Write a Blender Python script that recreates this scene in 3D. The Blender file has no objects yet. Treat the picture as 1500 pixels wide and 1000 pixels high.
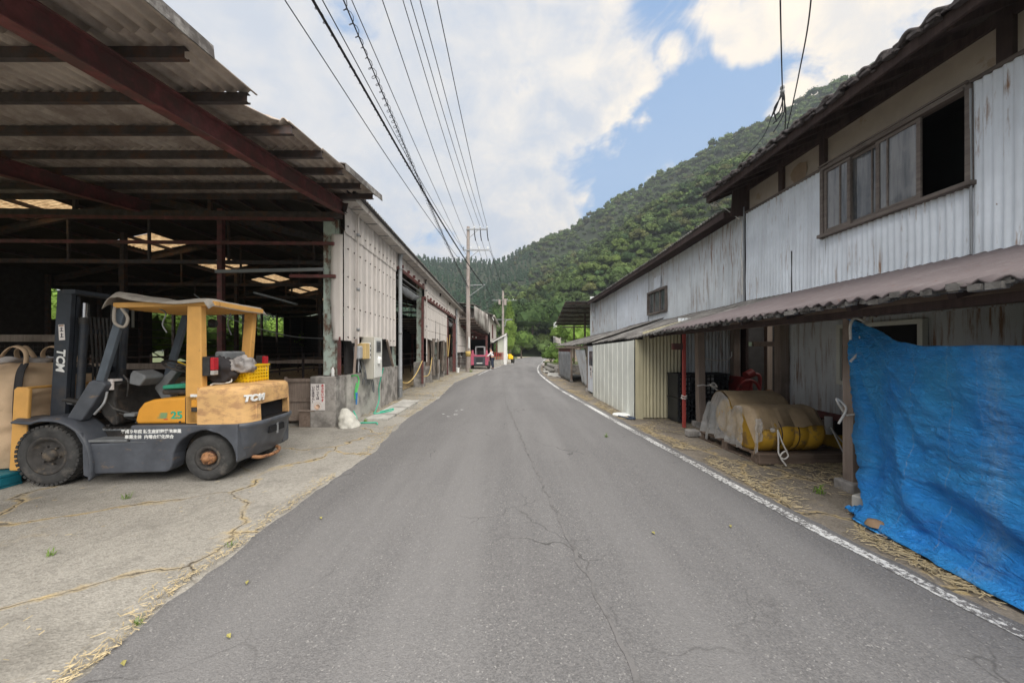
import bpy, bmesh, math, random
import numpy as np
from mathutils import Vector, Matrix, noise as mn
rnd = random.Random(7)
R = math.radians
S = bpy.context.scene
COL = S.collection
F = 560.0; HOR = 512.0; CX = 750.0; H = 1.5
def at(px, py, d):
    return Vector(((px-CX)/F*d, d, H+(HOR-py)/F*d))
def gx(px, py):
    d = F*H/(py-HOR)
    return Vector(((px-CX)/F*d, d, 0))

# ------------------------------------------------------------------ objects
def tag(o, label=None, cat=None, group=None, kind=None):
    if label: o['label'] = label
    if cat: o['category'] = cat
    if group: o['group'] = group
    if kind: o['kind'] = kind
    return o
def empty(name, label, cat, loc=(0,0,0), rz=0, group=None):
    o = bpy.data.objects.new(name, None); COL.objects.link(o)
    o.location = loc; o.rotation_euler = (0,0,rz); o.empty_display_size = .1
    return tag(o, label, cat, group)
def copy_tree(o, parent=None):
    c = o.copy(); COL.objects.link(c)
    if parent is not None: c.parent = parent
    for ch in o.children: copy_tree(ch, c)
    return c

class MB:
    def __init__(s): s.v = []; s.f = []; s.sm = []
    def add(s, vs, fs, smooth=False, m=None):
        n = len(s.v)
        if m is not None: vs = [m @ Vector(v) for v in vs]
        s.v += [tuple(v) for v in vs]
        s.f += [tuple(n+i for i in f) for f in fs]
        s.sm += [smooth]*len(fs); return s
    def box(s, x0,x1,y0,y1,z0,z1, m=None):
        v = [(x,y,z) for z in (z0,z1) for y in (y0,y1) for x in (x0,x1)]
        return s.add(v, [(0,2,3,1),(4,5,7,6),(0,1,5,4),(2,6,7,3),(0,4,6,2),(1,3,7,5)], m=m)
    def bar(s, p, q, w, h=None, up=(0,0,1)):
        p = Vector(p); q = Vector(q); h = w if h is None else h
        d = (q-p).normalized(); u = Vector(up)
        a = d.cross(u)
        if a.length < 1e-4: a = d.cross(Vector((0,1,0)))
        a.normalize(); b = a.cross(d).normalized()
        a *= w/2; b *= h/2
        v = [p-a-b, p+a-b, p+a+b, p-a+b, q-a-b, q+a-b, q+a+b, q-a+b]
        return s.add(v, [(0,1,2,3),(7,6,5,4),(0,4,5,1),(1,5,6,2),(2,6,7,3),(3,7,4,0)])
    def ibeam(s, p, q, w, h, t=.012):
        p = Vector(p); q = Vector(q); d=(q-p).normalized(); u=Vector((0,0,1))
        a=d.cross(u).normalized(); b=a.cross(d).normalized()
        s.bar(p+b*(h/2-t/2), q+b*(h/2-t/2), w, t); s.bar(p-b*(h/2-t/2), q-b*(h/2-t/2), w, t)
        s.bar(p, q, t, h-2*t-.002); return s
    def tube(s, pts, r, n=8, caps=True, smooth=True):
        pts = [Vector(p) for p in pts]; rs = r if isinstance(r,(list,tuple)) else [r]*len(pts)
        vs=[]; fs=[]; pa=None
        for i,p in enumerate(pts):
            d = (pts[min(i+1,len(pts)-1)]-pts[max(i-1,0)])
            if d.length<1e-9: d=Vector((0,0,1))
            d.normalize()
            if pa is None:
                a = d.cross(Vector((0,0,1)))
                if a.length<1e-3: a = d.cross(Vector((1,0,0)))
            else: a = pa - d*pa.dot(d)
            a.normalize(); pa=a; b=d.cross(a)
            for k in range(n):
                t=2*math.pi*k/n; vs.append(p+(a*math.cos(t)+b*math.sin(t))*rs[i])
        for i in range(len(pts)-1):
            for k in range(n):
                k2=(k+1)%n; fs.append((i*n+k,(i*n+k2),(i+1)*n+k2,(i+1)*n+k))
        s.add(vs,fs,smooth)
        if caps: s.add(vs[:n],[tuple(range(n))][:1]); s.add(vs[-n:],[tuple(range(n-1,-1,-1))])
        return s
    def cyl(s, p, q, r, n=20, smooth=True): return s.tube([p,q], r, n, True, smooth)
    def lathe(s, prof, c, axis='z', n=28, m=None):   # prof: list (r, h)
        vs=[]; fs=[]
        for (r,h) in prof:
            for k in range(n):
                t=2*math.pi*k/n; a,b=r*math.cos(t),r*math.sin(t)
                v = (a,b,h) if axis=='z' else ((a,h,b) if axis=='y' else (h,a,b))
                vs.append((v[0]+c[0],v[1]+c[1],v[2]+c[2]))
        for i in range(len(prof)-1):
            for k in range(n):
                k2=(k+1)%n; fs.append((i*n+k,i*n+k2,(i+1)*n+k2,(i+1)*n+k))
        return s.add(vs,fs,True,m)
    def prism(s, poly, y0, y1, axis='y', m=None):    # poly in (a,b) extruded along axis
        n=len(poly)
        def mk(a,b,h): return (a,h,b) if axis=='y' else ((h,a,b) if axis=='x' else (a,b,h))
        vs=[mk(a,b,y0) for a,b in poly]+[mk(a,b,y1) for a,b in poly]
        fs=[tuple(range(n)), tuple(range(2*n-1,n-1,-1))]+[(i,i+n,(i+1)%n+n,(i+1)%n) for i in range(n)]
        return s.add(vs,fs,m=m)
    def grid(s, fn, nu, nv, smooth=True, skip=None):
        vs=[fn(i/nu,j/nv) for i in range(nu+1) for j in range(nv+1)]
        fs=[]
        for i in range(nu):
            for j in range(nv):
                if skip and skip(i/nu,j/nv): continue
                a=i*(nv+1)+j; fs.append((a,a+nv+1,a+nv+2,a+1))
        return s.add(vs,fs,smooth)
    def build(s, name, mat, parent=None, bevel=0, solid=0, seg=2, recalc=True):
        me = bpy.data.meshes.new(name)
        me.from_pydata(s.v, [], s.f); me.update()
        me.polygons.foreach_set('use_smooth', s.sm)
        if recalc:
            bm=bmesh.new(); bm.from_mesh(me); bmesh.ops.recalc_face_normals(bm, faces=bm.faces); bm.to_mesh(me); bm.free()
        o = bpy.data.objects.new(name, me); COL.objects.link(o)
        if mat: me.materials.append(mat)
        if parent is not None: o.parent = parent
        if solid:
            md=o.modifiers.new('thickness','SOLIDIFY'); md.thickness=solid; md.offset=0
        if bevel:
            md=o.modifiers.new('bevel','BEVEL'); md.width=bevel; md.segments=seg; md.limit_method='ANGLE'; md.angle_limit=R(40)
        return o

def catmull(pts, k=8):
    P=[Vector(p) for p in pts]; P=[2*P[0]-P[1]]+P+[2*P[-1]-P[-2]]; out=[]
    for i in range(1,len(P)-2):
        for j in range(k):
            t=j/k; a,b,c,d=P[i-1:i+3]
            out.append(.5*((2*b)+(c-a)*t+(2*a-5*b+4*c-d)*t*t+(3*b-a-3*c+d)*t**3))
    out.append(P[-2]); return out
def lerp(a,b,t): return a+(b-a)*t
def interp(tab, x):
    if x<=tab[0][0]: return tab[0][1]
    for (a,b),(c,d) in zip(tab,tab[1:]):
        if x<=c: return b+(d-b)*(x-a)/(c-a)
    return tab[-1][1]
def nz(x,y=0,z=0): return mn.noise(Vector((x,y,z)))

_fonts={}
def text(name, s, size, mat, parent, M, ext=.002, bold=0, align='CENTER', shear=0, sx=1):
    cu=bpy.data.curves.new(name,'FONT'); cu.body=s; cu.size=size; cu.extrude=ext; cu.align_x=align; cu.align_y='CENTER'
    cu.offset=bold; cu.shear=shear; cu.resolution_u=3
    o=bpy.data.objects.new('tmp',cu); COL.objects.link(o)
    bpy.context.view_layer.update()
    dg=bpy.context.evaluated_depsgraph_get()
    me=bpy.data.meshes.new_from_object(o.evaluated_get(dg)); me.name=name
    bpy.data.objects.remove(o)
    me.transform(M @ Matrix.Diagonal((sx,1,1,1)))
    me.materials.clear(); me.materials.append(mat)
    o=bpy.data.objects.new(name,me); COL.objects.link(o)
    if parent is not None: o.parent=parent
    return o

# ------------------------------------------------------------------ materials
class NT:
    def __init__(s, tree): s.t=tree; s.n=tree.nodes; s.l=tree.links
    def new(s, ty, **kw):
        n=s.n.new(ty)
        for k,v in kw.items(): setattr(n,k,v)
        return n
    def set(s, sock, v):
        if hasattr(v,'links') or isinstance(v, bpy.types.NodeSocket): s.l.new(v, sock)
        elif isinstance(v,(tuple,list)) and len(v)==3 and sock.type=='RGBA': sock.default_value=(*v,1)
        else: sock.default_value=v
    def math(s, op, a, b=0.0, clamp=False):
        n=s.new('ShaderNodeMath', operation=op, use_clamp=clamp); s.set(n.inputs[0],a); s.set(n.inputs[1],b); return n.outputs[0]
    def mix(s, f, a, b, mode='MIX'):
        n=s.new('ShaderNodeMix', data_type='RGBA', blend_type=mode); n.clamp_factor=True
        s.set(n.inputs[0],f); s.set(n.inputs[6],a); s.set(n.inputs[7],b); return n.outputs[2]
    def ramp(s, f, stops):
        n=s.new('ShaderNodeMapRange'); n.clamp=True
        s.set(n.inputs[0],f); n.inputs[1].default_value=stops[0]; n.inputs[2].default_value=stops[1]; return n.outputs[0]
    def coord(s, scale=(1,1,1), kind='Object'):
        c=s.new('ShaderNodeTexCoord'); m=s.new('ShaderNodeMapping'); s.l.new(c.outputs[kind], m.inputs[0]); m.inputs['Scale'].default_value=scale
        return m.outputs[0]
    def noise(s, vec, scale, detail=4, rough=.6, dist=0):
        n=s.new('ShaderNodeTexNoise'); s.l.new(vec,n.inputs['Vector']); n.inputs['Scale'].default_value=scale
        n.inputs['Detail'].default_value=detail; n.inputs['Roughness'].default_value=rough; n.inputs['Distortion'].default_value=dist
        return n.outputs[0]
    def vor(s, vec, scale, feature='F1', out=0, rand=1):
        n=s.new('ShaderNodeTexVoronoi', feature=feature); s.l.new(vec,n.inputs['Vector']); n.inputs['Scale'].default_value=scale
        n.inputs['Randomness'].default_value=rand
        return n.outputs[out]
    def bump(s, h, strength=.3, dist=.02):
        n=s.new('ShaderNodeBump'); s.set(n.inputs['Height'],h); n.inputs['Strength'].default_value=strength; n.inputs['Distance'].default_value=dist
        return n.outputs[0]
def newmat(name):
    m=bpy.data.materials.new(name); m.use_nodes=True; n=NT(m.node_tree); b=m.node_tree.nodes['Principled BSDF']
    return m,n,b
def mat(name, col, rough=.7, metal=0, var=.25, scale=6, col2=None, cover=.45, cscale=3, stretch=(1,1,1), bump=.15, bscale=60, spec=.4, soft=.08, ndet=5):
    """base colour with fine value variation and, if col2 is given, patches (wear, rust, stains) of col2"""
    m,n,b=newmat(name); v=n.coord(stretch); w=n.coord((1,1,1))
    f=n.noise(w,scale,ndet)
    dark=tuple(c*(1-var) for c in col); lite=tuple(min(1,c*(1+var)) for c in col)
    c=n.mix(n.ramp(f,(.3,.7)),dark,lite)
    if col2 is not None:
        g=n.noise(v,cscale,8,.68)
        k=n.ramp(g,(1-cover-soft+.02,1-cover+soft))
        c=n.mix(k,c,col2)
    n.set(b.inputs['Base Color'],c); b.inputs['Roughness'].default_value=rough; b.inputs['Metallic'].default_value=metal
    b.inputs['Specular IOR Level'].default_value=spec
    if bump: n.set(b.inputs['Normal'],n.bump(n.noise(v,bscale,4),bump,.01))
    return m
def metal_sheet(name, col, rust=(.16,.07,.035), amt=.3, dirt=(.12,.11,.1), damt=.4, rough=.55, edge=None):
    """painted metal sheet: vertical dirt streaks, rust blotches that run down"""
    m,n,b=newmat(name); w=n.coord((1,1,1)); st=n.coord((7,7,.35)); st2=n.coord((14,14,1.2))
    c=n.mix(n.ramp(n.noise(w,1.6,5),(.3,.7)),tuple(x*.86 for x in col),tuple(min(1,x*1.08) for x in col))
    c=n.mix(n.math('MULTIPLY',n.ramp(n.noise(st,1.0,6),(.5,.78)),damt),c,dirt)
    big=n.ramp(n.noise(w,.7,4),(.36,.62))
    k=n.math('MULTIPLY',n.ramp(n.noise(st2,1.0,7,.7),(.72-amt*.35,.80-amt*.3)),big)
    c=n.mix(k,c,rust)
    k2=n.ramp(n.noise(n.coord((5,5,3)),1.7,8,.75),(.71-amt*.08,.75-amt*.06))
    c=n.mix(k2,c,tuple(x*.7 for x in rust))
    n.set(b.inputs['Base Color'],c); b.inputs['Roughness'].default_value=rough; b.inputs['Specular IOR Level'].default_value=.35
    n.set(b.inputs['Normal'],n.bump(n.noise(w,30,5),.12,.01))
    return m
def wood(name, col, col2, ax='z', rough=.85):
    m,n,b=newmat(name); sc={'z':(9,9,.6),'y':(9,.6,9),'x':(.6,9,9)}[ax]
    v=n.coord(sc); g=n.noise(v,2.2,7,.65,.6)
    c=n.mix(n.ramp(g,(.32,.68)),col,col2)
    c=n.mix(n.ramp(n.noise(n.coord(),1.3,4),(.5,.75)),c,tuple(x*.55 for x in col))
    n.set(b.inputs['Base Color'],c); b.inputs['Roughness'].default_value=rough; b.inputs['Specular IOR Level'].default_value=.2
    n.set(b.inputs['Normal'],n.bump(g,.4,.01)); return m
def leafmat(name, dark, lite, tint=False, trans=.15):
    m,n,b=newmat(name)
    oi=n.new('ShaderNodeObjectInfo')
    f=n.noise(n.coord(),.9 if not tint else .35,3)
    c=n.mix(n.ramp(f,(.3,.7)),dark,lite)
    if tint:
        a=n.new('ShaderNodeAttribute'); a.attribute_name='tint'
        c=n.mix(1.0,c,a.outputs['Color'],'MULTIPLY')
    n.set(b.inputs['Base Color'],c); b.inputs['Roughness'].default_value=.75; b.inputs['Specular IOR Level'].default_value=.12
    return m

MT={}
MT['galv']=metal_sheet('aged white corrugated sheet',(.74,.79,.85),rust=(.26,.15,.09),amt=.42,dirt=(.36,.37,.40),damt=.35)
MT['galv_old']=metal_sheet('older white sheet',(.64,.68,.71),rust=(.24,.14,.09),amt=.6,dirt=(.20,.21,.23),damt=.6)
MT['siding']=metal_sheet('pinkish cement siding',(.64,.60,.57),amt=.08,dirt=(.38,.33,.29),damt=.45)
MT['shed_white']=metal_sheet('white shed panel',(.74,.76,.70),amt=.05,dirt=(.45,.45,.42),damt=.35)
MT['shed_cream']=metal_sheet('cream corrugated',(.52,.48,.33),amt=.1,dirt=(.14,.12,.08),damt=.6)
MT['rust_roof']=metal_sheet('maroon canopy sheet',(.135,.112,.115),rust=(.12,.07,.06),amt=.4,dirt=(.20,.18,.18),damt=.5,rough=.8)
MT['slate_roof']=mat('grey weathered roof sheet',(.19,.18,.17),.9,var=.4,scale=9,col2=(.07,.065,.06),cover=.5,cscale=2.5,bump=.4)
MT['asb']=mat('asbestos roof sheet',(.43,.37,.32),.9,var=.22,scale=5,col2=(.26,.21,.18),cover=.47,cscale=1.5,bump=.2)
MT['asb_top']=mat('lichened roof edge',(.24,.23,.22),.9,var=.5,scale=14,col2=(.10,.09,.085),cover=.5,cscale=6,bump=.3)
MT['redsteel']=mat('red oxide steel',(.16,.052,.050),.7,var=.35,scale=8,col2=(.10,.05,.045),cover=.5,cscale=5,bump=.2)
MT['darksteel']=mat('dark steel',(.055,.045,.045),.7,var=.4,scale=8,col2=(.09,.045,.03),cover=.45,cscale=5)
MT['mint']=mat('flaking mint paint on steel',(.42,.50,.45),.6,var=.15,scale=6,col2=(.14,.075,.05),cover=.47,cscale=5,stretch=(1,1,.6),bump=.2)
MT['concrete_pier']=mat('stained concrete',(.36,.34,.32),.9,var=.25,scale=5,col2=(.17,.16,.15),cover=.5,cscale=2.2,bump=.35,bscale=45)
MT['concrete_lt']=mat('pale concrete',(.45,.44,.41),.9,var=.2,scale=5,col2=(.24,.23,.22),cover=.45,cscale=2,bump=.3,bscale=45)
MT['wood']=wood('weathered grey timber',(.22,.17,.14),(.34,.28,.24))
MT['wood_y']=wood('weathered beam',(.16,.12,.10),(.27,.21,.17),'y')
MT['wood_dark']=wood('dark timber',(.045,.032,.03),(.08,.055,.05))
MT['wood_pallet']=wood('pallet timber',(.11,.08,.06),(.22,.165,.13),'x')
MT['wood_frame']=wood('grey-brown window wood',(.12,.10,.09),(.21,.18,.16),'y')
MT['plaster']=mat('tan mud plaster',(.37,.32,.27),.95,var=.12,scale=3,col2=(.30,.24,.18),cover=.38,cscale=1.3,soft=.03,bump=.25)
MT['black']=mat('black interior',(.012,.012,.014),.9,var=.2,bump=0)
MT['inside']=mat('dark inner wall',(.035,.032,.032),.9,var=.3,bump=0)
MT['fk_orange']=mat('faded orange enamel',(.66,.36,.10),.5,var=.12,scale=4,col2=(.38,.19,.06),cover=.36,cscale=6,soft=.05,bump=.05)
MT['fk_weight']=mat('weathered orange counterweight',(.68,.42,.18),.6,var=.1,scale=4,col2=(.44,.25,.12),cover=.47,cscale=7,soft=.09,bump=.12,stretch=(1,1,2))
MT['fk_hood']=mat('orange hood paint',(.68,.31,.035),.42,var=.08,scale=4,col2=(.13,.06,.025),cover=.285,cscale=9,soft=.01,bump=.03)
MT['fk_grey']=mat('charcoal enamel',(.075,.083,.10),.45,var=.25,scale=5,col2=(.19,.14,.10),cover=.36,cscale=5,soft=.06,bump=.08,stretch=(1,1,2.5))
MT['fk_mast']=mat('blue-black mast paint',(.028,.034,.045),.5,var=.3,scale=6,col2=(.055,.05,.05),cover=.4,cscale=5,bump=.05)
MT['fk_post']=mat('blue-grey post paint',(.085,.105,.13),.5,var=.2,scale=6,col2=(.12,.09,.07),cover=.3,cscale=9)
MT['rubber']=mat('dusty rubber',(.045,.045,.045),.85,var=.4,scale=9,col2=(.12,.11,.10),cover=.4,cscale=5,bump=.2,bscale=90)
MT['rim']=mat('dusty dark rim',(.05,.047,.045),.8,var=.4,scale=10,col2=(.15,.12,.09),cover=.42,cscale=7)
MT['hub']=mat('rusty orange hub',(.32,.16,.075),.7,var=.3,scale=20,col2=(.08,.04,.03),cover=.48,cscale=14)
MT['grease']=mat('greasy black parts',(.03,.028,.027),.5,var=.5,scale=12,col2=(.09,.07,.055),cover=.4,cscale=8)
MT['chrome']=mat('polished rod',(.6,.6,.62),.25,metal=1,var=.05,bump=0)
MT['seatgreen']=mat('green cushion',(.03,.27,.17),.6,var=.2,scale=8)
MT['greyplastic']=mat('grey plastic',(.17,.18,.19),.55,var=.2,scale=8,col2=(.25,.22,.19),cover=.35,cscale=9)
MT['canvas']=mat('dusty canvas cover',(.36,.33,.29),.9,var=.2,scale=3,col2=(.22,.20,.18),cover=.4,cscale=3,bump=.3,bscale=80)
MT['yellow']=mat('yellow plastic',(.85,.55,.01),.4,var=.08,scale=6,bump=0)
MT['cloth_dark']=mat('dark jacket cloth',(.035,.032,.035),.9,var=.3,scale=10)
MT['cloth_grey']=mat('grey dirty rag',(.34,.32,.31),.95,var=.3,scale=9,col2=(.12,.11,.11),cover=.45,cscale=6)
MT['redlens']=mat('red lens',(.42,.02,.03),.2,var=.1,bump=0)
MT['clearlens']=mat('clear lens',(.42,.40,.38),.2,var=.1,bump=0)
MT['white']=mat('white paint',(.78,.79,.78),.5,var=.05,bump=0)
MT['green']=mat('green lettering',(.02,.38,.24),.5,var=.05,bump=0)
MT['redink']=mat('red lettering',(.55,.04,.05),.5,var=.05,bump=0)
MT['ink']=mat('dark lettering',(.03,.02,.04),.6,var=.05,bump=0)
MT['paper']=mat('weathered poster board',(.74,.70,.68),.7,var=.07,scale=8,col2=(.52,.47,.43),cover=.3,cscale=5,bump=0)
MT['bag']=mat('beige woven bag',(.56,.41,.27),.85,var=.1,scale=5,col2=(.38,.27,.18),cover=.38,cscale=2.5,bump=.3,bscale=120)
MT['strap']=mat('black strap',(.03,.03,.033),.8,var=.2)
MT['cyanpal']=mat('teal plastic pallet',(.01,.16,.22),.5,var=.2,scale=7)
MT['navy']=mat('dull navy plastic',(.055,.075,.12),.6,var=.2)
MT['pinkm']=mat('faded magenta enamel',(.50,.11,.18),.5,var=.12,scale=3,col2=(.50,.22,.26),cover=.3,cscale=4,bump=.03)
MT['pole']=mat('concrete utility pole',(.33,.29,.27),.85,var=.15,scale=5,col2=(.22,.18,.16),cover=.45,cscale=3,stretch=(3,3,.3),bump=.15)
MT['wire']=mat('black cable',(.02,.022,.028),.6,var=.1,bump=0)
MT['steelgalv']=mat('galvanised steel',(.27,.28,.29),.5,metal=.5,var=.12,scale=5,bump=0)
MT['pipe_grey']=mat('grey pvc pipe',(.38,.40,.42),.5,var=.12,scale=4,col2=(.30,.27,.24),cover=.35,cscale=3,bump=.05)
MT['gutter']=mat('pale gutter',(.50,.47,.44),.6,var=.15,scale=4,col2=(.24,.21,.2),cover=.42,cscale=4,bump=.1)
MT['box_y']=mat('aged cream box',(.60,.44,.20),.6,var=.12,scale=4)
MT['box_w']=mat('off-white cabinet',(.70,.70,.67),.5,var=.08,scale=3,col2=(.48,.44,.38),cover=.28,cscale=4,bump=.02)
MT['box_side']=mat('beige cabinet side',(.50,.48,.42),.6,var=.08,scale=3,bump=.02)
MT['hose']=mat('green hose',(.05,.50,.33),.4,var=.15,scale=5,bump=0)
MT['hoseblue']=mat('blue hose fitting',(.05,.22,.55),.4,var=.1,bump=0)
MT['rope_y']=mat('yellow rope',(.58,.42,.16),.8,var=.2,scale=30)
MT['rope_w']=mat('white rope',(.66,.64,.60),.85,var=.15,scale=30)
MT['curtain']=mat('brown rolled sheet',(.20,.17,.145),.85,var=.25,scale=5,col2=(.09,.075,.065),cover=.45,cscale=3,stretch=(3,3,.5),bump=.3)
MT['sheetgrey']=mat('grey hanging sheet',(.17,.18,.19),.8,var=.25,scale=4,col2=(.26,.26,.26),cover=.4,cscale=2,stretch=(3,3,.5),bump=.3)
MT['drum']=mat('yellow drum',(.56,.33,.03),.5,var=.15,scale=3,col2=(.26,.16,.06),cover=.44,cscale=6,soft=.06,bump=.08)
MT['blackplastic']=mat('black plastic crate',(.022,.024,.028),.45,var=.35,scale=9,col2=(.10,.10,.10),cover=.3,cscale=12)
MT['machred']=mat('red machine paint',(.26,.03,.028),.5,var=.2,scale=7,col2=(.09,.03,.025),cover=.4,cscale=5)
MT['postred']=mat('red post paint',(.40,.065,.055),.6,var=.15,scale=7,col2=(.18,.05,.04),cover=.35,cscale=6)
MT['skin']=mat('skin',(.48,.27,.19),.6,var=.06,bump=0)
MT['shirt']=mat('white shirt',(.74,.74,.76),.9,var=.06,bump=.1)
MT['vest']=mat('dark vest',(.035,.03,.045),.9,var=.1)
MT['trousers']=mat('navy trousers',(.025,.035,.06),.9,var=.1)
MT['hair']=mat('grey-black hair',(.05,.045,.045),.8,var=.2)
MT['boots']=mat('dark boots',(.03,.03,.032),.6,var=.2)
MT['bark']=wood('bark',(.07,.055,.045),(.13,.105,.085))
MT['leaf']=leafmat('broad leaf',(.045,.085,.018),(.115,.18,.04))
MT['leaf_dark']=leafmat('dark leaf',(.022,.048,.016),(.06,.10,.03))
MT['leaf_lime']=leafmat('bright leaf',(.10,.18,.03),(.20,.30,.06))
MT['leaf_lime2']=leafmat('yellow-green leaf',(.075,.13,.025),(.15,.22,.045))
MT['forest']=leafmat('forest leaf',(.42,.42,.42),(1.0,1.0,1.0),tint=True)
MT['straw']=mat('dry straw',(.44,.36,.22),.9,var=.35,scale=25,bump=0)
MT['stone']=mat('rough stone',(.24,.23,.21),.9,var=.3,scale=5,col2=(.12,.12,.10),cover=.45,cscale=3,bump=.6,bscale=12)
MT['tile']=mat('dark weathered roof tile',(.070,.060,.060),.85,var=.5,scale=12,col2=(.15,.13,.125),cover=.38,cscale=7,bump=.3)
def glass():
    m,n,b=newmat('old window glass')
    c=n.mix(n.ramp(n.noise(n.coord((1,5,.5)),1.6,4,.6),(.40,.62)),(.035,.042,.05),(.17,.17,.17))
    c=n.mix(n.math('MULTIPLY',n.ramp(n.noise(n.coord(),6,6,.7),(.5,.75)),.35),c,(.25,.24,.22))
    n.set(b.inputs['Base Color'],c); b.inputs['Roughness'].default_value=.06; b.inputs['Specular IOR Level'].default_value=.8
    n.set(b.inputs['Normal'],n.bump(n.noise(n.coord(),2.2,2),.25,.02)); return m
MT['glass']=glass()
def film(name,col,alpha,rough=.35):
    m,n,b=newmat(name)
    f=n.noise(n.coord(),9,6); n.set(b.inputs['Base Color'],n.mix(n.ramp(f,(.3,.7)),tuple(c*.8 for c in col),col))
    b.inputs['Roughness'].default_value=rough
    n.set(b.inputs['Alpha'],n.math('ADD',n.math('MULTIPLY',f,.3),alpha-.15)); return m
MT['film']=film('clear plastic film',(.50,.50,.49),.45)
MT['filmtan']=film('tan translucent sheet',(.38,.28,.17),.95,.55)
def skylightmat():
    m,n,b=newmat('yellowed fibreglass skylight')
    tr=n.new('ShaderNodeBsdfTranslucent'); f=n.noise(n.coord((1,1,1)),7,6)
    n.set(tr.inputs[0],n.mix(n.ramp(f,(.35,.65)),(.30,.18,.09),(.70,.50,.28)))
    mx=n.new('ShaderNodeMixShader'); mx.inputs[0].default_value=.75
    n.l.new(b.outputs[0],mx.inputs[1]); n.l.new(tr.outputs[0],mx.inputs[2])
    b.inputs['Base Color'].default_value=(.5,.4,.25,1)
    n.l.new(mx.outputs[0],n.n['Material Output'].inputs[0]); return m
MT['skylight']=skylightmat()
def tarpmat():
    m,n,b=newmat('blue woven tarpaulin'); w=n.coord()
    f=n.noise(w,1.3,4)
    c=n.mix(n.ramp(f,(.3,.7)),(.025,.31,.98),(.07,.48,1.0))
    # chalky scuffs running mostly along the weave
    g=n.noise(n.coord((1,3,16)),1.5,8,.75); big=n.ramp(n.noise(w,.9,3),(.42,.66))
    c=n.mix(n.math('MULTIPLY',n.ramp(g,(.55,.72)),n.math('MULTIPLY',big,.5)),c,(.30,.52,.86))
    # worn vertical fold line
    sp=n.new('ShaderNodeSeparateXYZ'); n.l.new(w,sp.inputs[0])
    def band(y0,wd,wob=.03):
        d=n.math('ABSOLUTE',n.math('SUBTRACT',n.math('ADD',sp.outputs[1],n.math('MULTIPLY',n.noise(w,2,3),wob)),y0+wob/2))
        return n.ramp(d,(wd,wd*.3))
    for y0,wd,st in ((3.05,.006,.5),(2.72,.006,.5),(2.50,.006,.3)):
        c=n.mix(n.math('MULTIPLY',band(y0,wd),n.math('MULTIPLY',n.ramp(g,(.4,.6)),st)),c,(.45,.6,.85))
    c=n.mix(n.math('MULTIPLY',band(2.42,.09,.08),n.math('MULTIPLY',n.ramp(n.noise(n.coord((1,20,9)),3,6,.7),(.35,.6)),.45)),c,(.32,.55,.86))
    n.set(b.inputs['Base Color'],c); b.inputs['Roughness'].default_value=.36; b.inputs['Specular IOR Level'].default_value=.5
    def ridge(q): return n.math('SUBTRACT',1,n.math('ABSOLUTE',n.math('SUBTRACT',n.math('MULTIPLY',q,2),1)))
    r1=n.math('POWER',ridge(n.noise(n.coord((1,1.6,6)),2.6,6,.6,.8)),3); r2=n.math('POWER',ridge(n.noise(n.coord((1,5,9)),3.2,6,.65,.6)),2)
    h=n.math('ADD',n.math('MULTIPLY',r1,1.2),n.math('ADD',n.math('MULTIPLY',r2,.8),n.math('MULTIPLY',n.noise(n.coord((1,3,12)),4,8,.7),.6)))
    n.set(b.inputs['Normal'],n.bump(h,.95,.035)); return m
MT['tarp']=tarpmat()

def asphalt():
    m,n,b=newmat('worn asphalt'); w=n.coord()
    cell=n.vor(w,120,out=1)  # random colour per chip
    sep=n.new('ShaderNodeSeparateColor'); n.l.new(cell,sep.inputs[0])
    c=n.mix(sep.outputs[0],(.110,.108,.110),(.192,.187,.187))
    c=n.mix(n.ramp(sep.outputs[1],(.955,1.0)),c,(.33,.32,.31))
    c=n.mix(n.math('MULTIPLY',n.ramp(n.noise(w,.30,6,.65),(.35,.65)),.45),c,(.108,.105,.107))
    c=n.mix(n.math('MULTIPLY',n.ramp(n.noise(n.coord((1.6,.12,1)),1,5),(.42,.62)),.5),c,(.200,.196,.196))
    # fine cracks
    wv=n.new('ShaderNodeVectorMath',operation='ADD'); n.l.new(w,wv.inputs[0]);
    nn=n.new('ShaderNodeTexNoise'); nn.inputs['Scale'].default_value=3; n.l.new(w,nn.inputs['Vector'])
    sc=n.new('ShaderNodeVectorMath',operation='SCALE'); sc.inputs['Scale'].default_value=.35; n.l.new(nn.outputs[1],sc.inputs[0]); n.l.new(sc.outputs[0],wv.inputs[1])
    e=n.vor(wv.outputs[0],1.3,'DISTANCE_TO_EDGE')
    cr=n.math('MULTIPLY',n.ramp(e,(.012,.002)),n.ramp(n.noise(w,.5,3),(.5,.62)))
    c=n.mix(n.math('MULTIPLY',cr,.7),c,(.035,.033,.033))
    n.set(b.inputs['Base Color'],c); b.inputs['Roughness'].default_value=.86; b.inputs['Specular IOR Level'].default_value=.3
    h=n.math('ADD',n.math('MULTIPLY',n.vor(w,110),.7),n.noise(w,60,3))
    n.set(b.inputs['Normal'],n.bump(h,.5,.008)); return m
MT['asphalt']=asphalt()
MT['asphalt_patch']=asphalt(); MT['asphalt_patch'].name='newer asphalt strip'
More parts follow.
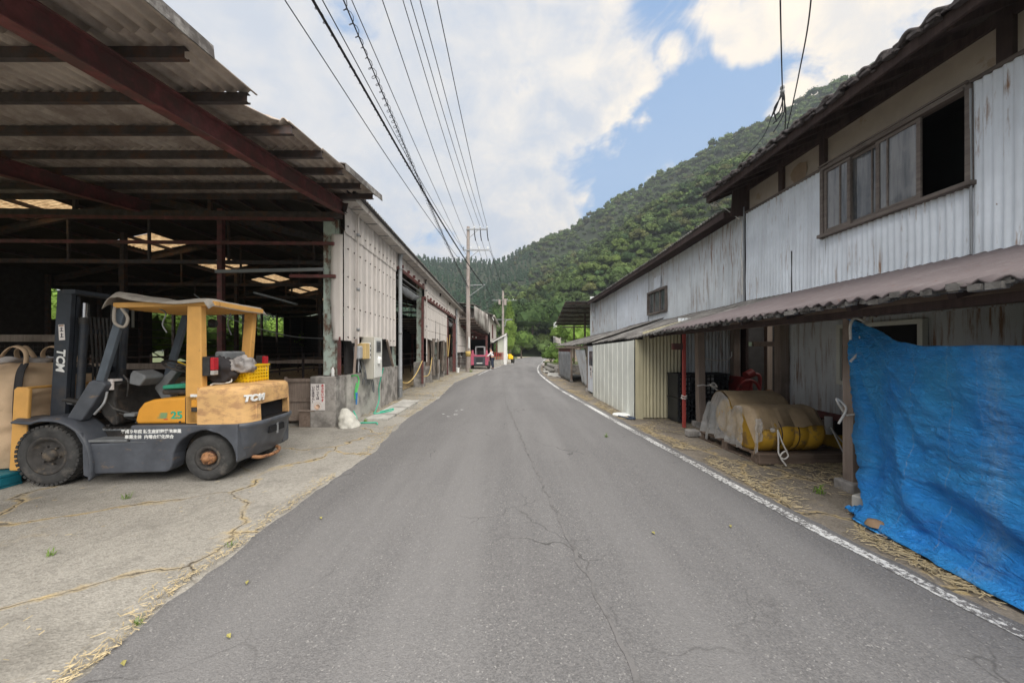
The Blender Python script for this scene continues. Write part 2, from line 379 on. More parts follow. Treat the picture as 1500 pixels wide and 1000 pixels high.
def concrete_ground(name, base, dirty, speck, straw_amt=.3):
    m,n,b=newmat(name); w=n.coord()
    cell=n.vor(w,85,out=1); sep=n.new('ShaderNodeSeparateColor'); n.l.new(cell,sep.inputs[0])
    c=n.mix(n.ramp(n.noise(w,.8,7,.65),(.35,.65)),dirty,base)
    c=n.mix(n.math('MULTIPLY',sep.outputs[0],.5),c,speck)
    c2=n.vor(w,34,out=1); s2=n.new('ShaderNodeSeparateColor'); n.l.new(c2,s2.inputs[0]); c=n.mix(n.math('MULTIPLY',n.ramp(s2.outputs[0],(.6,.9)),.25),c,tuple(x*.55 for x in dirty))
    c=n.mix(n.math('MULTIPLY',n.ramp(n.noise(w,.9,7,.7),(.50,.66)),.6),c,tuple(x*.62 for x in dirty))
    wv=n.new('ShaderNodeVectorMath',operation='ADD'); n.l.new(w,wv.inputs[0])
    nn=n.new('ShaderNodeTexNoise'); nn.inputs['Scale'].default_value=1.3; nn.inputs['Detail'].default_value=5; n.l.new(w,nn.inputs['Vector'])
    sc=n.new('ShaderNodeVectorMath',operation='SCALE'); sc.inputs['Scale'].default_value=.9; n.l.new(nn.outputs[1],sc.inputs[0]); n.l.new(sc.outputs[0],wv.inputs[1])
    e=n.vor(wv.outputs[0],.62,'DISTANCE_TO_EDGE')
    msk=n.ramp(n.noise(w,.6,2),(.40,.52))
    c=n.mix(n.math('MULTIPLY',n.ramp(e,(.030,.008)),n.math('MULTIPLY',msk,n.ramp(n.noise(w,9,5),(.35,.6)))),c,(.50,.38,.19))
    c=n.mix(n.math('MULTIPLY',n.ramp(e,(.009,.002)),n.ramp(n.noise(w,1.2,2),(.38,.5))),c,(.10,.085,.065))
    c=n.mix(n.math('MULTIPLY',n.ramp(n.noise(w,1.1,8,.75),(.60,.68)),straw_amt),c,(.50,.39,.22))
    n.set(b.inputs['Base Color'],c); b.inputs['Roughness'].default_value=.92; b.inputs['Specular IOR Level'].default_value=.2
    h=n.math('ADD',n.math('ADD',n.vor(w,70),n.noise(w,22,5)),n.math('MULTIPLY',n.ramp(e,(0,.015)),1.2))
    n.set(b.inputs['Normal'],n.bump(h,.45,.012)); return m
MT['apron']=concrete_ground('rough cracked concrete',(.35,.33,.295),(.24,.225,.20),(.46,.44,.40),.22)
MT['verge']=concrete_ground('dirty verge concrete',(.26,.225,.185),(.15,.13,.105),(.32,.28,.23),.5)
MT['dirt']=mat('strawy dirt floor',(.20,.15,.10),.95,var=.4,scale=14,col2=(.44,.33,.17),cover=.5,cscale=6,bump=.5,bscale=30)
MT['ground']=mat('grass and soil',(.10,.12,.05),.95,var=.4,scale=3,col2=(.17,.15,.09),cover=.4,cscale=.3,bump=.3)
MT['hill']=mat('forest floor',(.018,.028,.010),.95,var=.4,scale=.2,bump=0)
def linepaint():
    m,n,b=newmat('worn white road paint'); w=n.coord()
    g=n.noise(w,26,7,.8); big=n.ramp(n.noise(w,.8,3),(.35,.7))
    k=n.ramp(n.math('ADD',g,n.math('MULTIPLY',big,.16)),(.52,.60))
    c=n.mix(k,(.66,.66,.65),(.13,.125,.125)); n.set(b.inputs['Base Color'],c); b.inputs['Roughness'].default_value=.8
    n.set(b.inputs['Normal'],n.bump(n.vor(w,110),.4,.006)); return m
MT['line']=linepaint()

MT['shade_tinted']=mat('sooty roof sheet',(.030,.027,.027),.95,var=.3,scale=2,bump=.2)  # near-black base colour stands in for deep shade under the barn roof
# ------------------------------------------------------------------ camera, world, light
cam=bpy.data.objects.new('camera',bpy.data.cameras.new('camera')); COL.objects.link(cam); S.camera=cam
cam.location=(0,0,H); cam.rotation_euler=(R(90),0,0)
cam.data.sensor_width=36; cam.data.lens=F/1500*36; cam.data.shift_y=(HOR-500)/1500; cam.data.clip_start=.05; cam.data.clip_end=3000
S.view_settings.view_transform='Standard'; S.view_settings.look='None'; S.view_settings.gamma=1; S.view_settings.exposure=EXPO if 'EXPO' in globals() else 0.78
SUN_EL=R(58); SUN_AZ=R(165)      # azimuth measured from +Y towards +X
w=bpy.data.worlds.new('World'); S.world=w; w.use_nodes=True
def world():
    n=NT(w.node_tree); bg=w.node_tree.nodes['Background']
    sky=n.new('ShaderNodeTexSky',sky_type='NISHITA'); sky.sun_disc=False; sky.sun_elevation=SUN_EL; sky.sun_rotation=SUN_AZ
    sky.air_density=1.0; sky.dust_density=1.5; sky.ozone_density=1.5
    tc=n.new('ShaderNodeTexCoord'); d=tc.outputs['Generated']
    sp=n.new('ShaderNodeSeparateXYZ'); n.l.new(d,sp.inputs[0]); x,y,z=sp.outputs
    zz=n.math('ADD',n.math('MAXIMUM',z,0),.16)
    cb=n.new('ShaderNodeCombineXYZ'); n.l.new(n.math('DIVIDE',x,zz),cb.inputs[0]); n.l.new(n.math('DIVIDE',y,zz),cb.inputs[1])
    p=cb.outputs[0]
    # broad blue openings of the cloud deck, by sky direction
    def gap(px,py,r,amt):
        v=Vector(((px-CX)/F,1,(HOR-py)/F)).normalized()
        dt=n.new('ShaderNodeVectorMath',operation='DOT_PRODUCT'); n.l.new(d,dt.inputs[0]); dt.inputs[1].default_value=v
        return n.math('MULTIPLY',n.ramp(dt.outputs['Value'],(math.cos(r),1)),amt)
    g=0.0
    for a in GAPS: g=n.math('ADD',gap(*a),g)
    big=n.noise(p,1.3,3,.5,.2); f=n.noise(p,3.2,9,.60,.5); f2=n.noise(d,6.5,9,.62,.5)
    R_=lambda q:n.ramp(q,(.30,.70))
    nn=n.math('ADD',n.math('ADD',n.math('MULTIPLY',R_(big),.35),n.math('MULTIPLY',R_(f),.45)),n.math('MULTIPLY',R_(f2),.75))   # mean ~.78
    den=n.math('SUBTRACT',n.math('ADD',nn,.22),g)
    cov=n.ramp(den,(.46,.90)); cov.node.interpolation_type='SMOOTHSTEP'
    # cloud tone: grey bases, bright warm billows near the gaps and the sun
    sv=Vector(((1330-CX)/F,1,(HOR-40)/F)).normalized()
    dt=n.new('ShaderNodeVectorMath',operation='DOT_PRODUCT'); n.l.new(d,dt.inputs[0]); dt.inputs[1].default_value=sv
    tone=n.ramp(n.noise(p,2.6,8,.62,.5),(.40,.58))
    tone2=n.ramp(n.noise(d,9,7,.65,.4),(.35,.65))
    grey=(3.65,3.95,4.5); white=(6.3,5.75,5.05)
    edge=n.ramp(den,(1.35,.74))
    k=n.math('ADD',n.math('MULTIPLY',tone,.60),n.math('MULTIPLY',edge,.45)); k=n.math('ADD',k,n.math('MULTIPLY',n.math('SUBTRACT',tone2,.5),.8),True)
    right=n.ramp(x,(-.25,.25)); k=n.math('MULTIPLY',k,n.math('ADD',n.math('MULTIPLY',right,.6),.4))
    c=n.mix(k,grey,white)
    k2=n.math('MULTIPLY',n.ramp(dt.outputs['Value'],(.86,.995)),.85)
    c=n.mix(n.math('MULTIPLY',k2,n.math('ADD',n.math('MULTIPLY',tone2,.5),.5)),c,(7.2,6.2,4.9))
    low=n.ramp(z,(.34,.08))
    c=n.mix(n.math('MULTIPLY',low,.6),c,(3.5,3.95,4.7))
    wm=n.math('MULTIPLY',low,n.ramp(n.noise(d,3.2,5),(.50,.64)))
    c=n.mix(n.math('MULTIPLY',wm,.55),c,(6.2,5.1,3.9))
    skyc=n.mix(.8,sky.outputs[0],(1.35,2.55,4.6))
    skyc=n.mix(n.math('MULTIPLY',n.ramp(z,(.7,.2)),.45),skyc,(2.9,3.9,5.0))
    n.l.new(n.mix(cov,skyc,c),bg.inputs[0]); bg.inputs[1].default_value=.1
GAPS=[(885,270,.14,.62),(955,190,.10,.45),(1000,110,.09,.48),(1040,195,.14,.60),(1130,150,.11,.42),(760,120,.06,.35),(800,235,.05,.3),(505,5,.10,.55),(530,125,.06,.4),(1290,30,.14,-.4),(700,190,.45,-.25),(610,330,.10,.30),(300,40,.5,-.25),(985,20,.10,.35),(1015,150,.03,-.35),(985,75,.035,-.35),(1090,75,.06,-.4),(1150,170,.07,-.6),(860,290,.03,-.3),(1400,10,.2,.25),(900,330,.08,-.3)]
world()
sd=bpy.data.lights.new('sun','SUN'); sd.energy=3.7; sd.angle=R(80); sd.color=(1,.95,.87)
so=bpy.data.objects.new('sun',sd); COL.objects.link(so)
so.rotation_euler=(math.pi/2-SUN_EL,0,-SUN_AZ+math.pi)   # shines away from azimuth
so.rotation_euler=Vector((math.sin(SUN_AZ)*math.cos(SUN_EL),math.cos(SUN_AZ)*math.cos(SUN_EL),math.sin(SUN_EL))).to_track_quat('Z','Y').to_euler()

# ------------------------------------------------------------------ ground and road
NR=48
road_l=[(-12,-2.3),(0,-2.0),(1.7,-1.98),(2.25,-2.05),(3,-2.05),(4,-2.08),(5.7,-2.03),(8,-2.28),(11.8,-2.26),(17.5,-2.62),(22.7,-2.25),(28,-1.95),(35,-1.25),(42,-.2),(50,.25),(58,.45),(66,.9),(74,2.2),(82,5)]
road_r=[(-12,2.9),(0,2.85),(2,2.80),(3.5,2.62),(8,2.33),(14,1.98),(19,1.85),(24,1.9),(29,2.15),(36,2.75),(44,3.75),(52,4.5),(60,5.4),(68,7),(76,12),(82,24)]
def gnoise(x,y): return .0
g=MB(); g.grid(lambda u,v:(lerp(-700,900,u),lerp(-200,1300,v),-.012),40,40,False)
tag(g.build('ground',MT['ground']),kind='structure')
def strip(name,lf,rf,y0,y1,z,m,step=.12,nw=6,wob_l=0,wob_r=0):
    b=MB(); ys=[]; y=y0
    while y<y1: ys.append(y); y+=step*max(1,abs(y)/6)
    ys.append(y1); n=len(ys)-1
    def fn(u,v):
        yy=ys[round(u*n)]; a=interp(lf,yy)+wob_l*(nz(yy*1.7,3)*.5+nz(yy*6,9)*.3+nz(yy*19,1)*.18); c=interp(rf,yy)+wob_r*(nz(yy*1.9,13)*.5+nz(yy*7,4)*.3)
        return (lerp(a,c,v),yy,z)
    b.grid(fn,n,nw,False); return tag(b.build(name,m),kind='structure')
far_l=[(-12,-26),(82,-26)]
apr=[(-12,-2.2),(60,.6),(82,5.5)]
strip('concrete_apron',[(-12,-9),(60,-9)],[(y,x+.3) for y,x in road_l],-12,60,-.004,MT['apron'],.5,8)
strip('road_verge',[(y,x-.3) for y,x in road_r],[(-12,6.5),(30,6.5),(44,8),(60,9)],-12,60,-.004,MT['verge'],.5,8)
strip('road',road_l,road_r,-12,82,0,MT['asphalt'],.10,6,.12,.10)
seam=[(-12,.62),(1.7,.58),(3,.45),(5.7,.22),(10.8,-.17),(19.5,-.47),(29,-.1),(44,2.3),(60,3.2),(82,14)]
# older repair seam down the middle of the road
b=MB(); ys=[-2+i*.04 for i in range(300)]+[10+i*.25 for i in range(200)]
n_=len(ys)-1
b.grid(lambda u,v:(interp(seam,ys[round(u*n_)])+.04*nz(ys[round(u*n_)]*5,2)+(v-.5)*(.02+.03*abs(nz(ys[round(u*n_)]*9,7))) ,ys[round(u*n_)],.004),n_,1,False)
mm=mat('tar seam',(.095,.092,.092),.9,var=.4,scale=20,col2=(.15,.145,.145),cover=.55,cscale=8,bump=.3)
tag(b.build('road_seam',mm),kind='structure')
line=[(-3,2.78),(0,2.72),(2,2.69),(3.47,2.50),(8,2.17),(14.2,1.80),(19,1.70),(24,1.70),(29,1.93),(36,2.5),(44,3.5),(52,4.3),(60,5.2),(68,6.8)]
strip('edge_line',[(y,x-.05) for y,x in line],[(y,x+.055) for y,x in line],-3,66,.004,MT['line'],.05,1,.03,.03)
ll=[(22.7,-1.98),(27,-1.80),(31,-1.42),(36,-.9),(42,.1),(46,.4)]
strip('edge_line_far',[(y,x-.07) for y,x in ll],[(y,x+.07) for y,x in ll],22.7,46,.004,MT['line'],.1,1,.03,.03)
# painted mark on the left carriageway
b=MB()
for k in range(5):
    x=-1.62+rnd.random()*.6; y=8.4+rnd.random()*1.2; a=rnd.random()*3; s=.03+rnd.random()*.035
    b.add([(x+s*math.cos(a+t)*1.5,y+s*math.sin(a+t)*1.1,.004) for t in (0,1.4,2.8,4.4)],[(0,1,2,3)])
tag(b.build('road_mark',MT['line']),kind='structure')
# beige gravel turn-out where the road leaves between the trees
b=MB(); b.grid(lambda u,v:(lerp(1,30,u),lerp(64,92,v),-.008),10,10,False)
tag(b.build('gravel_yard',mat('pale gravel',(.42,.37,.28),.95,var=.2,scale=2,bump=.2)),kind='structure')

# ------------------------------------------------------------------ hills
def tY(tab,tx): return interp(tab,tx)
def sk(tab): return [((x-CX)/F,(HOR-y)/F) for x,y in tab]
FAR=sk([(250,400),(420,390),(560,374),(615,372),(640,375),(720,380),(750,369),(800,346),(850,321),(900,288),(960,252),(1000,229),(1040,207),(1110,176),(1170,138),(1235,108),(1300,88),(1450,40),(1700,-30),(2600,-200)])
FD=[(-.9,430),(-.3,430),(0,400),(.2,350),(.5,290),(1,235),(1.5,190),(3.5,100)]
NEAR=sk([(560,500),(640,494),(690,478),(719,462),(750,440),(774,405),(808,386),(839,360),(875,333),(920,303),(960,283),(1010,254),(1060,232),(1120,205),(1200,168),(1300,125),(1450,75),(1700,0),(2600,-150)])
ND=[(-.3,120),(-.05,150),(.1,170),(.25,185),(.5,180),(1,150),(1.5,120),(3.5,62)]
def hh(X,Y):
    tx=X/max(Y,1); 
    dn=tY(ND,tx); df=tY(FD,tx); db=min(80,40/max(tx,.05)); db=min(db,dn*.6)
    hn=(1.5+tY(NEAR,tx)*dn-5); t=(Y-db)/(dn-db)
    if t<=0: n=0
    elif t<=1: n=hn*t**.92
    else: n=hn*max(0,1-.35*(t-1))
    n=max(n,0)
    hf=(1.5+tY(FAR,tx)*df-5); b0=db+20; t=(Y-b0)/(df-b0)
    f=0 if t<=0 else (hf*t**1.25 if t<=1 else hf*max(0,1-.6*(t-1)))
    k=min(1,max(0,(Y-db)/60))
    rg=(nz(X*.020,Y*.020,3)*11+nz(X*.05,Y*.05,8)*4)*k
    return max(n,f)+rg*(1 if t<.9 else .3)
b=MB()
ts=[-0.9+.022*i for i in range(200)]; us=[(i/110)**1.3 for i in range(111)]
def hp(u,v):
    tx=ts[round(u*199)]; Y=lerp(min(60,26/max(abs(tx),.05)),tY(FD,tx)*1.35,us[round(v*110)])
    X=tx*Y; return (X,Y,hh(X,Y)-.3)
b.grid(hp,199,110)
tag(b.build('hill',MT['hill'],recalc=False),kind='structure')

# ---- crowns
rs=np.random.RandomState(5)
def ico(sub):
    bm=bmesh.new(); bmesh.ops.create_icosphere(bm,subdivisions=sub,radius=1); v=np.array([p.co[:] for p in bm.verts]); f=np.array([[q.index for q in p.verts] for p in bm.faces]); bm.free(); return v,f
def crown_proto(seed, nblob, nleaf, leaf, flat=.8, cone=False, sub=1):
    """returns quad array (n,4,3): lumpy inner mass of leaf clumps plus many loose leaf faces"""
    r=np.random.RandomState(seed); V,Fc=ico(sub); quads=[]
    cs=[]
    for k in range(nblob):
        if cone:
            h=r.rand()**.8; rad=(1-h)*.55; a=r.rand()*6.28; c=np.array([math.cos(a)*rad*r.rand(),math.sin(a)*rad*r.rand(),h*2.2-.9]); s=.22+.32*(1-h)
        else:
            d=r.randn(3); d/=np.linalg.norm(d); d[2]=abs(d[2])*1.0-.25; c=d*(.35+.35*r.rand())*np.array([1,1,flat]); s=.30+.22*r.rand()
        cs.append((c,s))
        vv=V*s*(1+.22*r.randn(len(V),1)*.6)*np.array([1,1,.8])+c
        t=vv[Fc]; quads.append(np.concatenate([t,t[:,2:3]],1))
    q=[]
    for k in range(nleaf):
        c,s=cs[r.randint(nblob)]; d=r.randn(3); d/=np.linalg.norm(d)
        if d[2]<-.5: d[2]*=-1
        p=c+d*s*(.85+.35*r.rand()); 
        nrm=d+r.randn(3)*.6; nrm/=np.linalg.norm(nrm)
        a=np.cross(nrm,r.randn(3)); a/=np.linalg.norm(a); bb=np.cross(nrm,a); l=leaf*(.6+.8*r.rand())
        q.append([p-a*l,p+bb*l*.6,p+a*l,p-bb*l*.6])
    quads.append(np.array(q)); return np.concatenate(quads,0)
def quad_mesh(name, Q, mat_, tint=None, parent=None):
    n=len(Q); me=bpy.data.meshes.new(name); me.vertices.add(4*n); me.vertices.foreach_set('co',Q.reshape(-1).astype(np.float32))
    me.loops.add(4*n); me.loops.foreach_set('vertex_index',np.arange(4*n,dtype=np.int32))
    me.polygons.add(n); me.polygons.foreach_set('loop_start',np.arange(0,4*n,4,dtype=np.int32))
    me.update(calc_edges=True)
    if tint is not None:
        at_=me.attributes.new('tint','FLOAT_COLOR','POINT'); c=np.ones((4*n,4),np.float32); c[:,:3]=np.repeat(tint,4,axis=0); at_.data.foreach_set('color',c.reshape(-1))
    me.materials.append(mat_); o=bpy.data.objects.new(name,me); COL.objects.link(o)
    if parent is not None: o.parent=parent
    return o
PB=[crown_proto(10+i,9,150,.12) for i in range(5)]           # broadleaf, far
PN=[crown_proto(30+i,16,620,.07) for i in range(5)]          # broadleaf, near
PC=[crown_proto(50+i,8,110,.10,cone=True) for i in range(4)] # cedar
def forest(name, pts, protos, dark_noise=True):
    Qs=[]; Ts=[]
    for (x,y,z,s,kind) in pts:
        P=protos[kind][rnd.randrange(len(protos[kind]))]
        a=rnd.random()*6.28; c,sn=math.cos(a),math.sin(a)
        sc=np.array([s,s,s*(1.0 if kind!='c' else 1.15)])
        M=np.array([[c,-sn,0],[sn,c,0],[0,0,1]])
        Qs.append(((P*sc)@M.T+np.array([x,y,z+s*.55])).astype(np.float32))
        if kind=='c': col=np.array([.036,.080,.040])*(.8+.4*rnd.random())
        else:
            r=rnd.random()
            if r<.60: col=np.array([.078,.122,.036])
            elif r<.80: col=np.array([.110,.155,.042])
            elif r<.90: col=np.array([.115,.125,.045])
            else: col=np.array([.05,.092,.036])
            col=col*(.68+.5*rnd.random())*(1+.55*nz(x*.03,y*.03,6))
        br=1+.0*rnd.random()
        Ts.append(np.repeat((col*br)[None],len(P),0)*(0.85+.3*rs.rand(len(P),1)))
    return quad_mesh(name,np.concatenate(Qs),MT['forest'],np.concatenate(Ts))
def visible_pts():
    near=[];far=[]
    # near slope
    for _ in range(13000):
        tx=-.14+rnd.random()*1.35; dn=tY(ND,tx); db=min(min(80,40/max(tx,.05)),dn*.6)
        Y=math.sqrt(rnd.uniform(db*db,(dn*1.06)**2)); X=tx*Y
        if tx>.35 and (hh(X,Y)+6-1.5)/Y < .59*1.0*tx*.9 : continue      # hidden behind the right-hand houses
        near.append((X,Y))
    for _ in range(20000):
        tx=-.46+rnd.random()*1.6; df=tY(FD,tx); dn=tY(ND,tx)
        Y=math.sqrt(rnd.uniform((dn*1.02)**2,(df*1.03)**2)); X=tx*Y
        z=hh(X,Y); 
        if tx<-.03 and (z+8)/Y < .05: continue
        if (z+9-1.5)/Y < tY(NEAR,tx)-.03: continue
        if tx>.35 and (z+6-1.5)/Y < .59*tx*.9: continue
        far.append((X,Y))
    def thin(pts,d):
        grid={}; out=[]
        for p in pts:
            k=(int(p[0]//d),int(p[1]//d)); ok=True
            for i in (-1,0,1):
                for j in (-1,0,1):
                    for q in grid.get((k[0]+i,k[1]+j),[]):
                        if (q[0]-p[0])**2+(q[1]-p[1])**2<d*d: ok=False
            if ok: grid.setdefault(k,[]).append(p); out.append(p)
        return out
    return thin(near,2.5),thin(far,4.0)
if not globals().get('NOFOREST'):
    npts,fpts=visible_pts()
    A=[];B=[]
    for X,Y in npts:
        s=1.6+2.0*rnd.random()**2
        A.append((X,Y,hh(X,Y),s,'b' if Y>120 else 'n'))
    for X,Y in fpts:
        cd=nz(X*.012+5,Y*.012,2)>-.02 or X/Y<-.03
        if X/Y>.05: cd=nz(X*.02+5,Y*.02,2)>.30 and hh(X,Y)<.8*(tY(FAR,X/Y)*Y)
        B.append((X,Y,hh(X,Y)+(1 if cd else 0),(1.9+rnd.random()*.8) if cd else (2.1+2.4*rnd.random()**2),'c' if cd else 'b'))
    pr={'b':PB,'n':PN,'c':PC}
    tag(forest('broadleaf_forest',A,pr),'dense mixed green broadleaf forest on the near slope right of the road','forest',kind='stuff')
    tag(forest('cedar_forest',B,pr),'dark green cedar and oak forest covering the farther ridge','forest',kind='stuff')
    print('forest trees',len(A),len(B))
# ---- individual trees
def tree(name,label,cat,loc,h,rad,mk,protos,group=None,trunk=.12,lean=0,scz=1,seed=1):
    e=empty(name,label,cat,loc,group=group)
    r=random.Random(seed); t=MB()
    t.tube(catmull([(0,0,0),(lean*.3,0,h*.35),(lean,0,h*.8)],4),[lerp(trunk,trunk*.35,i/8) for i in range(9)],8)
    for k in range(7):
        a=k*2.4+r.random(); z=h*(.3+.07*k)
        t.tube([(lean*.5,0,z),(lean*.5+math.cos(a)*rad*.55,math.sin(a)*rad*.55,z+rad*.35)],[trunk*.4,trunk*.12],5)
    t.build('trunk',MT['bark'],e)
    P=protos; Q=(P*np.array([rad,rad,rad*scz]))+np.array([lean,0,h-rad*scz*.75])
    quad_mesh('crown',Q,mk,None,e); return e
pA=crown_proto(71,22,3200,.045); pB_=crown_proto(72,18,2600,.05); pK=crown_proto(73,26,3000,.05,cone=True); pD=crown_proto(74,14,2400,.06,flat=.6)
tree('tall_tree','slender bright green tree right behind the white gabled lean-to','tree',(-.35,58,0),7.0,1.7,MT['leaf_lime2'],pK,trunk=.2,scz=1.7)
tree('leafy_tree','low lime green bushy tree beside the far utility pole','tree',(-3.9,60,0),5.2,1.8,MT['leaf_lime2'],pA,trunk=.15)
tree('leafy_tree','mid green rounded tree right of the slender bright tree, at road bend','tree',(1.6,66,0),4.8,2.2,MT['leaf'],pB_,trunk=.15)
for k,(x,y,h,r_,lb) in enumerate([(4.5,84,12,5.2,'large dark tree at the road end left of the greenhouse axis'),(10.2,86,13,6,'broad dark tree over the end of the road, centre of the forest foot'),(16.5,88,12,6,'dark tree at the forest foot nearest the small white tower house'),(-1.0,86,13,5.5,'tall dark tree behind the slender bright green tree'),(22,86,13,5.5,'dark tree behind the far house garden')]):
    tree('forest_edge_tree',['large dark evergreen behind the arched greenhouse','broad dark evergreen over the end of the road','dark evergreen at the forest foot just left of the white tower house','tall dark evergreen behind the slender bright green tree','dark evergreen rising behind the small white tower house'][k],'tree',(x,y,0),h,r_,MT['leaf_dark'],[pA,pB_,pD,pA,pB_][k],group='dark trees where the road ends',trunk=.3,seed=k)

# ------------------------------------------------------------------ thin valley haze
q=MB(); q.box(-520,560,-60,700,-1.05,330)
hz=bpy.data.materials.new('haze'); hz.use_nodes=True; nt=hz.node_tree; nt.nodes.remove(nt.nodes['Principled BSDF'])
vp=nt.nodes.new('ShaderNodeVolumePrincipled'); vp.inputs['Color'].default_value=(.80,.88,.97,1); vp.inputs['Density'].default_value=.00048; vp.inputs['Anisotropy'].default_value=.2
nt.links.new(vp.outputs[0],nt.nodes['Material Output'].inputs['Volume'])
tag(q.build('haze',hz),'thin pale haze filling the valley','haze',kind='stuff')
# ================================================================== LEFT: barn (local frame: y along the road, x=0 is the road-side wall)
LB=empty('cattle_barn','long open-sided barn with pale corrugated siding over concrete piers left of the road','barn',(-3.06,0,0),R(1.84))
def corr(fn, nu, nv, pitch_n, amp, axis='u', sharp=False):
    """wrap a surface fn(u,v)->(Vector, normal) with corrugation"""
    def g(u,v):
        p,n=fn(u,v); t=(u if axis=='u' else v)*pitch_n
        a=math.sin(2*math.pi*t)*amp
        if sharp: a=(1 if (t%1)<.22 else 0)*amp
        return Vector(p)+Vector(n)*a
    return g
EZ=4.45; Y0=7.43; YE=35.0
bays=[7.43,11.55,15.55,19.3,23.0,26.8,30.8,35.0]
# --- roof, ridge parallel to the road
XR=-7.3; ZR=6.2; XB=-14.5
holes=[]
for k in range(6):
    yc=11.0+3.75*k; holes.append((yc-.75,yc+.75,-10.7,-9.3))
r=MB()
def roofpt(x,y,dz=0): return (x,y,(EZ+(ZR-EZ)*(x-.35)/(XR-.35) if x>XR else ZR-(ZR-EZ)*(XR-x)/(XR-XB+.3))+dz)
ysr=sorted(set([Y0-.25,YE]+[h for q in holes for h in q[:2]]+[Y0+2*i for i in range(14)]))
xsr=sorted([.35,-1.5,-3.5,-5.5,XR,-8.3,-9.3,-10.7,-12.5,XB-.3])
for a,b_ in zip(ysr,ysr[1:]):
    for c,d in zip(xsr,xsr[1:]):
        if any(a>=h[0]-1e-6 and b_<=h[1]+1e-6 and c>=h[2]-1e-6 and d<=h[3]+1e-6 for h in holes): continue
        r.add([roofpt(c,a),roofpt(d,a),roofpt(d,b_),roofpt(c,b_)],[(0,1,2,3)])
r.build('roof',MT['shade_tinted'],LB,solid=.03)
for q in holes:
    s=MB(); s.grid(lambda u,v:Vector(roofpt(lerp(q[2],q[3],u),lerp(q[0],q[1],v),-.03))+Vector((0,0,.02*math.sin(v*2*math.pi*11))),4,88)
    s.build('skylight',MT['skylight'],LB)
pu=MB()
for x in (-1,-2.2,-3.4,-4.6,-5.8,-8.2,-9.2,-10.0,-10.85,-12,-13.2):
    a=roofpt(x,Y0,-.09); b_=roofpt(x,YE,-.09); pu.bar(a,b_,.06,.10)
pu.build('purlins',MT['darksteel'],LB)
for i,y in enumerate(bays):
    t=MB(); t.ibeam(roofpt(.1,y,-.24),roofpt(XR,y,-.24),.12,.2); t.ibeam(roofpt(XR,y,-.24),roofpt(XB,y,-.24),.12,.2)
    t.bar((0,y,EZ-.35),(XB,y,EZ-.35),.09,.11)
    for x in (-2.5,-5,-7.3,-9.6,-12): t.bar((x,y,EZ-.35),roofpt(x-.01,y,-.3),.06,.06)
    t.build('roof_truss',MT['darksteel'],LB)
# --- road-side columns with concrete piers
def column(y,mt,w=.2,pz=1.0,pw=.42,pd=.34,xo=-.2,steel=True):
    c=MB(); c.ibeam((xo,y,pz),(xo,y,EZ-.12),w,w,.014) if False else None
    x0=xo-w/2; x1=xo+w/2
    c.box(x0,x1,y-.09,y-.078,pz,EZ-.12); c.box(x0,x1,y+.078,y+.09,pz,EZ-.12); c.box(xo-.007,xo+.007,y-.078,y+.078,pz,EZ-.12)
    c.box(x0-.04,x1+.04,y-.13,y+.13,pz,pz+.015)
    o=c.build('column',mt,LB)
    p=MB(); p.box(xo-pd/2-.03,xo+pd/2+.03,y-pw/2,y+pw/2,-.05,pz); p.build('pier',MT['concrete_pier'],o,bevel=.015)
    return o
# first (corner) column: broad flange faces the camera
cc=MB(); y=Y0+.1
cc.box(-.40,-.17,y-.01,y+.004,1.0,4.2); cc.box(-.40,-.17,y+.19,y+.2,1.0,4.2); cc.box(-.292,-.278,y+.004,y+.19,1.0,4.2)
cc.box(-.165,-.10,y-.005,y+.06,1.0,4.05)
co=cc.build('column',MT['mint'],LB)
p=MB(); p.box(-.62,-.13,Y0,Y0+.55,-.05,.98); p.build('pier',MT['concrete_pier'],co,bevel=.02)
st=MB(); st.box(-.10,-.04,Y0+.02,Y0+.05,1.0,1.75); st.build('rusty_strip',MT['redsteel'],co)
for y in bays[1:]: column(y,MT['mint'])
# extra piers between
for y in (17.4,21.2): column(y,MT['wood_y'],.13,.75,.36,.3)
# red square posts
for y,ztop in ((15.25,3.6),(22.6,3.4),(25.4,3.5)):
    q=MB(); q.box(-.06,.02,y-.04,y+.04,.02 if y>16 else .15,ztop); q.build('post',MT['redsteel'],LB)
q=MB(); q.box(-.1,.06,25.9,26.15,.0,3.3); q.build('post',MT['redsteel'],LB)
# lower concrete wall in bay 1
q=MB(); q.box(-.20,-.05,Y0+.56,10.0,-.05,.98); q.build('lower_wall',MT['concrete_lt'],LB)
q=MB(); q.box(-.26,-.02,10.02,11.25,-.05,1.02); q.build('lower_wall',MT['concrete_pier'],LB,bevel=.01)
q=MB(); q.box(-.17,-.12,Y0+.5,11.3,1.0,1.75); q.build('inner_panel',MT['inside'],LB)
# siding: ribbed sheets
def siding(y0,y1,z0f,z1,name='siding',mt='siding',x=.0,rib=.33,rag=0):
    s=MB(); L=y1-y0; n=max(8,int(L/rib)*8)
    def f(u,v):
        y=y0+L*u; t=((y-y0)/rib)%1; a=.028 if t<.16 else 0
        z0=z0f(y) if callable(z0f) else z0f
        z=lerp(z0,z1,v)
        return (x+a+.006*nz(y*2,z*1.5,5),y,z)
    s.grid(f,n,6,False); return s.build(name,MT[mt],LB,recalc=False,solid=.006)
def b1(y):
    if y<7.9: return 1.68
    if y<8.12: return 1.64
    if y<10.35: return 1.78+.01*nz(y*8,1)
    return 1.60
siding(7.45,11.25,b1,3.82)
siding(7.44,11.25,3.80,4.36,x=.022)
siding(11.25,15.3,3.95,4.36,x=.01)
siding(15.35,22.2,lambda y:1.92+.05*math.sin(y*1.3)+(.16 if 18.6<y<18.72 else 0),3.50)
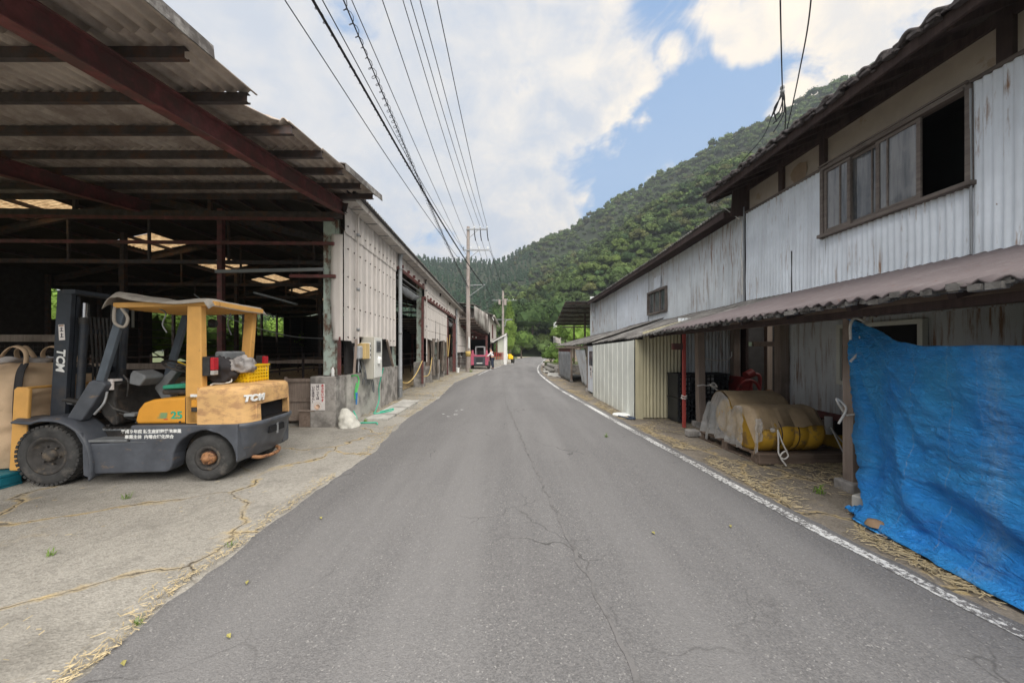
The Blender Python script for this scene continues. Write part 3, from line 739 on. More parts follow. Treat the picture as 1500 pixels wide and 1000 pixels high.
siding(15.35,22.2,3.6,4.36,x=.02); siding(22.2,26.0,3.6,4.36,x=.01); siding(26.2,34.9,1.3,3.6); siding(26.1,34.9,3.58,4.36,x=.02)
# split panel gaps (missing sheet)
for y in (18.0,19.3):
    q=MB(); q.add([(.032,y,1.95),(.032,y+.13,1.93),(.032,y+.10,2.75),(.032,y+.04,2.9)],[(0,1,2,3)]); q.build('torn_gap',MT['black'],LB,solid=.004)
# fixing hooks
hk=MB()
for (ya,yb,zs) in ((7.6,11.2,(1.75,2.35,2.95,3.5,3.95)),(15.5,22,(2.3,2.8,3.3,3.9)),(26.4,34,(1.8,2.6,3.3,3.9))):
    y=ya
    while y<yb:
        for z in zs:
            hk.bar((.03,y,z),(.055,y,z-.005),.016,.016); hk.bar((.052,y,z+.012),(.052,y,z-.025),.012,.012)
        y+=.33
o=hk.build('sheet_hooks',MT['darksteel'],LB); o['kind']='stuff'
# window lintels
for a,b_ in ((11.3,15.2),(22.2,26.0),(15.3,22.2)):
    q=MB(); q.bar((.05,a,3.58 if a>15 else 3.93),(.05,b_,3.58 if a>15 else 3.93),.06,.09); q.build('lintel',MT['redsteel'],LB)
    z=3.62 if a>15 else 3.97
    y=a+.3
    while y<b_:
        q=MB(); q.box(.06,.14,y,y+.05,z,z+.09); q.build('bracket',MT['redsteel'],LB); y+=.8
# rolled sheets at the top of the doorways
for a,b_ in ((11.5,15.0),(22.9,25.2)):
    q=MB(); zt=3.75 if a<15 else 3.4
    q.grid(lambda u,v:(-.08+.10*math.sin(v*2*math.pi)*(.8+.5*nz(u*5,v)),lerp(a,b_,u),zt-.18-(.30*math.sin(u*math.pi)**.8*(.5+.5*math.cos(v*2*math.pi)))+.05*nz(u*7,v*3)),30,12)
    q.build('rolled_sheet',MT['sheetgrey'],LB)
    q=MB(); q.cyl((-.02,a,zt),(-.02,b_,zt),.02); q.cyl((-.10,a,zt-.1),(-.10,b_,zt-.12),.015); q.build('roller_rail',MT['steelgalv'],LB)
# brown rolled curtains hung between piers
for y,w_ in ((17.55,.42),(19.0,.2),(20.7,.4),(21.9,.25)):
    q=MB()
    def cf(u,v):
        z=lerp(.35,2.0,v); pinch=.55+.45*abs(v-.35)/.65+(.25 if v<.35 else 0)
        a=u*2*math.pi; rr=w_*pinch*(1+.25*math.sin(a*7+v*3))
        return (-.02+math.cos(a)*rr*.22,y+math.sin(a)*rr*.62,z)
    q.grid(cf,56,14); q.build('rolled_curtain',MT['curtain'],LB,recalc=False)
# eaves gutter and fascia
q=MB(); q.prism([(.04,4.34),(.30,4.34),(.33,4.47),(.30,4.47),(.275,4.37),(.04,4.37)],Y0-.1,YE,'y'); q.build('gutter',MT['gutter'],LB)
q=MB(); q.grid(lambda u,v:(.36-.25*v,lerp(Y0-.3,YE,u),4.50+.10*v+.018*math.sin(u*2*math.pi*210)),1680,2); q.build('roof_edge',MT['asb_top'],LB,recalc=False,solid=.02)
q=MB()
y=Y0+.3
while y<YE: q.bar((.05,y,4.33),(.30,y,4.325),.02,.012); y+=.9
q.build('gutter_brackets',MT['steelgalv'],LB)
# downpipes
for y,zb in ((8.02,1.62),(11.42,.08),(15.55,1.0),(26.35,.1)):
    q=MB(); rr=.055 if y>11 and y<12 or y>26 else .022
    q.tube([(.09,y,zb),(.09,y,4.25),(.14,y,4.36)],rr,14)
    o=q.build('downpipe',MT['pipe_grey'] if rr>.03 else MT['siding'],LB)
    q=MB()
    for z in (zb+.3,(zb+3.9)/2,3.9): q.lathe([(rr+.006,-.03),(rr+.012,-.03),(rr+.012,.03),(rr+.006,.03)],(.09,y,z),n=14)
    q.build('pipe_clip',MT['steelgalv'],o)
q=MB(); q.tube([(.09,11.42,.08),(.09,11.42,.62)],.066,14); q.build('pipe_foot',MT['steelgalv'],LB)
# jagged end flap at the corner
q=MB()
def flap(u,v):
    z=lerp(1.68,3.75,v); return (lerp(0,-.17-.05*nz(z*3,2)-.06*(1-abs(v-.6)),u),7.46-.02*u,z)
q.grid(flap,3,40); q.build('corner_flap',MT['siding'],LB,recalc=False,solid=.004)
# gable-end girts over the opening (run away to the left from the corner column)
for z,xa,xb,m in ((4.02,-.15,-16,'redsteel'),(3.55,-.15,-16,'redsteel'),(3.05,-.35,-2.4,'steelgalv'),(2.92,-.12,-1.0,'redsteel')):
    q=MB(); q.bar((xa,Y0-.02,z),(xb,Y0+.0,z-.05 if m=='steelgalv' else z),.05,.06); q.build('girt',MT[m],LB)
# inner red column line and struts
for x,y,m in ((-4.98,11.2,'redsteel'),(-9.8,13.4,'darksteel'),(-5.3,18,'darksteel'),(-9.8,19,'darksteel'),(-11.4,9.2,'darksteel')):
    q=MB(); q.ibeam((x,y,0),(x+.001,y,roofpt(x,y)[2]-.1),.15,.15) if False else q.box(x-.07,x+.07,y-.07,y+.07,0,roofpt(x,y)[2]-.12)
    q.build('inner_column',MT[m],LB)
# conduit dropping inside
q=MB(); q.tube(catmull([(-5.2,10.5,3.0),(-4,10,2.35),(-2,9,1.85),(-.45,7.9,1.72)],6),.012,6); q.build('cable_run',MT['steelgalv'],LB)
for a,b_ in (((-3.6,10.5,3.05),(-2.3,10.2,2.7)),((-6.5,14,3.0),(-5.0,13.6,2.75)),((-2.9,13,2.7),(-1.9,12.6,2.5))):
    q=MB(); q.bar(a,b_,.06,.05); q.build('strip_lamp',MT['greyplastic'],LB)
# back wall: dark boards with window gaps, a rail fence with trees beyond
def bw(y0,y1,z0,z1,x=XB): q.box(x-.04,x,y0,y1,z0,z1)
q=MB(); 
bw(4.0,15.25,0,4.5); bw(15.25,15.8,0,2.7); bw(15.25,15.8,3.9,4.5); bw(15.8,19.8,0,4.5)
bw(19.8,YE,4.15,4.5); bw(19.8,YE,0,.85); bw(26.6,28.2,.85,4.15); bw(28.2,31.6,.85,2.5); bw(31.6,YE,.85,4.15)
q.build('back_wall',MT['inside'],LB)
q=MB()
for z in (1.15,1.45,1.75,2.1,2.5,2.9): q.cyl((XB+.12,16.0,z),(XB+.12,YE,z),.022,6)
q.build('back_rails',MT['darksteel'],LB)
q=MB()
y=9.5
while y<YE: q.box(XB+.03,XB+.15,y,y+.12,0,4.4); y+=1.9
q.build('back_posts',MT['darksteel'],LB)
for y in (17.9,18.15,18.5):
    q=MB(); q.box(XB+.2,XB+.24,y,y+.10,2.55,3.6); q.build('pale_slat',MT['white'],LB)
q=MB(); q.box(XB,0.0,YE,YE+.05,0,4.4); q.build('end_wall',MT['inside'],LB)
# feed barriers inside
for x,y0,y1 in ((-2.6,9.2,34),(-8.8,9.5,34)):
    q=MB()
    for z in (.55,.95,1.25): q.cyl((x,y0,z),(x,y1,z),.03,8)
    y=y0
    while y<y1: q.cyl((x,y,0),(x,y,1.35),.035,8); y+=1.9
    q.build('feed_barrier',MT['darksteel'],LB)
for y in (9.6,13.5,):
    q=MB(); q.box(-7.6,-2.7,y,y+.12,1.02,1.16); q.build('rail_beam',MT['wood'],LB)
q=MB(); q.grid(lambda u,v:(lerp(-14,-.5,u),lerp(8.3,34,v),.02+.22*max(0,math.sin(u*math.pi))*(.6+.4*nz(u*9,v*20))),40,60); 
tag(q.build('straw_bedding',MT['dirt'],None),'dark straw bedding covering the barn floor','bedding',kind='stuff').matrix_basis=Matrix.Translation((-3.06,0,0))@Matrix.Rotation(R(1.84),4,'Z')

# open-fronted canopy over the forklift (lean-to rising towards the barn gable)
CN=empty('canopy','rust-beamed corrugated canopy roof with ragged sheet edge above the forklift','canopy',(0,0,0))
def cz(y): return 4.0+(y-2.74)*.100
secs=[(1.0,2.95,-2.66),(2.9,4.62,-2.60),(4.56,5.3,-2.60),(5.2,6.45,-2.58),(6.35,7.50,-2.60)]
def edge(y,k):  # ragged right edge
    base={0:-2.62,1:-2.64,2:-2.62,3:-2.60,4:-2.58}[k]
    return base
pieces=[(.6,3.05,0,-2.60),(2.95,3.95,1,-2.63),(3.9,4.7,2,-2.72),(4.55,5.32,3,-2.62),(5.25,6.6,4,-2.60),(6.5,7.42,4,-2.62)]
for k,(y0,y1,kk,xr) in enumerate(pieces):
    for (xa,xb) in ((xr,-7.0),(-7.0,-12.0)):
        q=MB(); n=int((xa-xb)/.13)
        def f(u,v):
            x=lerp(xa if not(k==2 and xa>-5) else lerp(-3.08,-2.64,v),xb,u); y=lerp(y0-(0 if v>0 else 0),y1,v)
            if v==0 and xa>-5 and k in(3,): y-=.03+.05*abs(nz(x*9,k))
            return Vector((x,y,cz(y)+.02+.025*math.sin(2*math.pi*x/.13)+(.012*(k%2))+.01*nz(x,y)))
        q.grid(f,n*8,6); q.build('roof_sheet',MT['asb'],CN,recalc=False,solid=.012)
for i,(y,xr) in enumerate([(1.3,-2.7),(1.9,-2.7),(2.55,-2.72),(3.2,-2.74),(3.87,-2.68),(4.57,-2.63),(5.27,-2.62),(5.9,-2.62),(6.6,-2.62),(7.2,-2.62)]):
    q=MB(); z=cz(y)-.055
    # lipped channel section
    q.box(xr-9.3,xr,y-.004,y+.0,z-.05,z+.045); q.box(xr-9.3,xr,y,y+.05,z+.041,z+.045); q.box(xr-9.3,xr,y,y+.05,z-.05,z-.046); q.box(xr-9.3,xr,y+.046,y+.05,z-.046,z-.03)
    q.build('purlin',MT['darksteel'] if i!=2 else MT['redsteel'],CN)
for x in (-3.32,-7.1,-11.0):
    q=MB(); q.ibeam((x,.7,cz(.7)-.22),(x+.02,7.46,cz(7.46)-.22),.13,.24,.014); q.build('rafter',MT['redsteel'],CN)
for x in (-3.32,-7.1,-11.0):
    q=MB(); q.box(x-.08,x+.08,.62,.78,0,cz(.7)-.35); q.build('post',MT['redsteel'],CN)
# flashing board on the outer top edge, near and far lengths
for ya,yb,xo in ((.6,3.3,-2.60),(5.9,7.55,-2.59)):
    q=MB(); q.add([(xo-.10,ya,cz(ya)+.075),(xo+.02,ya,cz(ya)+.06),(xo+.03,ya,cz(ya)-.05),(xo-.10,yb,cz(yb)+.075),(xo+.02,yb,cz(yb)+.06),(xo+.03,yb,cz(yb)-.05)],[(0,1,4,3),(1,2,5,4)]); q.build('edge_flashing',MT['asb_top'],CN,solid=.012)

# yard kerb slab beneath the cabinets
q=MB(); q.prism([(-3.1,8.1),(-2.62,8.05),(-2.66,11.0),(-3.2,11.2)],-.02,.05,'z'); tag(q.build('concrete_slab',MT['concrete_lt'],bevel=.01),kind='structure')

def LW(x,y,z): return LBm@Vector((x,y,z))
LBm=Matrix.Translation((-3.06,0,0))@Matrix.Rotation(R(1.84),4,'Z')
def at_lb(o): o.matrix_basis=LBm@o.matrix_basis; return o
# breaker box, meter cabinet
e=empty('meter_cabinet','tall off-white electricity meter cabinet with a window fixed under the barn siding','cabinet',LW(-.05,9.1,.84),R(1.84))
q=MB(); q.box(0,.27,-.52,.05,0,.95); q.build('case',MT['box_side'],e,bevel=.012)
q=MB(); q.box(.272,.30,-.50,.03,.02,.93); d=q.build('door',MT['box_w'],e,bevel=.01)
q=MB(); q.box(.302,.312,-.40,-.10,.60,.86); w_=q.build('window',MT['greyplastic'],d,bevel=.005)
q=MB()
for k in range(4): q.box(.313,.318,-.37,-.13,.64+.05*k,.66+.05*k)
q.build('dials',MT['black'],w_)
q=MB(); q.lathe([(0,.07),(.06,.06),(.075,0)],(.302,-.24,.43),'x',18); q.box(.302,.36,-.31,-.18,.34,.42); q.build('socket_cover',MT['white'],d,bevel=.01)
e=empty('breaker_box','small aged cream breaker box beside the meter cabinet','cabinet',LW(-.02,8.45,1.30),R(1.84))
q=MB(); q.box(0,.20,-.22,.02,0,.34); q.build('case',MT['box_y'],e,bevel=.01)
q=MB(); q.box(0,.205,.022,.07,0.0,.36); q.build('side_panel',MT['white'],e)
q=MB()
for k in range(3): q.box(.207,.212,.03,.06,.06+.1*k,.11+.1*k)
q.build('knockouts',MT['black'],e)
e=empty('grey_junction_box','rounded grey junction box left of the cream breaker box','box',LW(-.02,8.15,1.32),R(1.84)); q=MB(); q.box(0,.14,-.12,.08,-.02,.26); q.build('case',MT['pipe_grey'],e,bevel=.03); q=MB(); q.cyl((.07,0,-.02),(.07,0,-.3),.015); q.build('conduit',MT['pipe_grey'],e)
e=empty('cable_bundle','loose grey cables looping down the wall below the breaker box','cable',LW(.02,8.45,.6),R(1.84))
for k in range(7):
    q=MB(); y=-.25+.09*k+.03*rnd.random(); dz=.15*rnd.random()
    if k<4: q.tube(catmull([(0,y,.72),(.06,y+.05,.5-dz),(.03,y+.2,.25-dz),(.03,y+.3,.4),(.05,y+.32,.1)],6),.008,6)
    else: q.tube(catmull([(0,.3+.02*k,.5),(.06,.32+.03*k,.1-dz*.5),(.06,.42+.03*k,-.05-dz*.5),(.05,.52+.02*k,.05),(0,.55+.01*k,.35)],6),.008,6)
    q.build('cable',MT['greyplastic'],e)
# diagonal timber props
for a,b_,nm,l in (((.02,Y0+.55,1.0),(.06,8.0,1.72),'timber_prop','pale diagonal timber prop at the barn corner pier'),((.02,10.9,1.03),(.05,10.2,1.75),'timber_prop','pale diagonal timber prop right of the meter cabinet')):
    q=MB(); q.bar(LW(*a),LW(*b_),.05,.05); tag(q.build(nm,MT['wood']),l,'prop')
# hoses
q=MB(); q.tube(catmull([LW(.20,9.4,1.05),LW(.08,9.45,.6),LW(.06,9.5,.25),LW(.14,9.0,.07),LW(.25,8.6,.065),LW(.5,9.0,.065),LW(.45,9.3,.065),LW(.3,8.8,.07)],8),.013,8)
tag(q.build('garden_hose',MT['hose']),'teal green hose running down beside the meter cabinet onto the slab','hose')
q=MB(); q.tube(catmull([LW(.0,8.0,.22),LW(.08,7.95,.1),LW(.16,7.8,.02),LW(.35,7.75,.02),LW(.55,7.75,.02),LW(.62,7.6,.02)],8),.013,8)
tag(q.build('garden_hose',MT['hose']),'green hose end trailing over the ground by the corner pier','hose')
e=empty('hose_coil','bright green hose loop with a blue spray nozzle hanging on the pale wall','hose',LW(0,8.03,.75),R(1.84))
q=MB(); q.tube(catmull([(-.04,-.03,.2),(.03,.08,.2),(.05,.14,.08),(.04,.06,-.1),(.03,-.02,-.28),(.03,.0,-.1),(.04,.05,.05)],8),.015,8); q.build('hose_loop',mat('fresh green hose',(.08,.50,.12),.4,bump=0),e)
q=MB(); q.tube([(.05,0,-.15),(.05,0,-.28),(.05,0,-.4)],[.03,.022,.012],10); q.build('nozzle',MT['hoseblue'],e)
# sack slumped at the pier
q=MB()
def sack(u,v):
    a=u*2*math.pi; h=v; rr=(.19*(1-h)**.55+.03)*(1+.18*nz(math.cos(a)*2,math.sin(a)*2,h*5))
    return LW(.02+math.cos(a)*rr*.9+.10*(1-h),7.48+math.sin(a)*rr,.36*h**.9)
q.grid(sack,30,14); tag(q.build('plastic_sack',mat('crumpled whitish sack',(.55,.54,.49),.6,var=.2,scale=9,bump=.5,bscale=20)),'crumpled whitish sack slumped at the corner pier foot','sack')
# poster on the corner pier (kept flat as in the place)
PM=LBm@Matrix.Translation((-.46,Y0-.012,.60))
e=empty('warning_poster','weathered warning poster in Japanese on the corner pier','sign',PM.translation,R(1.84))
q=MB(); q.grid(lambda u,v:(lerp(-.135,.135,u)+.008*nz(u*3,v*9),-.001,lerp(-.27,.24,v)+.008*nz(u*8,3)),8,10,False); q.build('board',MT['paper'],e,solid=.004)
RX=Matrix.Rotation(R(90),4,'X')
def vtext(s,x,z0,size,m,step=None):
    step=step or size*1.0
    for k,ch in enumerate(s):
        if ch==' ': continue
        text('lettering',ch,size,m,e,Matrix.Translation((x,-.006,z0-k*step))@RX,.001,.0012)
vtext('あぶないです',.09,.20,.060,MT['redink'],.058)
vtext('はいっては',.00,.19,.060,MT['ink'],.058)
vtext('いけません！',-.085,.17,.060,MT['ink'],.056)
q=MB(); q.lathe([(0,.004),(.065,.003),(.068,0)],(0,-.006,-.19),'y',20); q.build('round_emblem',mat('orange print',(.72,.36,.08),.7,bump=0),e)
q=MB(); q.lathe([(0,.004),(.042,.003),(.043,0)],(0,-.0095,-.20),'y',20); q.build('round_emblem',mat('peach print',(.72,.48,.34),.7,bump=0),e)
# little can on the pier
q=MB(); c=LW(-.22,Y0+.1,.98); q.lathe([(0,0),(.035,0),(.037,.01),(.037,.13),(.02,.16),(.02,.175),(0,.175)],c,n=16); tag(q.build('spray_can',MT['white']),'small white can standing on the corner pier','can')
# wooden gate leaning inside the first opening
e=empty('wooden_gate','grey plywood gate leaning beside the corner pier','gate',(-4.25,7.75,0),R(4))
q=MB(); q.box(-.30,.30,0,.02,.05,.90); q.build('panel',MT['wood'],e)
q=MB()
for z in (.07,.45,.85): q.box(-.33,.33,-.03,-.002,z,z+.07)
for x in (-.33,.27): q.box(x,x+.06,-.05,-.032,.02,.95)
q.build('frame',MT['wood'],e)
e=empty('bench_box','low dark wooden box beside the corner pier','box',(-3.98,7.42,0)); q=MB(); q.box(-.16,.13,0,.3,0,.30); q.build('case',MT['wood_y'],e,bevel=.01); q=MB(); q.box(-.18,.15,-.02,.32,.302,.33); q.build('lid',MT['wood'],e)
# yellow ropes
def rope(name,pts,r_,m,label,group=None):
    q=MB(); q.tube(catmull(pts,8),r_,6); return tag(q.build(name,MT[m]),label,'rope',group)
rope('yellow_rope',[LW(0,15.1,1.05),LW(.02,13.9,.62),LW(.05,12.6,.42),LW(.0,11.5,.55)],.02,'rope_y','yellow rope slung across the first doorway')
rope('yellow_rope',[LW(0,17.3,1.15),LW(.02,16.7,.6),LW(.02,16.2,.42),LW(.0,15.4,.42)],.018,'rope_y','yellow rope hanging from the first rolled curtain')
rope('yellow_rope',[LW(.05,21.9,2.2),LW(.06,21.9,1.5),LW(.05,22.2,1.1),LW(.05,22.6,1.5),LW(.05,23.1,2.4)],.02,'rope_y','yellow rope looped in a V near the rusty door post')
# back greenery seen through the barn
for k in range(9):
    y=17.5+2.7*k; x=-20.6-.5*rnd.random(); P=[pA,pB_,pD][k%3]
    tree('shrub',['leafy shrub behind the barn at its near end','leafy shrub behind the barn, seen left of the forklift mast','leafy shrub behind the barn rails, seen through the mast','leafy shrub behind the barn, seen over the steering wheel','leafy shrub behind the barn, seen between the guard posts','leafy shrub behind the barn, seen right of the rear guard post','leafy shrub behind the barn, seen behind the red column','leafy shrub behind the barn, seen under the sagging cable','leafy shrub behind the barn, nearest the corner column'][k],'shrub',(x,y,-.9),4.4+rnd.random(),2.4,MT['leaf'] if k%2 else MT['leaf_lime'],P,group='shrubs behind the barn',trunk=.12,seed=k+20)

for k in range(8):
    tree('thicket_tree',['thicket tree behind the barn shrubs, end nearest the road side view','second thicket tree behind the barn shrubs','third thicket tree behind the barn shrubs','fourth thicket tree behind the barn shrubs','fifth thicket tree behind the barn shrubs','sixth thicket tree behind the barn shrubs','seventh thicket tree behind the barn shrubs','farthest thicket tree behind the barn shrubs'][k],'tree',(-24.5-rnd.random(),17+3.6*k,-1.5),6.2,3.3,MT['leaf_dark'],[pA,pB_,pD][k%3],group='thicket behind the barn',seed=k+50)
# ================================================================== FORKLIFT  (local: +x forward, +y its left side = towards the camera)
FK=empty('forklift','orange and charcoal forklift truck with canvas-topped guard parked under the canopy','forklift',(-3.50,4.86,0),R(183.2))
def part(q,name,m,bevel=.008,parent=None,**k): return q.build(name,MT[m],parent or FK,bevel=bevel,**k)
WB=1.64
def wheel(x,yo,yi,r,rr,name='wheel',rear=False):
    s=1 if yo>yi else -1; w=abs(yo-yi)
    q=MB(); pr=[(rr,0),(rr+.01,-.012*s),(r*.80,-.0*s),(r*.93,-.012*s),(r,-.045*s),(r,-(w-.045)*s),(r*.93,-(w-.01)*s),(rr,-w*s)]
    q.lathe(pr,(x,yo,r),'y',56)
    o=q.build('tyre',MT['rubber'],None)
    e=bpy.data.objects.new(name,None)
    e=q2=None
    return o
def make_wheel(x,yo,yi,r,rr,rear):
    s=1 if yo>yi else -1; w=abs(yo-yi)
    q=MB(); q.lathe([(rr,-w*.45*s),(rr,-.02*s),(rr+.02,0),(rr-.015,.004*s),(rr-.03,-.02*s),(rr*.62,-.07*s),(rr*.5,-.05*s),(0,-.05*s)],(x,yo,r),'y',40)
    rim=q.build('wheel',MT['rim'],FK)
    q=MB(); q.lathe([(rr,-.01*s),(rr+.02,.006*s),(r*.86,.008*s),(r*.95,-.012*s),(r*.985,-.03*s),(r*.985,-(w-.03)*s),(r*.93,-(w-.01)*s),(rr,-w*s)],(x,yo,r),'y',56)
    if not rear:   # tread lugs
        for k in range(40):
            a=2*math.pi*k/40; c,sn=math.cos(a),math.sin(a)
            M=Matrix.Translation((x,yo,r))@Matrix.Rotation(-a,4,'Y')
            q.box(r*.93,r,-.055 if s>0 else .0,0 if s>0 else .055,-.017,.017,m=M)
            M2=Matrix.Translation((x,yo-s*(w*.5),r))@Matrix.Rotation(-a-.07,4,'Y'); q.box(r*.97,r,-.05,.05,-.017,.017,m=M2)
    q.build('tyre',MT['rubber'],rim)
    q=MB()
    if rear:
        q.lathe([(.075,-.05*s),(.075,.0),(.06,.01*s),(.035,.015*s),(.034,.05*s),(.0,.055*s)],(x,yo,r),'y',20)
        for k in range(6):
            a=k*math.pi/3; q.cyl((x+.055*math.cos(a),yo,r+.055*math.sin(a)),(x+.055*math.cos(a),yo+.022*s,r+.055*math.sin(a)),.009,6)
        q.build('hub',MT['hub'],rim)
    else:
        q.lathe([(.07,-.06*s),(.07,-.02*s),(.05,0),(0,.0)],(x,yo,r),'y',20)
        for k in range(6):
            a=k*math.pi/3+.2; q.cyl((x+.10*math.cos(a),yo-.05*s,r+.10*math.sin(a)),(x+.10*math.cos(a),yo-.025*s,r+.10*math.sin(a)),.011,6)
        q.build('hub',MT['rim'],rim)
for s in (1,-1):
    make_wheel(WB,.575*s,.33*s,.335,.20,False)
    make_wheel(0,.50*s,.31*s,.262,.13,True)
q=MB(); q.cyl((0,-.3,.26),(0,.3,.26),.05); q.cyl((WB,-.33,.335),(WB,.33,.335),.09); q.box(-.12,.12,-.28,.28,.16,.34); part(q,'axles','grease')
# --- chassis side (near & far skins) : profile with rear wheel arch
def arc(cx,cz,r,a0,a1,n=10): return [(cx+r*math.cos(lerp(a0,a1,k/n)),cz+r*math.sin(lerp(a0,a1,k/n))) for k in range(n+1)]
side=[(1.10,.13),(1.27,.13),(1.27,.46),(.82,.475),(.80,.66),(.30,.66),(-.12,.655),(-.12,.60)]+arc(0,.28,.31,R(112),R(0),8)[0:0]
body=[(1.20,.12),(1.235,.46),(.80,.47),(.79,.655),(-.10,.655)]+[(-.10,.60)]+arc(.0,.27,.335,R(107),R(20),8)+[(.34,.17),(.38,.14)]
# keep arch on wheel: build body as polygon (x right is forward)
q=MB()
poly=[(1.22,.12),(1.24,.46),(.80,.47),(.79,.655),(-.08,.655),(-.08,.60),(.05,.585),(.16,.55),(.245,.49),(.30,.42),(.335,.33),(.345,.22),(.37,.155),(.42,.13)]
q.prism(poly,.36,.555,'y'); q.prism(poly,-.555,-.36,'y'); part(q,'chassis','fk_grey',.018)
q=MB(); q.box(.38,1.60,-.355,.355,.16,.60); q.box(-.02,.78,-.355,.355,.35,.64); q.box(1.25,1.75,-.3,.3,.15,.62); part(q,'frame_body','grease',.01)
q=MB(); q.box(.82,1.24,.38,.565,.474,.50); q.box(.82,1.24,-.565,-.38,.474,.50); q.box(.80,1.30,-.37,.37,.56,.585); part(q,'step','greyplastic',.006)
for k in range(6): pass
q=MB()
for k in range(7): q.box(.86+.055*k,.88+.055*k,-.3,.40,.588,.60)
part(q,'floor_ribs','grease',.002)
# --- front fender sweeping over the front tyre down to the sill
def fender(s):
    pr=[(1.80,.72),(1.72,.745),(1.62,.75),(1.50,.735),(1.38,.68),(1.28,.59),(1.22,.48),(1.185,.34),(1.17,.20),(1.18,.09)]
    pr=[(a,b) for a,b in [(1.98,.735)]+pr]
    P=catmull([(a,0,b) for a,b in pr],5)
    q=MB(); n=len(P)-1
    def f(u,v):
        p=P[round(u*n)]; y=lerp(.30,.60,v); drop=(.0 if v<.8 else (v-.8)/.2*.03)
        return (p.x,y*s,p.z-drop)
    q.grid(f,n,10); return q.build('fender',MT['fk_grey'],FK,solid=.02,recalc=False)
fender(1); fender(-1)
q=MB(); q.prism([(1.17,.09),(1.24,.12),(1.25,.46),(1.33,.60),(1.27,.585),(1.21,.46),(1.19,.3)],.36,.60,'y'); part(q,'fender_skirt','fk_grey',.01)
# front post bases (charcoal cowls) 
for s in (1,-1):
    y=.45*s; q=MB(); q.prism([(1.52,.73),(1.36,.70),(1.10,1.10),(1.13,1.14),(1.24,1.16),(1.28,1.14)],y-.05,y+.05,'y'); part(q,'post_base','fk_grey',.015)
# --- hood (orange engine cover side)
q=MB(); hp_=[(.79,.66),(.785,.72),(.76,.82),(.70,.90),(.60,.935),(.45,.95),(.23,.965),(.23,.66)]
q.prism(hp_,-.50,.50,'y'); part(q,'hood','fk_hood',.03,seg=3)
q=MB(); q.box(.10,.23,-.515,.515,.66,.98)
part(q,'hood_back','fk_orange',.01)
# --- counterweight, rounded plan
def cw(z0,z1,grow0,grow1,nz_=6,notch=None):
    q=MB()
    def plan(t,g):   # t 0..1 around rear from near side to far side
        # superellipse: x from +.10 to -.62, y +-.54
        a=lerp(math.pi/2,-math.pi/2,t); c=math.cos(a); s_=math.sin(a); n=.48
        return (-.02-(.425+g)*(abs(c)**n), .545*(1 if s_>0 else -1)*(abs(s_)**n))
    def f(u,v):
        z=lerp(z0,z1,v); g=lerp(grow0,grow1,v)
        if u==0: return (.08,.545,z)
        if u==1: return (.08,-.545,z)
        x,y=plan((u-1/48)/(1-2/48),g); return (x,y,z)
    sk_=None
    q.grid(f,48,nz_,True,skip=notch)
    return q,plan
def slot(z0,z1):
    pass
# upper orange body with a grab slot at the back
q,_=cw(.655,.98,.035,.02,8,notch=lambda u,v:(.40<u<.60 and v<.62))
part(q,'counterweight','fk_weight',0,recalc=False)
CW=[o for o in FK.children if o.name.startswith('counterweight')][0]
def cwplan(t,g,sc=1):
    a=lerp(math.pi/2,-math.pi/2,t); c=math.cos(a); s_=math.sin(a); n=.48
    return (-.02-(.425+g)*(abs(c)**n)*sc, .545*(1 if s_>0 else -1)*(abs(s_)**n)*sc)
# crown of the counterweight (rounded shoulder + top)
q=MB()
def top(u,v):
    sc=[1,.992,.97,.93,.6,.05][round(v*5)]; z=[.98,1.03,1.06,1.075,1.085,1.09][round(v*5)]
    if u in (0,1): return (.08+(-.0),(.545 if u==0 else -.545)*sc,z)
    x,y=cwplan((u-1/48)/(1-2/48),.02,sc); return (x,y,z)
q.grid(top,48,5); part(q,'counterweight_top','fk_weight',0,parent=CW,recalc=False)
q=MB(); q.box(.07,.085,-.54,.54,.656,1.07); part(q,'bulkhead','fk_weight',0,parent=CW)
# dark cavity behind slot
q=MB(); q.box(-.38,-.30,-.40,.40,.66,.87); part(q,'recess','black',0,parent=CW)
q=MB()  # slot lips
q.box(-.46,-.34,.345,.365,.655,.865); q.box(-.46,-.34,-.365,-.345,.655,.865); q.box(-.465,-.34,-.345,.345,.85,.87); part(q,'slot_lip','fk_weight',.006,parent=CW)
# lower charcoal body
q=MB()
def low(u,v):
    z=[.21,.24,.42,.55,.60,.615,.65,.656][round(v*7)]; g=[-.10,-.07,-.005,.02,.055,.065,.065,.035][round(v*7)]; sc=[.93,.95,.985,1,1.01,1.015,1.015,1][round(v*7)]
    if u==0 or u==1:
        s_=1 if u==0 else -1; return (-.02 if z>=.60 else -math.sqrt(max(0,.335**2-(z-.27)**2)),.545*sc*s_,z)
    t=(u-1/48)/(1-2/48); x,y=cwplan(t,g,1); y*=sc
    # wheel arch cut on the sides
    if z<.60:
        rr=.335; dx=abs(x-0); zz=math.sqrt(max(0,rr*rr-x*x))+.27 if dx<rr else 0
        if z<zz and abs(y)>.40: 
            x=min(x,-math.sqrt(max(0,rr*rr-(z-.27)**2)))
    return (x,y,z)
q.grid(low,48,7)
LC=part(q,'bumper','fk_grey',0,recalc=False)
# side filler over the arch
q=MB()
pf=[(-.08,.655),(-.36,.655),(-.36,.25),(-.345,.22),(-.335,.33),(-.30,.42),(-.245,.49),(-.16,.55),(-.05,.585),(-.08,.60)]
for s in (1,-1):
    q=MB(); q.prism([(x,z) for x,z in pf], .40*s,.552*s,'y'); part(q,'arch_panel','fk_grey',.008)
q=MB(); q.box(-.40,.05,-.48,.48,.62,.654); q.box(-.34,-.30,-.46,.46,.26,.62); part(q,'inner_weight','grease',0)
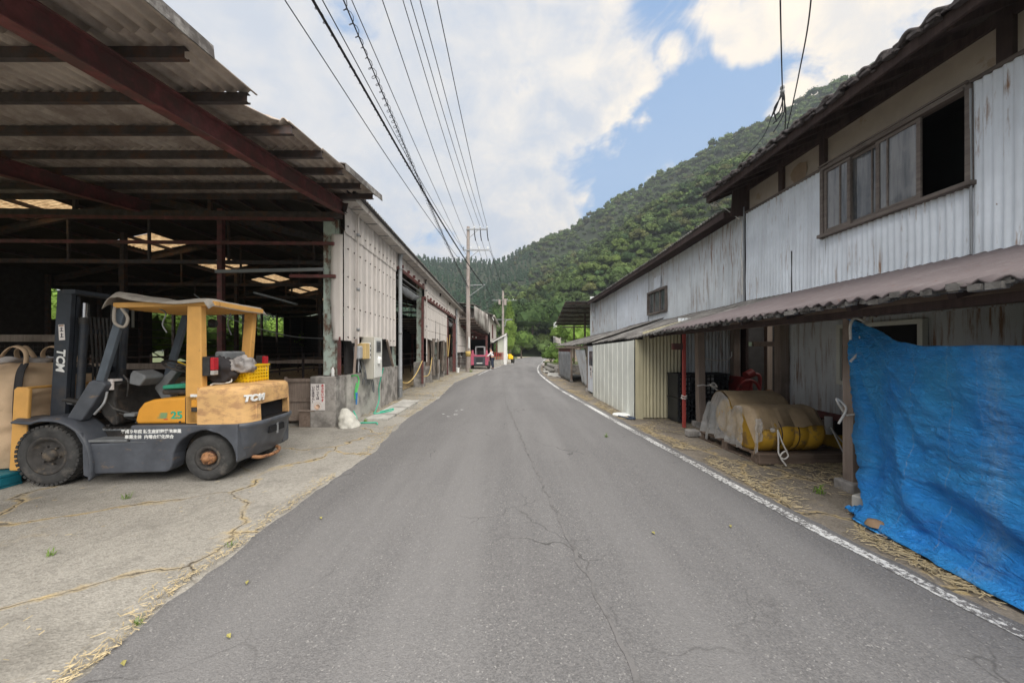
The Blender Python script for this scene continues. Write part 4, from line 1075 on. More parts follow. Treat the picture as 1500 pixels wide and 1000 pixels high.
# rear steps / tow slot
q=MB(); q.box(-.478,-.42,-.22,.12,.46,.54); part(q,'tow_slot','black',.01,parent=LC)
q=MB(); q.cyl((-.47,-.05,.43),(-.47,-.05,.57),.018); part(q,'tow_pin','steelgalv',0,parent=LC)
q=MB(); q.tube(catmull([(-.34,.26,.21),(-.42,.2,.19),(-.46,0,.18),(-.42,-.2,.19),(-.34,-.26,.21)],5),.022,8); part(q,'exhaust_guard','hub',0,parent=LC)
# rust scratches on charcoal skin
# --- overhead guard
GR=[]
for s in (1,-1):
    y=.47*s
    q=MB(); q.prism([(.23,.66),(.05,.66),(.05,1.0),(.065,2.0),(.215,2.0),(.235,1.05)],y-.045,y+.045,'y') if s>0 else q.prism([(.25,1.0),(.12,1.0),(.05,2.0),(.17,2.0)],y-.045,y+.045,'y')
    o=part(q,'guard_post','fk_orange',.012)
    q=MB(); q.bar((1.20,.45*s,1.12),(.95,.45*s,1.98),.05,.085,up=(1,0,.2)); part(q,'front_post','fk_post',.008)
# pillar slot recess
q=MB(); q.box(.085,.165,.512,.520,.80,.93); part(q,'pillar_recess','fk_hood',.004)
q=MB(); q.box(.09,.155,.519,.535,.80,.85); part(q,'latch','grease',.004)
q=MB(); q.box(.085,.175,.516,.519,.965,.995); part(q,'maker_plate','white',0)
# roof frame and slats (orange)
q=MB()
for s in (1,-1): q.bar((1.02,.47*s,2.0),(-.02,.47*s,2.03),.07,.06)
q.bar((1.02,-.47,2.0),(1.02,.47,2.0),.06,.06); q.bar((-.02,-.47,2.03),(-.02,.47,2.03),.08,.06)
RF=part(q,'guard_roof','fk_orange',.008)
for k in range(7):
    q=MB(); y=-.36+.12*k; q.bar((1.02,y,1.99),(-.0,y,2.02),.03,.05); part(q,'slat','fk_orange',.004,parent=RF)
# canvas cover draped on the roof
CV=empty('canvas_cover','dusty grey canvas sheet draped over the forklift roof','cover',(-3.50,4.86,0),R(183.2))
q=MB()
def cover(u,v):
    x=lerp(1.10,-.06,u); y=lerp(-.57,.57,v)
    z=2.075+.012*nz(x*4,y*4)+.02*math.sin(u*9)*.4-.02*u*0+.02*(1-u)
    e_=max(0,abs(y)-.50)/.08; z-=e_*(.05+.015*math.sin(x*9)+.02*(u<.15))
    ex=max(0,x-.98)/.14; z-=ex**1.5*.14; x-=ex*.04*ex
    er=max(0,-.01-x)/.06; z-=er*.10
    z+= .05*math.exp(-((u-.12)/.12)**2) -.03*math.exp(-((u-.6)/.2)**2)
    return (x,y,z)
q.grid(cover,44,30); part(q,'cover_sheet','canvas',0,parent=CV,recalc=False,solid=.008)
q=MB(); q.tube(catmull([(1.02,.47,2.0),(.99,.52,1.93),(1.0,.50,1.80),(.93,.47,1.76),(.90,.46,1.86),(.95,.48,1.97)],7),.016,8); part(q,'tie_rope','canvas',0,parent=CV)
# --- mast
tilt=.055
def mx(z): return 1.79-tilt*(z-.3)
for s in (1,-1):
    y=.33*s
    q=MB(); q.bar((mx(.15),y,.15),(mx(2.18),y,2.18),.05,.16,up=(1,0,0)); o=part(q,'mast_rail','fk_mast',.006)
    q=MB(); q.bar((mx(.2)-.01,.26*s,.2),(mx(2.14)-.01,.26*s,2.14),.04,.11,up=(1,0,0)); part(q,'inner_rail','fk_mast',.005)
    q=MB(); q.cyl((mx(.3)-.13,.25*s,.3),(mx(1.9)-.13,.25*s,1.86),.038,16); c=part(q,'lift_cylinder','fk_mast',0)
    q=MB(); q.cyl((mx(1.86)-.13,.25*s,1.86),(mx(2.0)-.13,.25*s,2.05),.024,14); part(q,'rod','chrome',0,parent=c)
    q=MB(); q.cyl((mx(1.8)-.13,.25*s,1.80),(mx(1.8)-.13,.25*s,1.88),.046,14); part(q,'gland','grease',0,parent=c)
    q=MB(); q.tube([(mx(.2)-.04,.17*s,.25),(mx(2.1)-.04,.17*s,2.05)],.012,6); q.tube([(mx(.2)-.06,.14*s,.25),(mx(2.1)-.06,.14*s,2.05)],.010,6); part(q,'chain','grease',0)
    q=MB(); q.cyl((1.35,.30*s,.85),(mx(.85)-.05,.33*s,.92),.032,12); t=part(q,'tilt_cylinder','grease',0); q=MB(); q.cyl((1.62,.31*s,.885),(1.72,.32*s,.905),.033,12); part(q,'collar','steelgalv',0,parent=t)
q=MB()
for bb in (((mx(2.18)-.06,-.37,2.17),(mx(2.18)-.06,.37,2.17),.14,.05),((mx(1.2),-.3,1.25),(mx(1.2),.3,1.25),.05,.08),((mx(.3),-.3,.3),(mx(.3),.3,.3),.06,.10),((mx(1.75)-.03,-.24,1.72),(mx(1.75)-.03,.24,1.72),.05,.06)):
    q=MB(); q.bar(*bb); part(q,'mast_crossbeam','fk_mast',.005)
q=MB()
for k in range(5): q.tube(catmull([(mx(1.8)-.05,-.10+.05*k,1.9),(mx(1.4)-.10,-.10+.05*k,1.4),(mx(1)-.12,-.10+.045*k,.9),(1.5,-.1+.05*k,.72)],5),.011,6)
part(q,'hydraulic_hoses','grease',0)
# carriage, load backrest, forks
q=MB(); q.bar((1.93,-.50,.30),(1.93,.50,.30),.05,.10); q.bar((1.93,-.50,.62),(1.93,.50,.62),.05,.08); q.box(1.86,1.90,-.3,.3,.25,.68); part(q,'carriage','grease',.005)
q=MB()
PL=[(2.10,.16),(1.94,.16),(1.89,1.06),(1.92,1.085),(2.02,1.085),(2.05,1.06)]; q.prism(PL,.475,.515,'y'); q.prism(PL,-.515,-.475,'y')
q.bar((1.97,-.475,1.07),(1.97,.475,1.07),.04,.03); q.bar((1.96,.10,.66),(1.96,.10,1.06),.03,.05); q.bar((1.96,-.10,.66),(1.96,-.10,1.06),.03,.05)
part(q,'load_backrest','hub',.01) if False else part(q,'load_backrest','fk_orange',.012)
for s in (1,-1):
    q=MB(); q.prism([(1.97,.66),(2.01,.66),(2.01,.10),(2.96,.075),(2.96,.055),(1.97,.06)],.22*s-.05,.22*s+.05,'y'); part(q,'fork','grease',.005)
# --- cockpit
q=MB(); q.prism([(1.26,1.12),(1.26,.75),(1.14,.62),(1.08,.64),(1.11,.90),(1.10,1.06),(1.04,1.12)],-.40,.38,'y'); part(q,'dashboard_cowl','grease',.02)
q=MB(); q.prism([(1.02,1.10),(.90,1.07),(.83,1.16),(.84,1.20),(.97,1.26),(1.0,1.22)],.05,.32,'y'); part(q,'instrument_box','greyplastic',.015)
q=MB(); q.box(.965,.985,.10,.22,1.245,1.27); 
q=MB(); q.prism([(.95,1.02),(.80,.78),(.72,.82),(.80,1.06),(.68,1.22),(.74,1.26),(.92,1.10)],-.05,.06,'y'); part(q,'steering_column','greyplastic',.015)
q=MB(); 
Mx=Matrix.Translation((.66,0.02,1.285))@Matrix.Rotation(R(-24),4,'Y')
ring=[Mx@Vector((.185*math.cos(t),.185*math.sin(t),0)) for t in [2*math.pi*k/36 for k in range(37)]]
q.tube(ring,.013,8,False); 
for t in (.4,2.5,4.6): q.bar(Mx@Vector((0,0,-.02)),Mx@Vector((.18*math.cos(t),.18*math.sin(t),0)),.022,.01)
q.cyl(Mx@Vector((0,0,-.05)),Mx@Vector((0,0,.01)),.04,14); SW=part(q,'steering_wheel','grease',0)
q=MB(); q.bar(Mx@Vector((-.02,-.05,.03)),Mx@Vector((.05,.02,.05)),.02,.012); part(q,'knob_tape','yellow',.002,parent=SW)
for k in range(3):
    q=MB(); q.tube([(.78-.02*k,-.16-.05*k,.92),(.66-.02*k,-.17-.05*k,1.20)],.007,6); lv=part(q,'lever','grease',0); 
    q=MB(); q.lathe([(0,.03),(.016,.02),(.02,0),(.012,-.02)],(.66-.02*k,-.17-.05*k,1.21),n=10); part(q,'knob','black',0,parent=lv)
q=MB(); q.box(.38,.98,-.50,-.36,.98,1.07); part(q,'side_console','greyplastic',.02)
q=MB(); q.box(1.10,1.22,.30,.42,1.135,1.16); q.box(1.10,1.19,.40,.425,1.04,1.13); part(q,'caution_label','paper',.002)
q=MB(); q.box(.92,1.04,.24,.36,.72,.76); q.box(.80,.90,.06,.2,.70,.73); part(q,'pedal','greyplastic',.01)
q=MB(); q.prism([(.66,1.03),(.66,1.075),(.60,1.085),(.20,1.115),(.19,1.05)],-.26,.30,'y'); part(q,'seat_cushion','seatgreen',.015)
q=MB(); q.box(.20,.68,-.26,.28,.965,1.028); part(q,'seat_base','grease',.02)
q=MB(); q.prism([(.33,1.08),(.22,1.06),(.16,1.30),(.17,1.40),(.23,1.43),(.30,1.38),(.345,1.25)],-.24,.26,'y'); part(q,'seat_back','grease',.035,seg=3)
q=MB(); q.box(.02,.14,-.22,.20,1.36,1.48); part(q,'headrest','greyplastic',.03,seg=3)
# tail lights
for s,xx in ((1,.0),(-1,-.03)):
    q=MB(); q.box(xx-.03,xx+.05,.47*s-.045,.47*s+.045,1.20,1.42); o=part(q,'tail_light','grease',.006)
    q=MB(); q.box(xx-.075,xx-.032,.47*s-.04,.47*s+.04,1.265,1.41); part(q,'lens','redlens',.008,parent=o)
    q=MB(); q.box(xx-.072,xx-.032,.47*s-.04,.47*s+.04,1.21,1.262); part(q,'lens','clearlens',.008,parent=o)
# extra cab clutter: hoses, pipes, wires, hand brake
for k,(y0_,z0_) in enumerate(((.34,.95),(.30,.90),(.25,.86),(-.1,.9),(-.2,.88),(.1,.84))):
    q=MB(); q.tube(catmull([(1.24,y0_,z0_),(1.12,y0_+.05,z0_-.12),(1.0,y0_-.03,z0_-.20),(.85,y0_-.1,z0_-.30+.03*k),(.78,y0_-.12,.62)],6),.012+.003*(k%3),7); part(q,'pipe_run','grease' if k%2 else 'rubber',0)
q=MB(); q.tube(catmull([(1.05,.30,.95),(1.02,.32,1.12),(1.08,.33,1.22)],5),.012,6); hb=part(q,'brake_lever','grease',0)
q=MB(); q.lathe([(0,.05),(.02,.04),(.02,-.04),(0,-.05)],(1.08,.33,1.24),n=10); part(q,'grip','black',0,parent=hb)
q=MB(); q.box(.72,.80,-.30,-.10,.88,.96); q.lathe([(0,.06),(.05,.05),(.05,-.05),(0,-.06)],(.30,-.42,1.13),n=14); part(q,'filler_cap','grease',.01)
for xx in (.77,.30): 
    q=MB(); q.cyl((xx,.498,.68),(xx,.508,.68),.011,8); part(q,'bolt','grease',0)
q=MB(); q.box(.238,.243,.36,.503,.66,.955); part(q,'panel_gap','black',0)
q=MB(); q.box(.62,1.0,.5555,.558,.468,.472); part(q,'step_lip','greyplastic',0)
# horn / lamp, wires under roof
q=MB(); q.lathe([(0,0),(.05,.0),(.06,.03),(.06,.06),(.03,.08)],(.55,-.42,1.86),'x',16); part(q,'work_lamp','grease',0)
q=MB(); q.tube(catmull([(.72,.30,2.0),(.60,.32,1.93),(.63,.33,1.80),(.58,.33,1.70)],6),.008,6); q.tube(catmull([(.30,-.35,2.0),(.34,-.35,1.85),(.30,-.36,1.7)],6),.008,6); part(q,'wiring','steelgalv',0)
q=MB(); q.tube(catmull([(1.12,.46,1.02),(1.10,.52,.9),(1.18,.54,.78)],6),.013,8); part(q,'fuel_hose','steelgalv',0)
# lettering on the near side (faces +y): text x axis must run towards -x
SM=Matrix(((-1,0,0,0),(0,0,1,0),(0,1,0,0),(0,0,0,1)))
def lt(s,size,m,x,y,z,bold=.0,rot=0,shear=0,sx=1,ext=.002):
    return text('lettering',s,size,MT[m],FK,Matrix.Translation((x,y,z))@SM@Matrix.Rotation(rot,4,'Z'),ext,bold,shear=shear,sx=sx)
lt('25',.112,'green',.335,.503,.755,.003,sx=1.15)
for k in range(6):
    q=MB(); q.add([(.50-.012*k*0,.5045,.785-.011*k),(.43,.5045,.785-.011*k),(.437+.004*k,.5045,.779-.011*k),(.52-.014*k*-0.6,.5045,.779-.011*k)],[(0,1,2,3)]); q.build('stripe_mark',MT['green'],FK)
q=MB(); q.box(.43,.475,.502,.5045,.708,.716); q.build('red_mark',MT['redink'],FK)
lt('平成９年度 新生産調整推進事業',.046,'white',.565,.556,.585,.0012,sx=.98)
lt('事業主体  内場合理化組合',.046,'white',.585,.556,.525,.0012,sx=.98)
lt('TCM',.125,'white',mx(1.38),.357,1.38,.004,rot=-math.pi/2-.05,shear=.15)
q=MB(); 
M=Matrix.Translation((mx(1.70),.357,1.70))@Matrix.Rotation(.05,4,'Y')
q.box(-.032,.032,0,.003,-.09,.09,m=M); lb=q.build('load_label',MT['paper'],FK)
q=MB(); q.box(-.026,.026,.0032,.005,.070,.084,m=M); q.build('header',MT['hub'],lb)
q=MB()
for zz in (.03,-.04):
    q.box(-.02,.018,.0032,.005,zz-.02,zz-.012,m=M); q.box(-.004,.004,.0032,.005,zz-.02,zz+.03,m=M); q.box(-.018,.012,.0032,.005,zz+.012,zz+.018,m=M)
q.build('pictogram',MT['ink'],lb)
# letters on the rounded rear corner
for ch,t in (('T',.235),('C',.315),('M',.40)):
    x,y=cwplan(t,.045); x2,y2=cwplan(t+.02,.045); tg=Vector((x2-x,y2-y,0)).normalized(); nn=Vector((tg.y,-tg.x,0))
    if nn.x>0: nn=-nn
    nn=Vector((0,0,1)).cross(tg)*-1
    if nn.dot(Vector((x+.1,y,0)))<0: nn=-nn
    M=Matrix(((tg.x,0,nn.x,x),(tg.y,0,nn.y,y),(0,1,0,.935),(0,0,0,1)))
    text('lettering',ch,.10,MT['white'],FK,M,.008,.006,shear=.2,sx=1.15)
# --- load on the back deck: crate, jacket, rag
e=empty('yellow_crate','yellow plastic basket on the rear deck of the forklift','basket',(0,0,0))
e.matrix_basis=FK.matrix_basis.copy() if False else Matrix.Translation((-3.50,4.86,0))@Matrix.Rotation(R(183.2),4,'Z')@Matrix.Translation((-.02,-.16,1.09))
q=MB()
def wallslats(q,x0,x1,y0,y1,h):
    n=7
    for (a,b_,c,d) in ((x0,x1,y0,y0+.012),(x0,x1,y1-.012,y1),(x0,x0+.012,y0,y1),(x1-.012,x1,y0,y1)):
        for k in range(5): q.box(a,b_,c,d,.02+k*h/5,.02+k*h/5+.02)
    for k in range(n+1):
        x=lerp(x0,x1-.014,k/n); y=lerp(y0,y1-.014,k/n)
        q.box(x,x+.014,y0-.001,y0+.013,0,h); q.box(x,x+.014,y1-.013,y1+.001,0,h); q.box(x0-.001,x0+.013,y,y+.014,0,h); q.box(x1-.013,x1+.001,y,y+.014,0,h)
wallslats(q,-.16,.12,-.22,.22,.21); q.build('basket_walls',MT['yellow'],e)
q=MB(); q.box(-.17,.13,-.235,-.21,.20,.22); q.box(-.17,.13,.21,.235,.20,.22); q.box(-.17,-.15,-.21,.21,.20,.22); q.box(.11,.13,-.21,.21,.20,.22); q.build('rim',MT['yellow'],e)
q=MB(); q.box(-.15,.11,-.21,.21,.004,.018); q.build('base',MT['yellow'],e)
def cloth(name,label,c,rx,ry,rz,m,seed):
    q=MB()
    def f(u,v):
        a=u*2*math.pi; p=v*math.pi
        d=Vector((math.sin(p)*math.cos(a),math.sin(p)*math.sin(a),math.cos(p)))
        k=1+.35*nz(d.x*2+seed,d.y*2,d.z*2)+.16*nz(d.x*6+seed,d.y*6,d.z*6)
        if v in (0,1): k=1
        z=max(d.z*rz*k,-rz*.7); return (c[0]+d.x*rx*k,c[1]+d.y*ry*k,c[2]+z)
    q.grid(f,40,24); o=q.build(name,MT[m]); o.matrix_basis=Matrix.Translation((-3.50,4.86,0))@Matrix.Rotation(R(183.2),4,'Z'); return tag(o,label,'cloth')
cloth('jacket','dark jacket bundled against the yellow basket','  ' and (.02,.20,1.23),.14,.20,.17,'cloth_dark',3)
cloth('rag','dirty grey rag lying over the yellow basket','  ' and (-.10,.05,1.30),.12,.19,.12,'cloth_grey',9)
q=MB(); q.tube(catmull([(.02,.42,1.09),(.03,.35,1.10),(-.05,.30,1.10),(-.08,.22,1.12),(-.03,.20,1.2)],7),.010,6); o=q.build('cord',MT['rope_w']); o.matrix_basis=Matrix.Translation((-3.50,4.86,0))@Matrix.Rotation(R(183.2),4,'Z'); tag(o,'short white cord lying on the forklift rear deck','cord')

# ================================================================== bulk bag in front of the forklift
BG=empty('bulk_bag','bulging beige bulk bag with black straps on the forklift forks','bag',(-6.17,4.75,.0),R(3))
q=MB()
def bag(u,v):
    a=u*2*math.pi; n=.55; c,s_=math.cos(a),math.sin(a)
    rx=.62*(abs(c)**n)*(1 if c>0 else -1); ry=.56*(abs(s_)**n)*(1 if s_>0 else -1)
    prof=[(0.0,.90),(.12,.97),(.4,1.02),(.7,1.0),(.86,.88),(.93,.66),(.97,.36),(1,.18)]
    k=interp(prof,v); z=.16+v*1.22
    wr=1+.035*nz(c*3,s_*3,v*6)+.02*math.sin(v*34+2*nz(c*2,s_*2,v*2))*(1 if .3<v<.8 else .3)+.07*math.sin(a*9)*max(0,v-.75)*3+.03*abs(nz(a*3,v*9,5))
    return (rx*k*wr,ry*k*wr,z+.05*nz(c*2,s_*2,4)*v)
q.grid(bag,72,44); q.build('sack_body',MT['bag'],BG,recalc=False)
q=MB(); q.grid(lambda u,v:(math.cos(u*6.283)*(.20+.12*v)*(1+.2*math.sin(u*6.283*5)),math.sin(u*6.283)*(.20+.10*v)*(1+.2*math.sin(u*6.283*5)),1.28+.12*v+.05*nz(math.cos(u*6.28)*3,math.sin(u*6.28)*3,v*3)),60,8); q.build('liner',mat('grey-white liner',(.42,.42,.44),.5,var=.2,scale=9,bump=.4,bscale=15),BG,recalc=False)
for x,y,rx,ry in ((.52,-.36,.1,0),(.52,.40,.1,0),(-.42,-.44,-.1,0),(-.42,.44,-.1,0)):
    q=MB(); pts=[(x*1.10,y*1.30,.2),(x*1.17,y*1.42,.6),(x*1.15,y*1.38,.95),(x*.98,y*1.1,1.22),(x*.85,y*.8,1.34)]
    P=catmull(pts,6)
    q.grid(lambda u,v:P[round(u*(len(P)-1))]+Vector(((v-.5)*.085,0,0)),len(P)-1,2); q.build('strap',MT['strap'],BG,solid=.008)
    q=MB(); P=catmull([(x*.9,y*.85,1.28),(x*.7,y*.6,1.48),(x*.35,y*.5,1.54),(x*.15,y*.55,1.42),(x*.25,y*.8,1.25)],7)
    q2=P; q.grid(lambda u,v:q2[round(u*(len(q2)-1))]+Vector((0,(v-.5)*.05,(v-.5)*.02)),len(P)-1,2); q.build('lifting_loop',MT['bag'],BG,solid=.008,recalc=False)
# teal pallet under the bag
e=empty('plastic_pallet','teal plastic pallet under the bulk bag','pallet',(-6.15,4.62,0),R(3))
q=MB(); q.box(-.62,.62,-.55,.55,.11,.145); q.build('deck',MT['cyanpal'],e,bevel=.01)
q=MB()
for x in (-.62,-.1,.42):
    for y in (-.55,-.1,.35): q.box(x,x+.2,y,y+.2,.022,.109)
q.build('blocks',MT['cyanpal'],e,bevel=.01)
q=MB(); 
for y in (-.55,-.1,.35): q.box(-.62,.62,y,y+.2,0,.02)
q.build('runners',MT['cyanpal'],e)
# navy tub behind
e=empty('plastic_tub','dull navy plastic tub behind the bulk bag at the left edge','tub',(-8.0,5.9,0))
q=MB(); q.lathe([(0,.02),(.42,.02),(.5,1.35),(.54,1.36),(.54,1.42),(.48,1.42)],(0,0,0),n=32); q.build('tub_body',MT['navy'],e)
q=MB(); q.lathe([(0,1.49),(.3,1.48),(.55,1.44),(.56,1.40)],(0,0,0),n=32); q.build('lid',MT['black'],e)
# wire mesh fence panel and wheelbarrow-like machine in the dark
e=empty('mesh_panel','dark wire mesh panel standing behind the bulk bag','fence',(-8.5,7.2,0),R(2))
q=MB()
for k in range(20): q.bar((-1.6+.085*k,0,.4),(-1.6+.085*k,0,1.6),.005,.005)
for k in range(14): q.bar((-1.6,.004,.45+.085*k),(.08,.004,.45+.085*k),.005,.005)
q.build('mesh',MT['darksteel'],e)
q=MB()
q.box(-1.65,-1.6,-.02,.03,0,2.1); q.box(.1,.16,-.02,.03,0,2.1); q.box(-1.6,.1,-.02,.03,1.65,1.78); q.box(-1.6,.1,-.02,.03,.35,.4); q.build('frame',MT['wood'],e)
# ================================================================== RIGHT: two-storey farm house (local: y along the road, x=5.2 upper wall plane)
HB=empty('farmhouse','long farmhouse with corrugated upper walls, plaster band and tiled eaves right of the road','house',(0,0,0),R(.82))
RBm=Matrix.Rotation(R(.82),4,'Z')
def RW(x,y,z): return RBm@Vector((x,y,z))
W=5.2
WY0,WY1,WZ0,WZ1=4.23,6.16,3.38,4.41
# corrugated upper wall, near part (with window hole)
def csheet(y0,y1,z0,z1,m,name='wall_sheet',pitch=.085,amp=.014,x=W,par=None,per=6,nv=4,wob=.012,solid=0):
    q=MB(); n=max(6,int((y1-y0)/pitch*per)); ph=rnd.random()
    fz0=z0 if callable(z0) else (lambda y:z0); fz1=z1 if callable(z1) else (lambda y:z1)
    def f(u,v):
        y=lerp(y0,y1,u); z=lerp(fz0(y),fz1(y),v)
        return (x-amp*math.sin(2*math.pi*(y/pitch+ph))-wob*nz(y*1.3,z*2.1,x),y,z)
    q.grid(f,n,nv); return q.build(name,MT[m],par or HB,recalc=False,solid=solid)
ZB=lambda y:2.53; ZT=4.47
pan=[(-3,-1.2),(-1.2,.6),(.6,2.4),(2.4,WY0)]
for a,b_ in pan: csheet(a,b_+.02,2.53,ZT,'galv',x=W+rnd.choice((0,.006)))
csheet(WY0,5.3,2.53,WZ0-.02,'galv'); csheet(5.28,WY1,2.53,WZ0-.02,'galv',x=W+.006)
csheet(WY1,7.1,2.53,ZT-.02,'galv'); csheet(7.08,8.22,2.53,ZT-.02,'galv',x=W+.006)
q=MB(); q.box(W+.05,W+.09,-3,WY0-.02,2.0,4.9); q.box(W+.05,W+.09,WY1+.02,8.25,2.0,4.9); q.box(W+.05,W+.09,WY0-.02,WY1+.02,2.0,WZ0-.04); q.box(W+.05,W+.09,WY0-.02,WY1+.02,WZ1+.04,4.9); q.build('backing_wall',MT['wood_dark'],HB)
# trim rails above / below the sheets
q=MB(); q.box(W-.035,W+.02,WY1,8.24,ZT-.02,ZT+.015); q.box(W-.035,W+.02,-3,WY0,ZT,ZT+.035); q.build('top_trim',MT['wood_frame'],HB)
q=MB(); q.box(W-.04,W-.012,-3,8.22,2.50,2.535); q.build('base_flashing',MT['shed_white'],HB)
q=MB(); q.tube([(W-.03,8.25,2.5),(W-.03,8.25,4.6)],.018,8); q.build('corner_conduit',MT['steelgalv'],HB)
q=MB(); q.tube([(W-.03,WY0-.05,2.56),(W-.04,WY0-.05,4.4)],.012,8); q.build('corner_conduit',MT['steelgalv'],HB)
# plaster band with dark posts
q=MB(); q.grid(lambda u,v:(W+.03+.006*nz(u*20,v*3),lerp(-3,8.24,u),lerp(4.44,5.06,v)),90,4,True); q.build('plaster_band',MT['plaster'],HB,recalc=False)
for y,wd in ((-1.6,.12),(1.2,.12),(3.9,.13),(4.3,.10),(6.2,.11),(7.15,.11),(8.2,.10)):
    if y==4.3: continue
    q=MB(); q.box(W-.03,W+.028,y-wd/2,y+wd/2,4.5,5.2); q.build('wall_post',MT['wood_dark'],HB)
q=MB(); q.box(W-.02,W+.05,-3,8.3,4.93,5.06); q.build('wall_beam',MT['wood_dark'],HB)
# stained patches of bare plaster
def patch(y,z,s,seed):
    q=MB(); pts=[(W+.0205,y+s*math.cos(a)*(1+.4*nz(math.cos(a)*2,math.sin(a)*2,seed)),z+s*.9*math.sin(a)*(1+.4*nz(math.cos(a)*2+4,math.sin(a)*2,seed))) for a in [k*2*math.pi/26 for k in range(26)]]
    q.add(pts,[tuple(range(26))]); q.build('bare_patch',mat('bare mud',(.27,.20,.14),.95,var=.2,scale=6,bump=.2),HB,solid=.003)
patch(6.75,4.66,.19,3); patch(3.3,4.78,.22,9)
# window
q=MB()
q.box(W-.05,W+.06,WY0-.055,WY0,WZ0-.07,WZ1+.05); q.box(W-.05,W+.06,WY1,WY1+.06,WZ0-.07,WZ1+.05)
q.box(W-.07,W+.06,WY0,WY1,WZ1,WZ1+.05); q.box(W-.085,W+.06,WY0-.08,WY1+.08,WZ0-.055,WZ0-.001)
wf=q.build('window_frame',MT['wood_frame'],HB,bevel=.006)
q=MB(); q.box(W-.085,W-.06,WY0-.05,WY1+.05,WZ1+.062,WZ1+.085); q.build('window_hood',MT['wood_frame'],wf)
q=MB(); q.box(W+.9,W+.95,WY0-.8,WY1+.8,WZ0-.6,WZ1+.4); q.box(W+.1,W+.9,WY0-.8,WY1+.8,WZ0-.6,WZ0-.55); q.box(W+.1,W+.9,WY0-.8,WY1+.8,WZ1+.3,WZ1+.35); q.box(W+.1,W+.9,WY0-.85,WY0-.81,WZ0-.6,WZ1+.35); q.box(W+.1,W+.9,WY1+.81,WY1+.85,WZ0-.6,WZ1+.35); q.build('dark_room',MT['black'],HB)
def sash(ya,yb,x,parent,mull=()):
    q=MB(); z0,z1=WZ0+.005,WZ1-.005
    q.box(x-.015,x+.015,ya,ya+.05,z0,z1); q.box(x-.015,x+.015,yb-.05,yb,z0,z1)
    q.box(x-.014,x+.014,ya+.05,yb-.05,z0,z0+.06); q.box(x-.014,x+.014,ya+.05,yb-.05,z1-.045,z1)
    for m in mull: q.box(x-.012,x+.012,m-.012,m+.012,z0+.06,z1-.045)
    o=q.build('sash',MT['wood_frame'],parent,bevel=.003)
    q=MB(); q.grid(lambda u,v:(x+.002*nz(u*3,v*3,ya),lerp(ya+.045,yb-.045,u),lerp(z0+.055,z1-.04,v)),6,4); q.build('pane',MT['glass'],o,recalc=False)
sash(4.70,5.28,W-.02,wf,(5.12,)); sash(5.20,5.74,W+.02,wf,(5.38,)); sash(5.68,6.15,W-.02,wf,(5.86,))
# tiled roof: rows of pan tiles parallel to the eave
rf=MB()
def roofz(x): return 4.83+(x-4.4)*.42
def tiles(u,v):
    y=lerp(-3.2,8.5,u); x=lerp(4.38,6.9,v)
    t=(y/.27)%1
    wav=.035*math.sin(2*math.pi*t); row=(1-((x-4.38)/.24)%1)*.035
    lip=.03*nz(y*3.1,x*3)
    return (x-(.03*abs(nz(y*4,7)) if v==0 else 0)-(.05*nz(y*.9,1) if v==0 else 0),y,roofz(x)+.07+wav+row+lip)
rf.grid(tiles,int(11.7/.27*10),32); rf.build('roof',MT['tile'],HB,recalc=False,solid=.035)
q=MB(); q.prism([(4.46,roofz(4.46)-.02),(7.2,roofz(7.2)-.02),(7.2,roofz(7.2)-.05),(4.46,roofz(4.46)-.05)],-3.2,8.42,'y'); q.build('roof_boards',MT['wood_dark'],HB)
y=-2.9
for k in range(28):
    q=MB(); q.bar((4.50,y,roofz(4.5)-.09),(5.6,y,roofz(5.6)-.09),.06,.075); q.build('rafter',MT['wood_dark'],HB); y+=.42
q=MB(); q.box(4.44,4.48,-3.2,8.44,roofz(4.46)-.10,roofz(4.46)+.03); q.build('eave_board',MT['wood_dark'],HB)
for k in range(150):    # broken straw-like bark and mortar lumps poking out of the eave
    pass
q=MB()
for k in range(260):
    y=lerp(-2,8.4,rnd.random()); x=4.36+.06*rnd.random(); z=roofz(4.4)+.02+.07*rnd.random()
    s=.012+.03*rnd.random(); q.box(x-s,x+s*.8,y-s*1.5,y+s*1.5,z-s*.5,z+s*.5,m=None)
o=q.build('eave_debris',MT['tile'],HB); o['kind']='stuff'
# end gable patch at the break between the two roofs
q=MB(); q.prism([(4.9,4.42),(8.0,4.42),(8.0,6.2),(4.95,5.02)],8.27,8.31,'y'); q.build('end_wall',MT['wood_dark'],HB)

# ---- lower, farther wing
WG=empty('long_shed','low metal-clad wing with patched white sheets beyond the house','shed',(0,0,0),R(.82))
def eg(y): return interp([(8.0,4.55),(12,4.42),(22.4,4.28)],y)
def cz2(y): return interp([(8,2.53),(14,2.44),(22.3,2.36)],y)
# panels of different sheets
for (a,b_,m,p_,am) in ((8.28,9.6,'galv_old',.3,.004),(9.58,10.9,'galv_old',.3,.004),(10.88,12.3,'galv_old',.076,.006)):
    csheet(a,b_,cz2,lambda y:eg(y)-.05,m,pitch=p_,amp=am,par=WG,wob=.02)
csheet(12.3,13.9,cz2,lambda y:2.75,'galv_old',pitch=.15,amp=.006,par=WG); csheet(12.3,13.9,lambda y:3.55,lambda y:eg(y)-.05,'galv_old',pitch=.15,amp=.006,par=WG)
csheet(13.9,18.0,cz2,lambda y:eg(y)-.05,'galv',pitch=.2,amp=.012,par=WG); csheet(18,22.3,cz2,lambda y:eg(y)-.05,'galv_old',pitch=.2,amp=.012,par=WG)
csheet(12.75,13.3,3.60,4.0,'galv',pitch=.3,amp=.002,par=WG,x=W-.03,wob=0,name='patch_sheet')
q=MB(); q.box(W+.05,W+.1,8.3,22.3,0,4.3); q.build('inner_wall',MT['wood_dark'],WG)
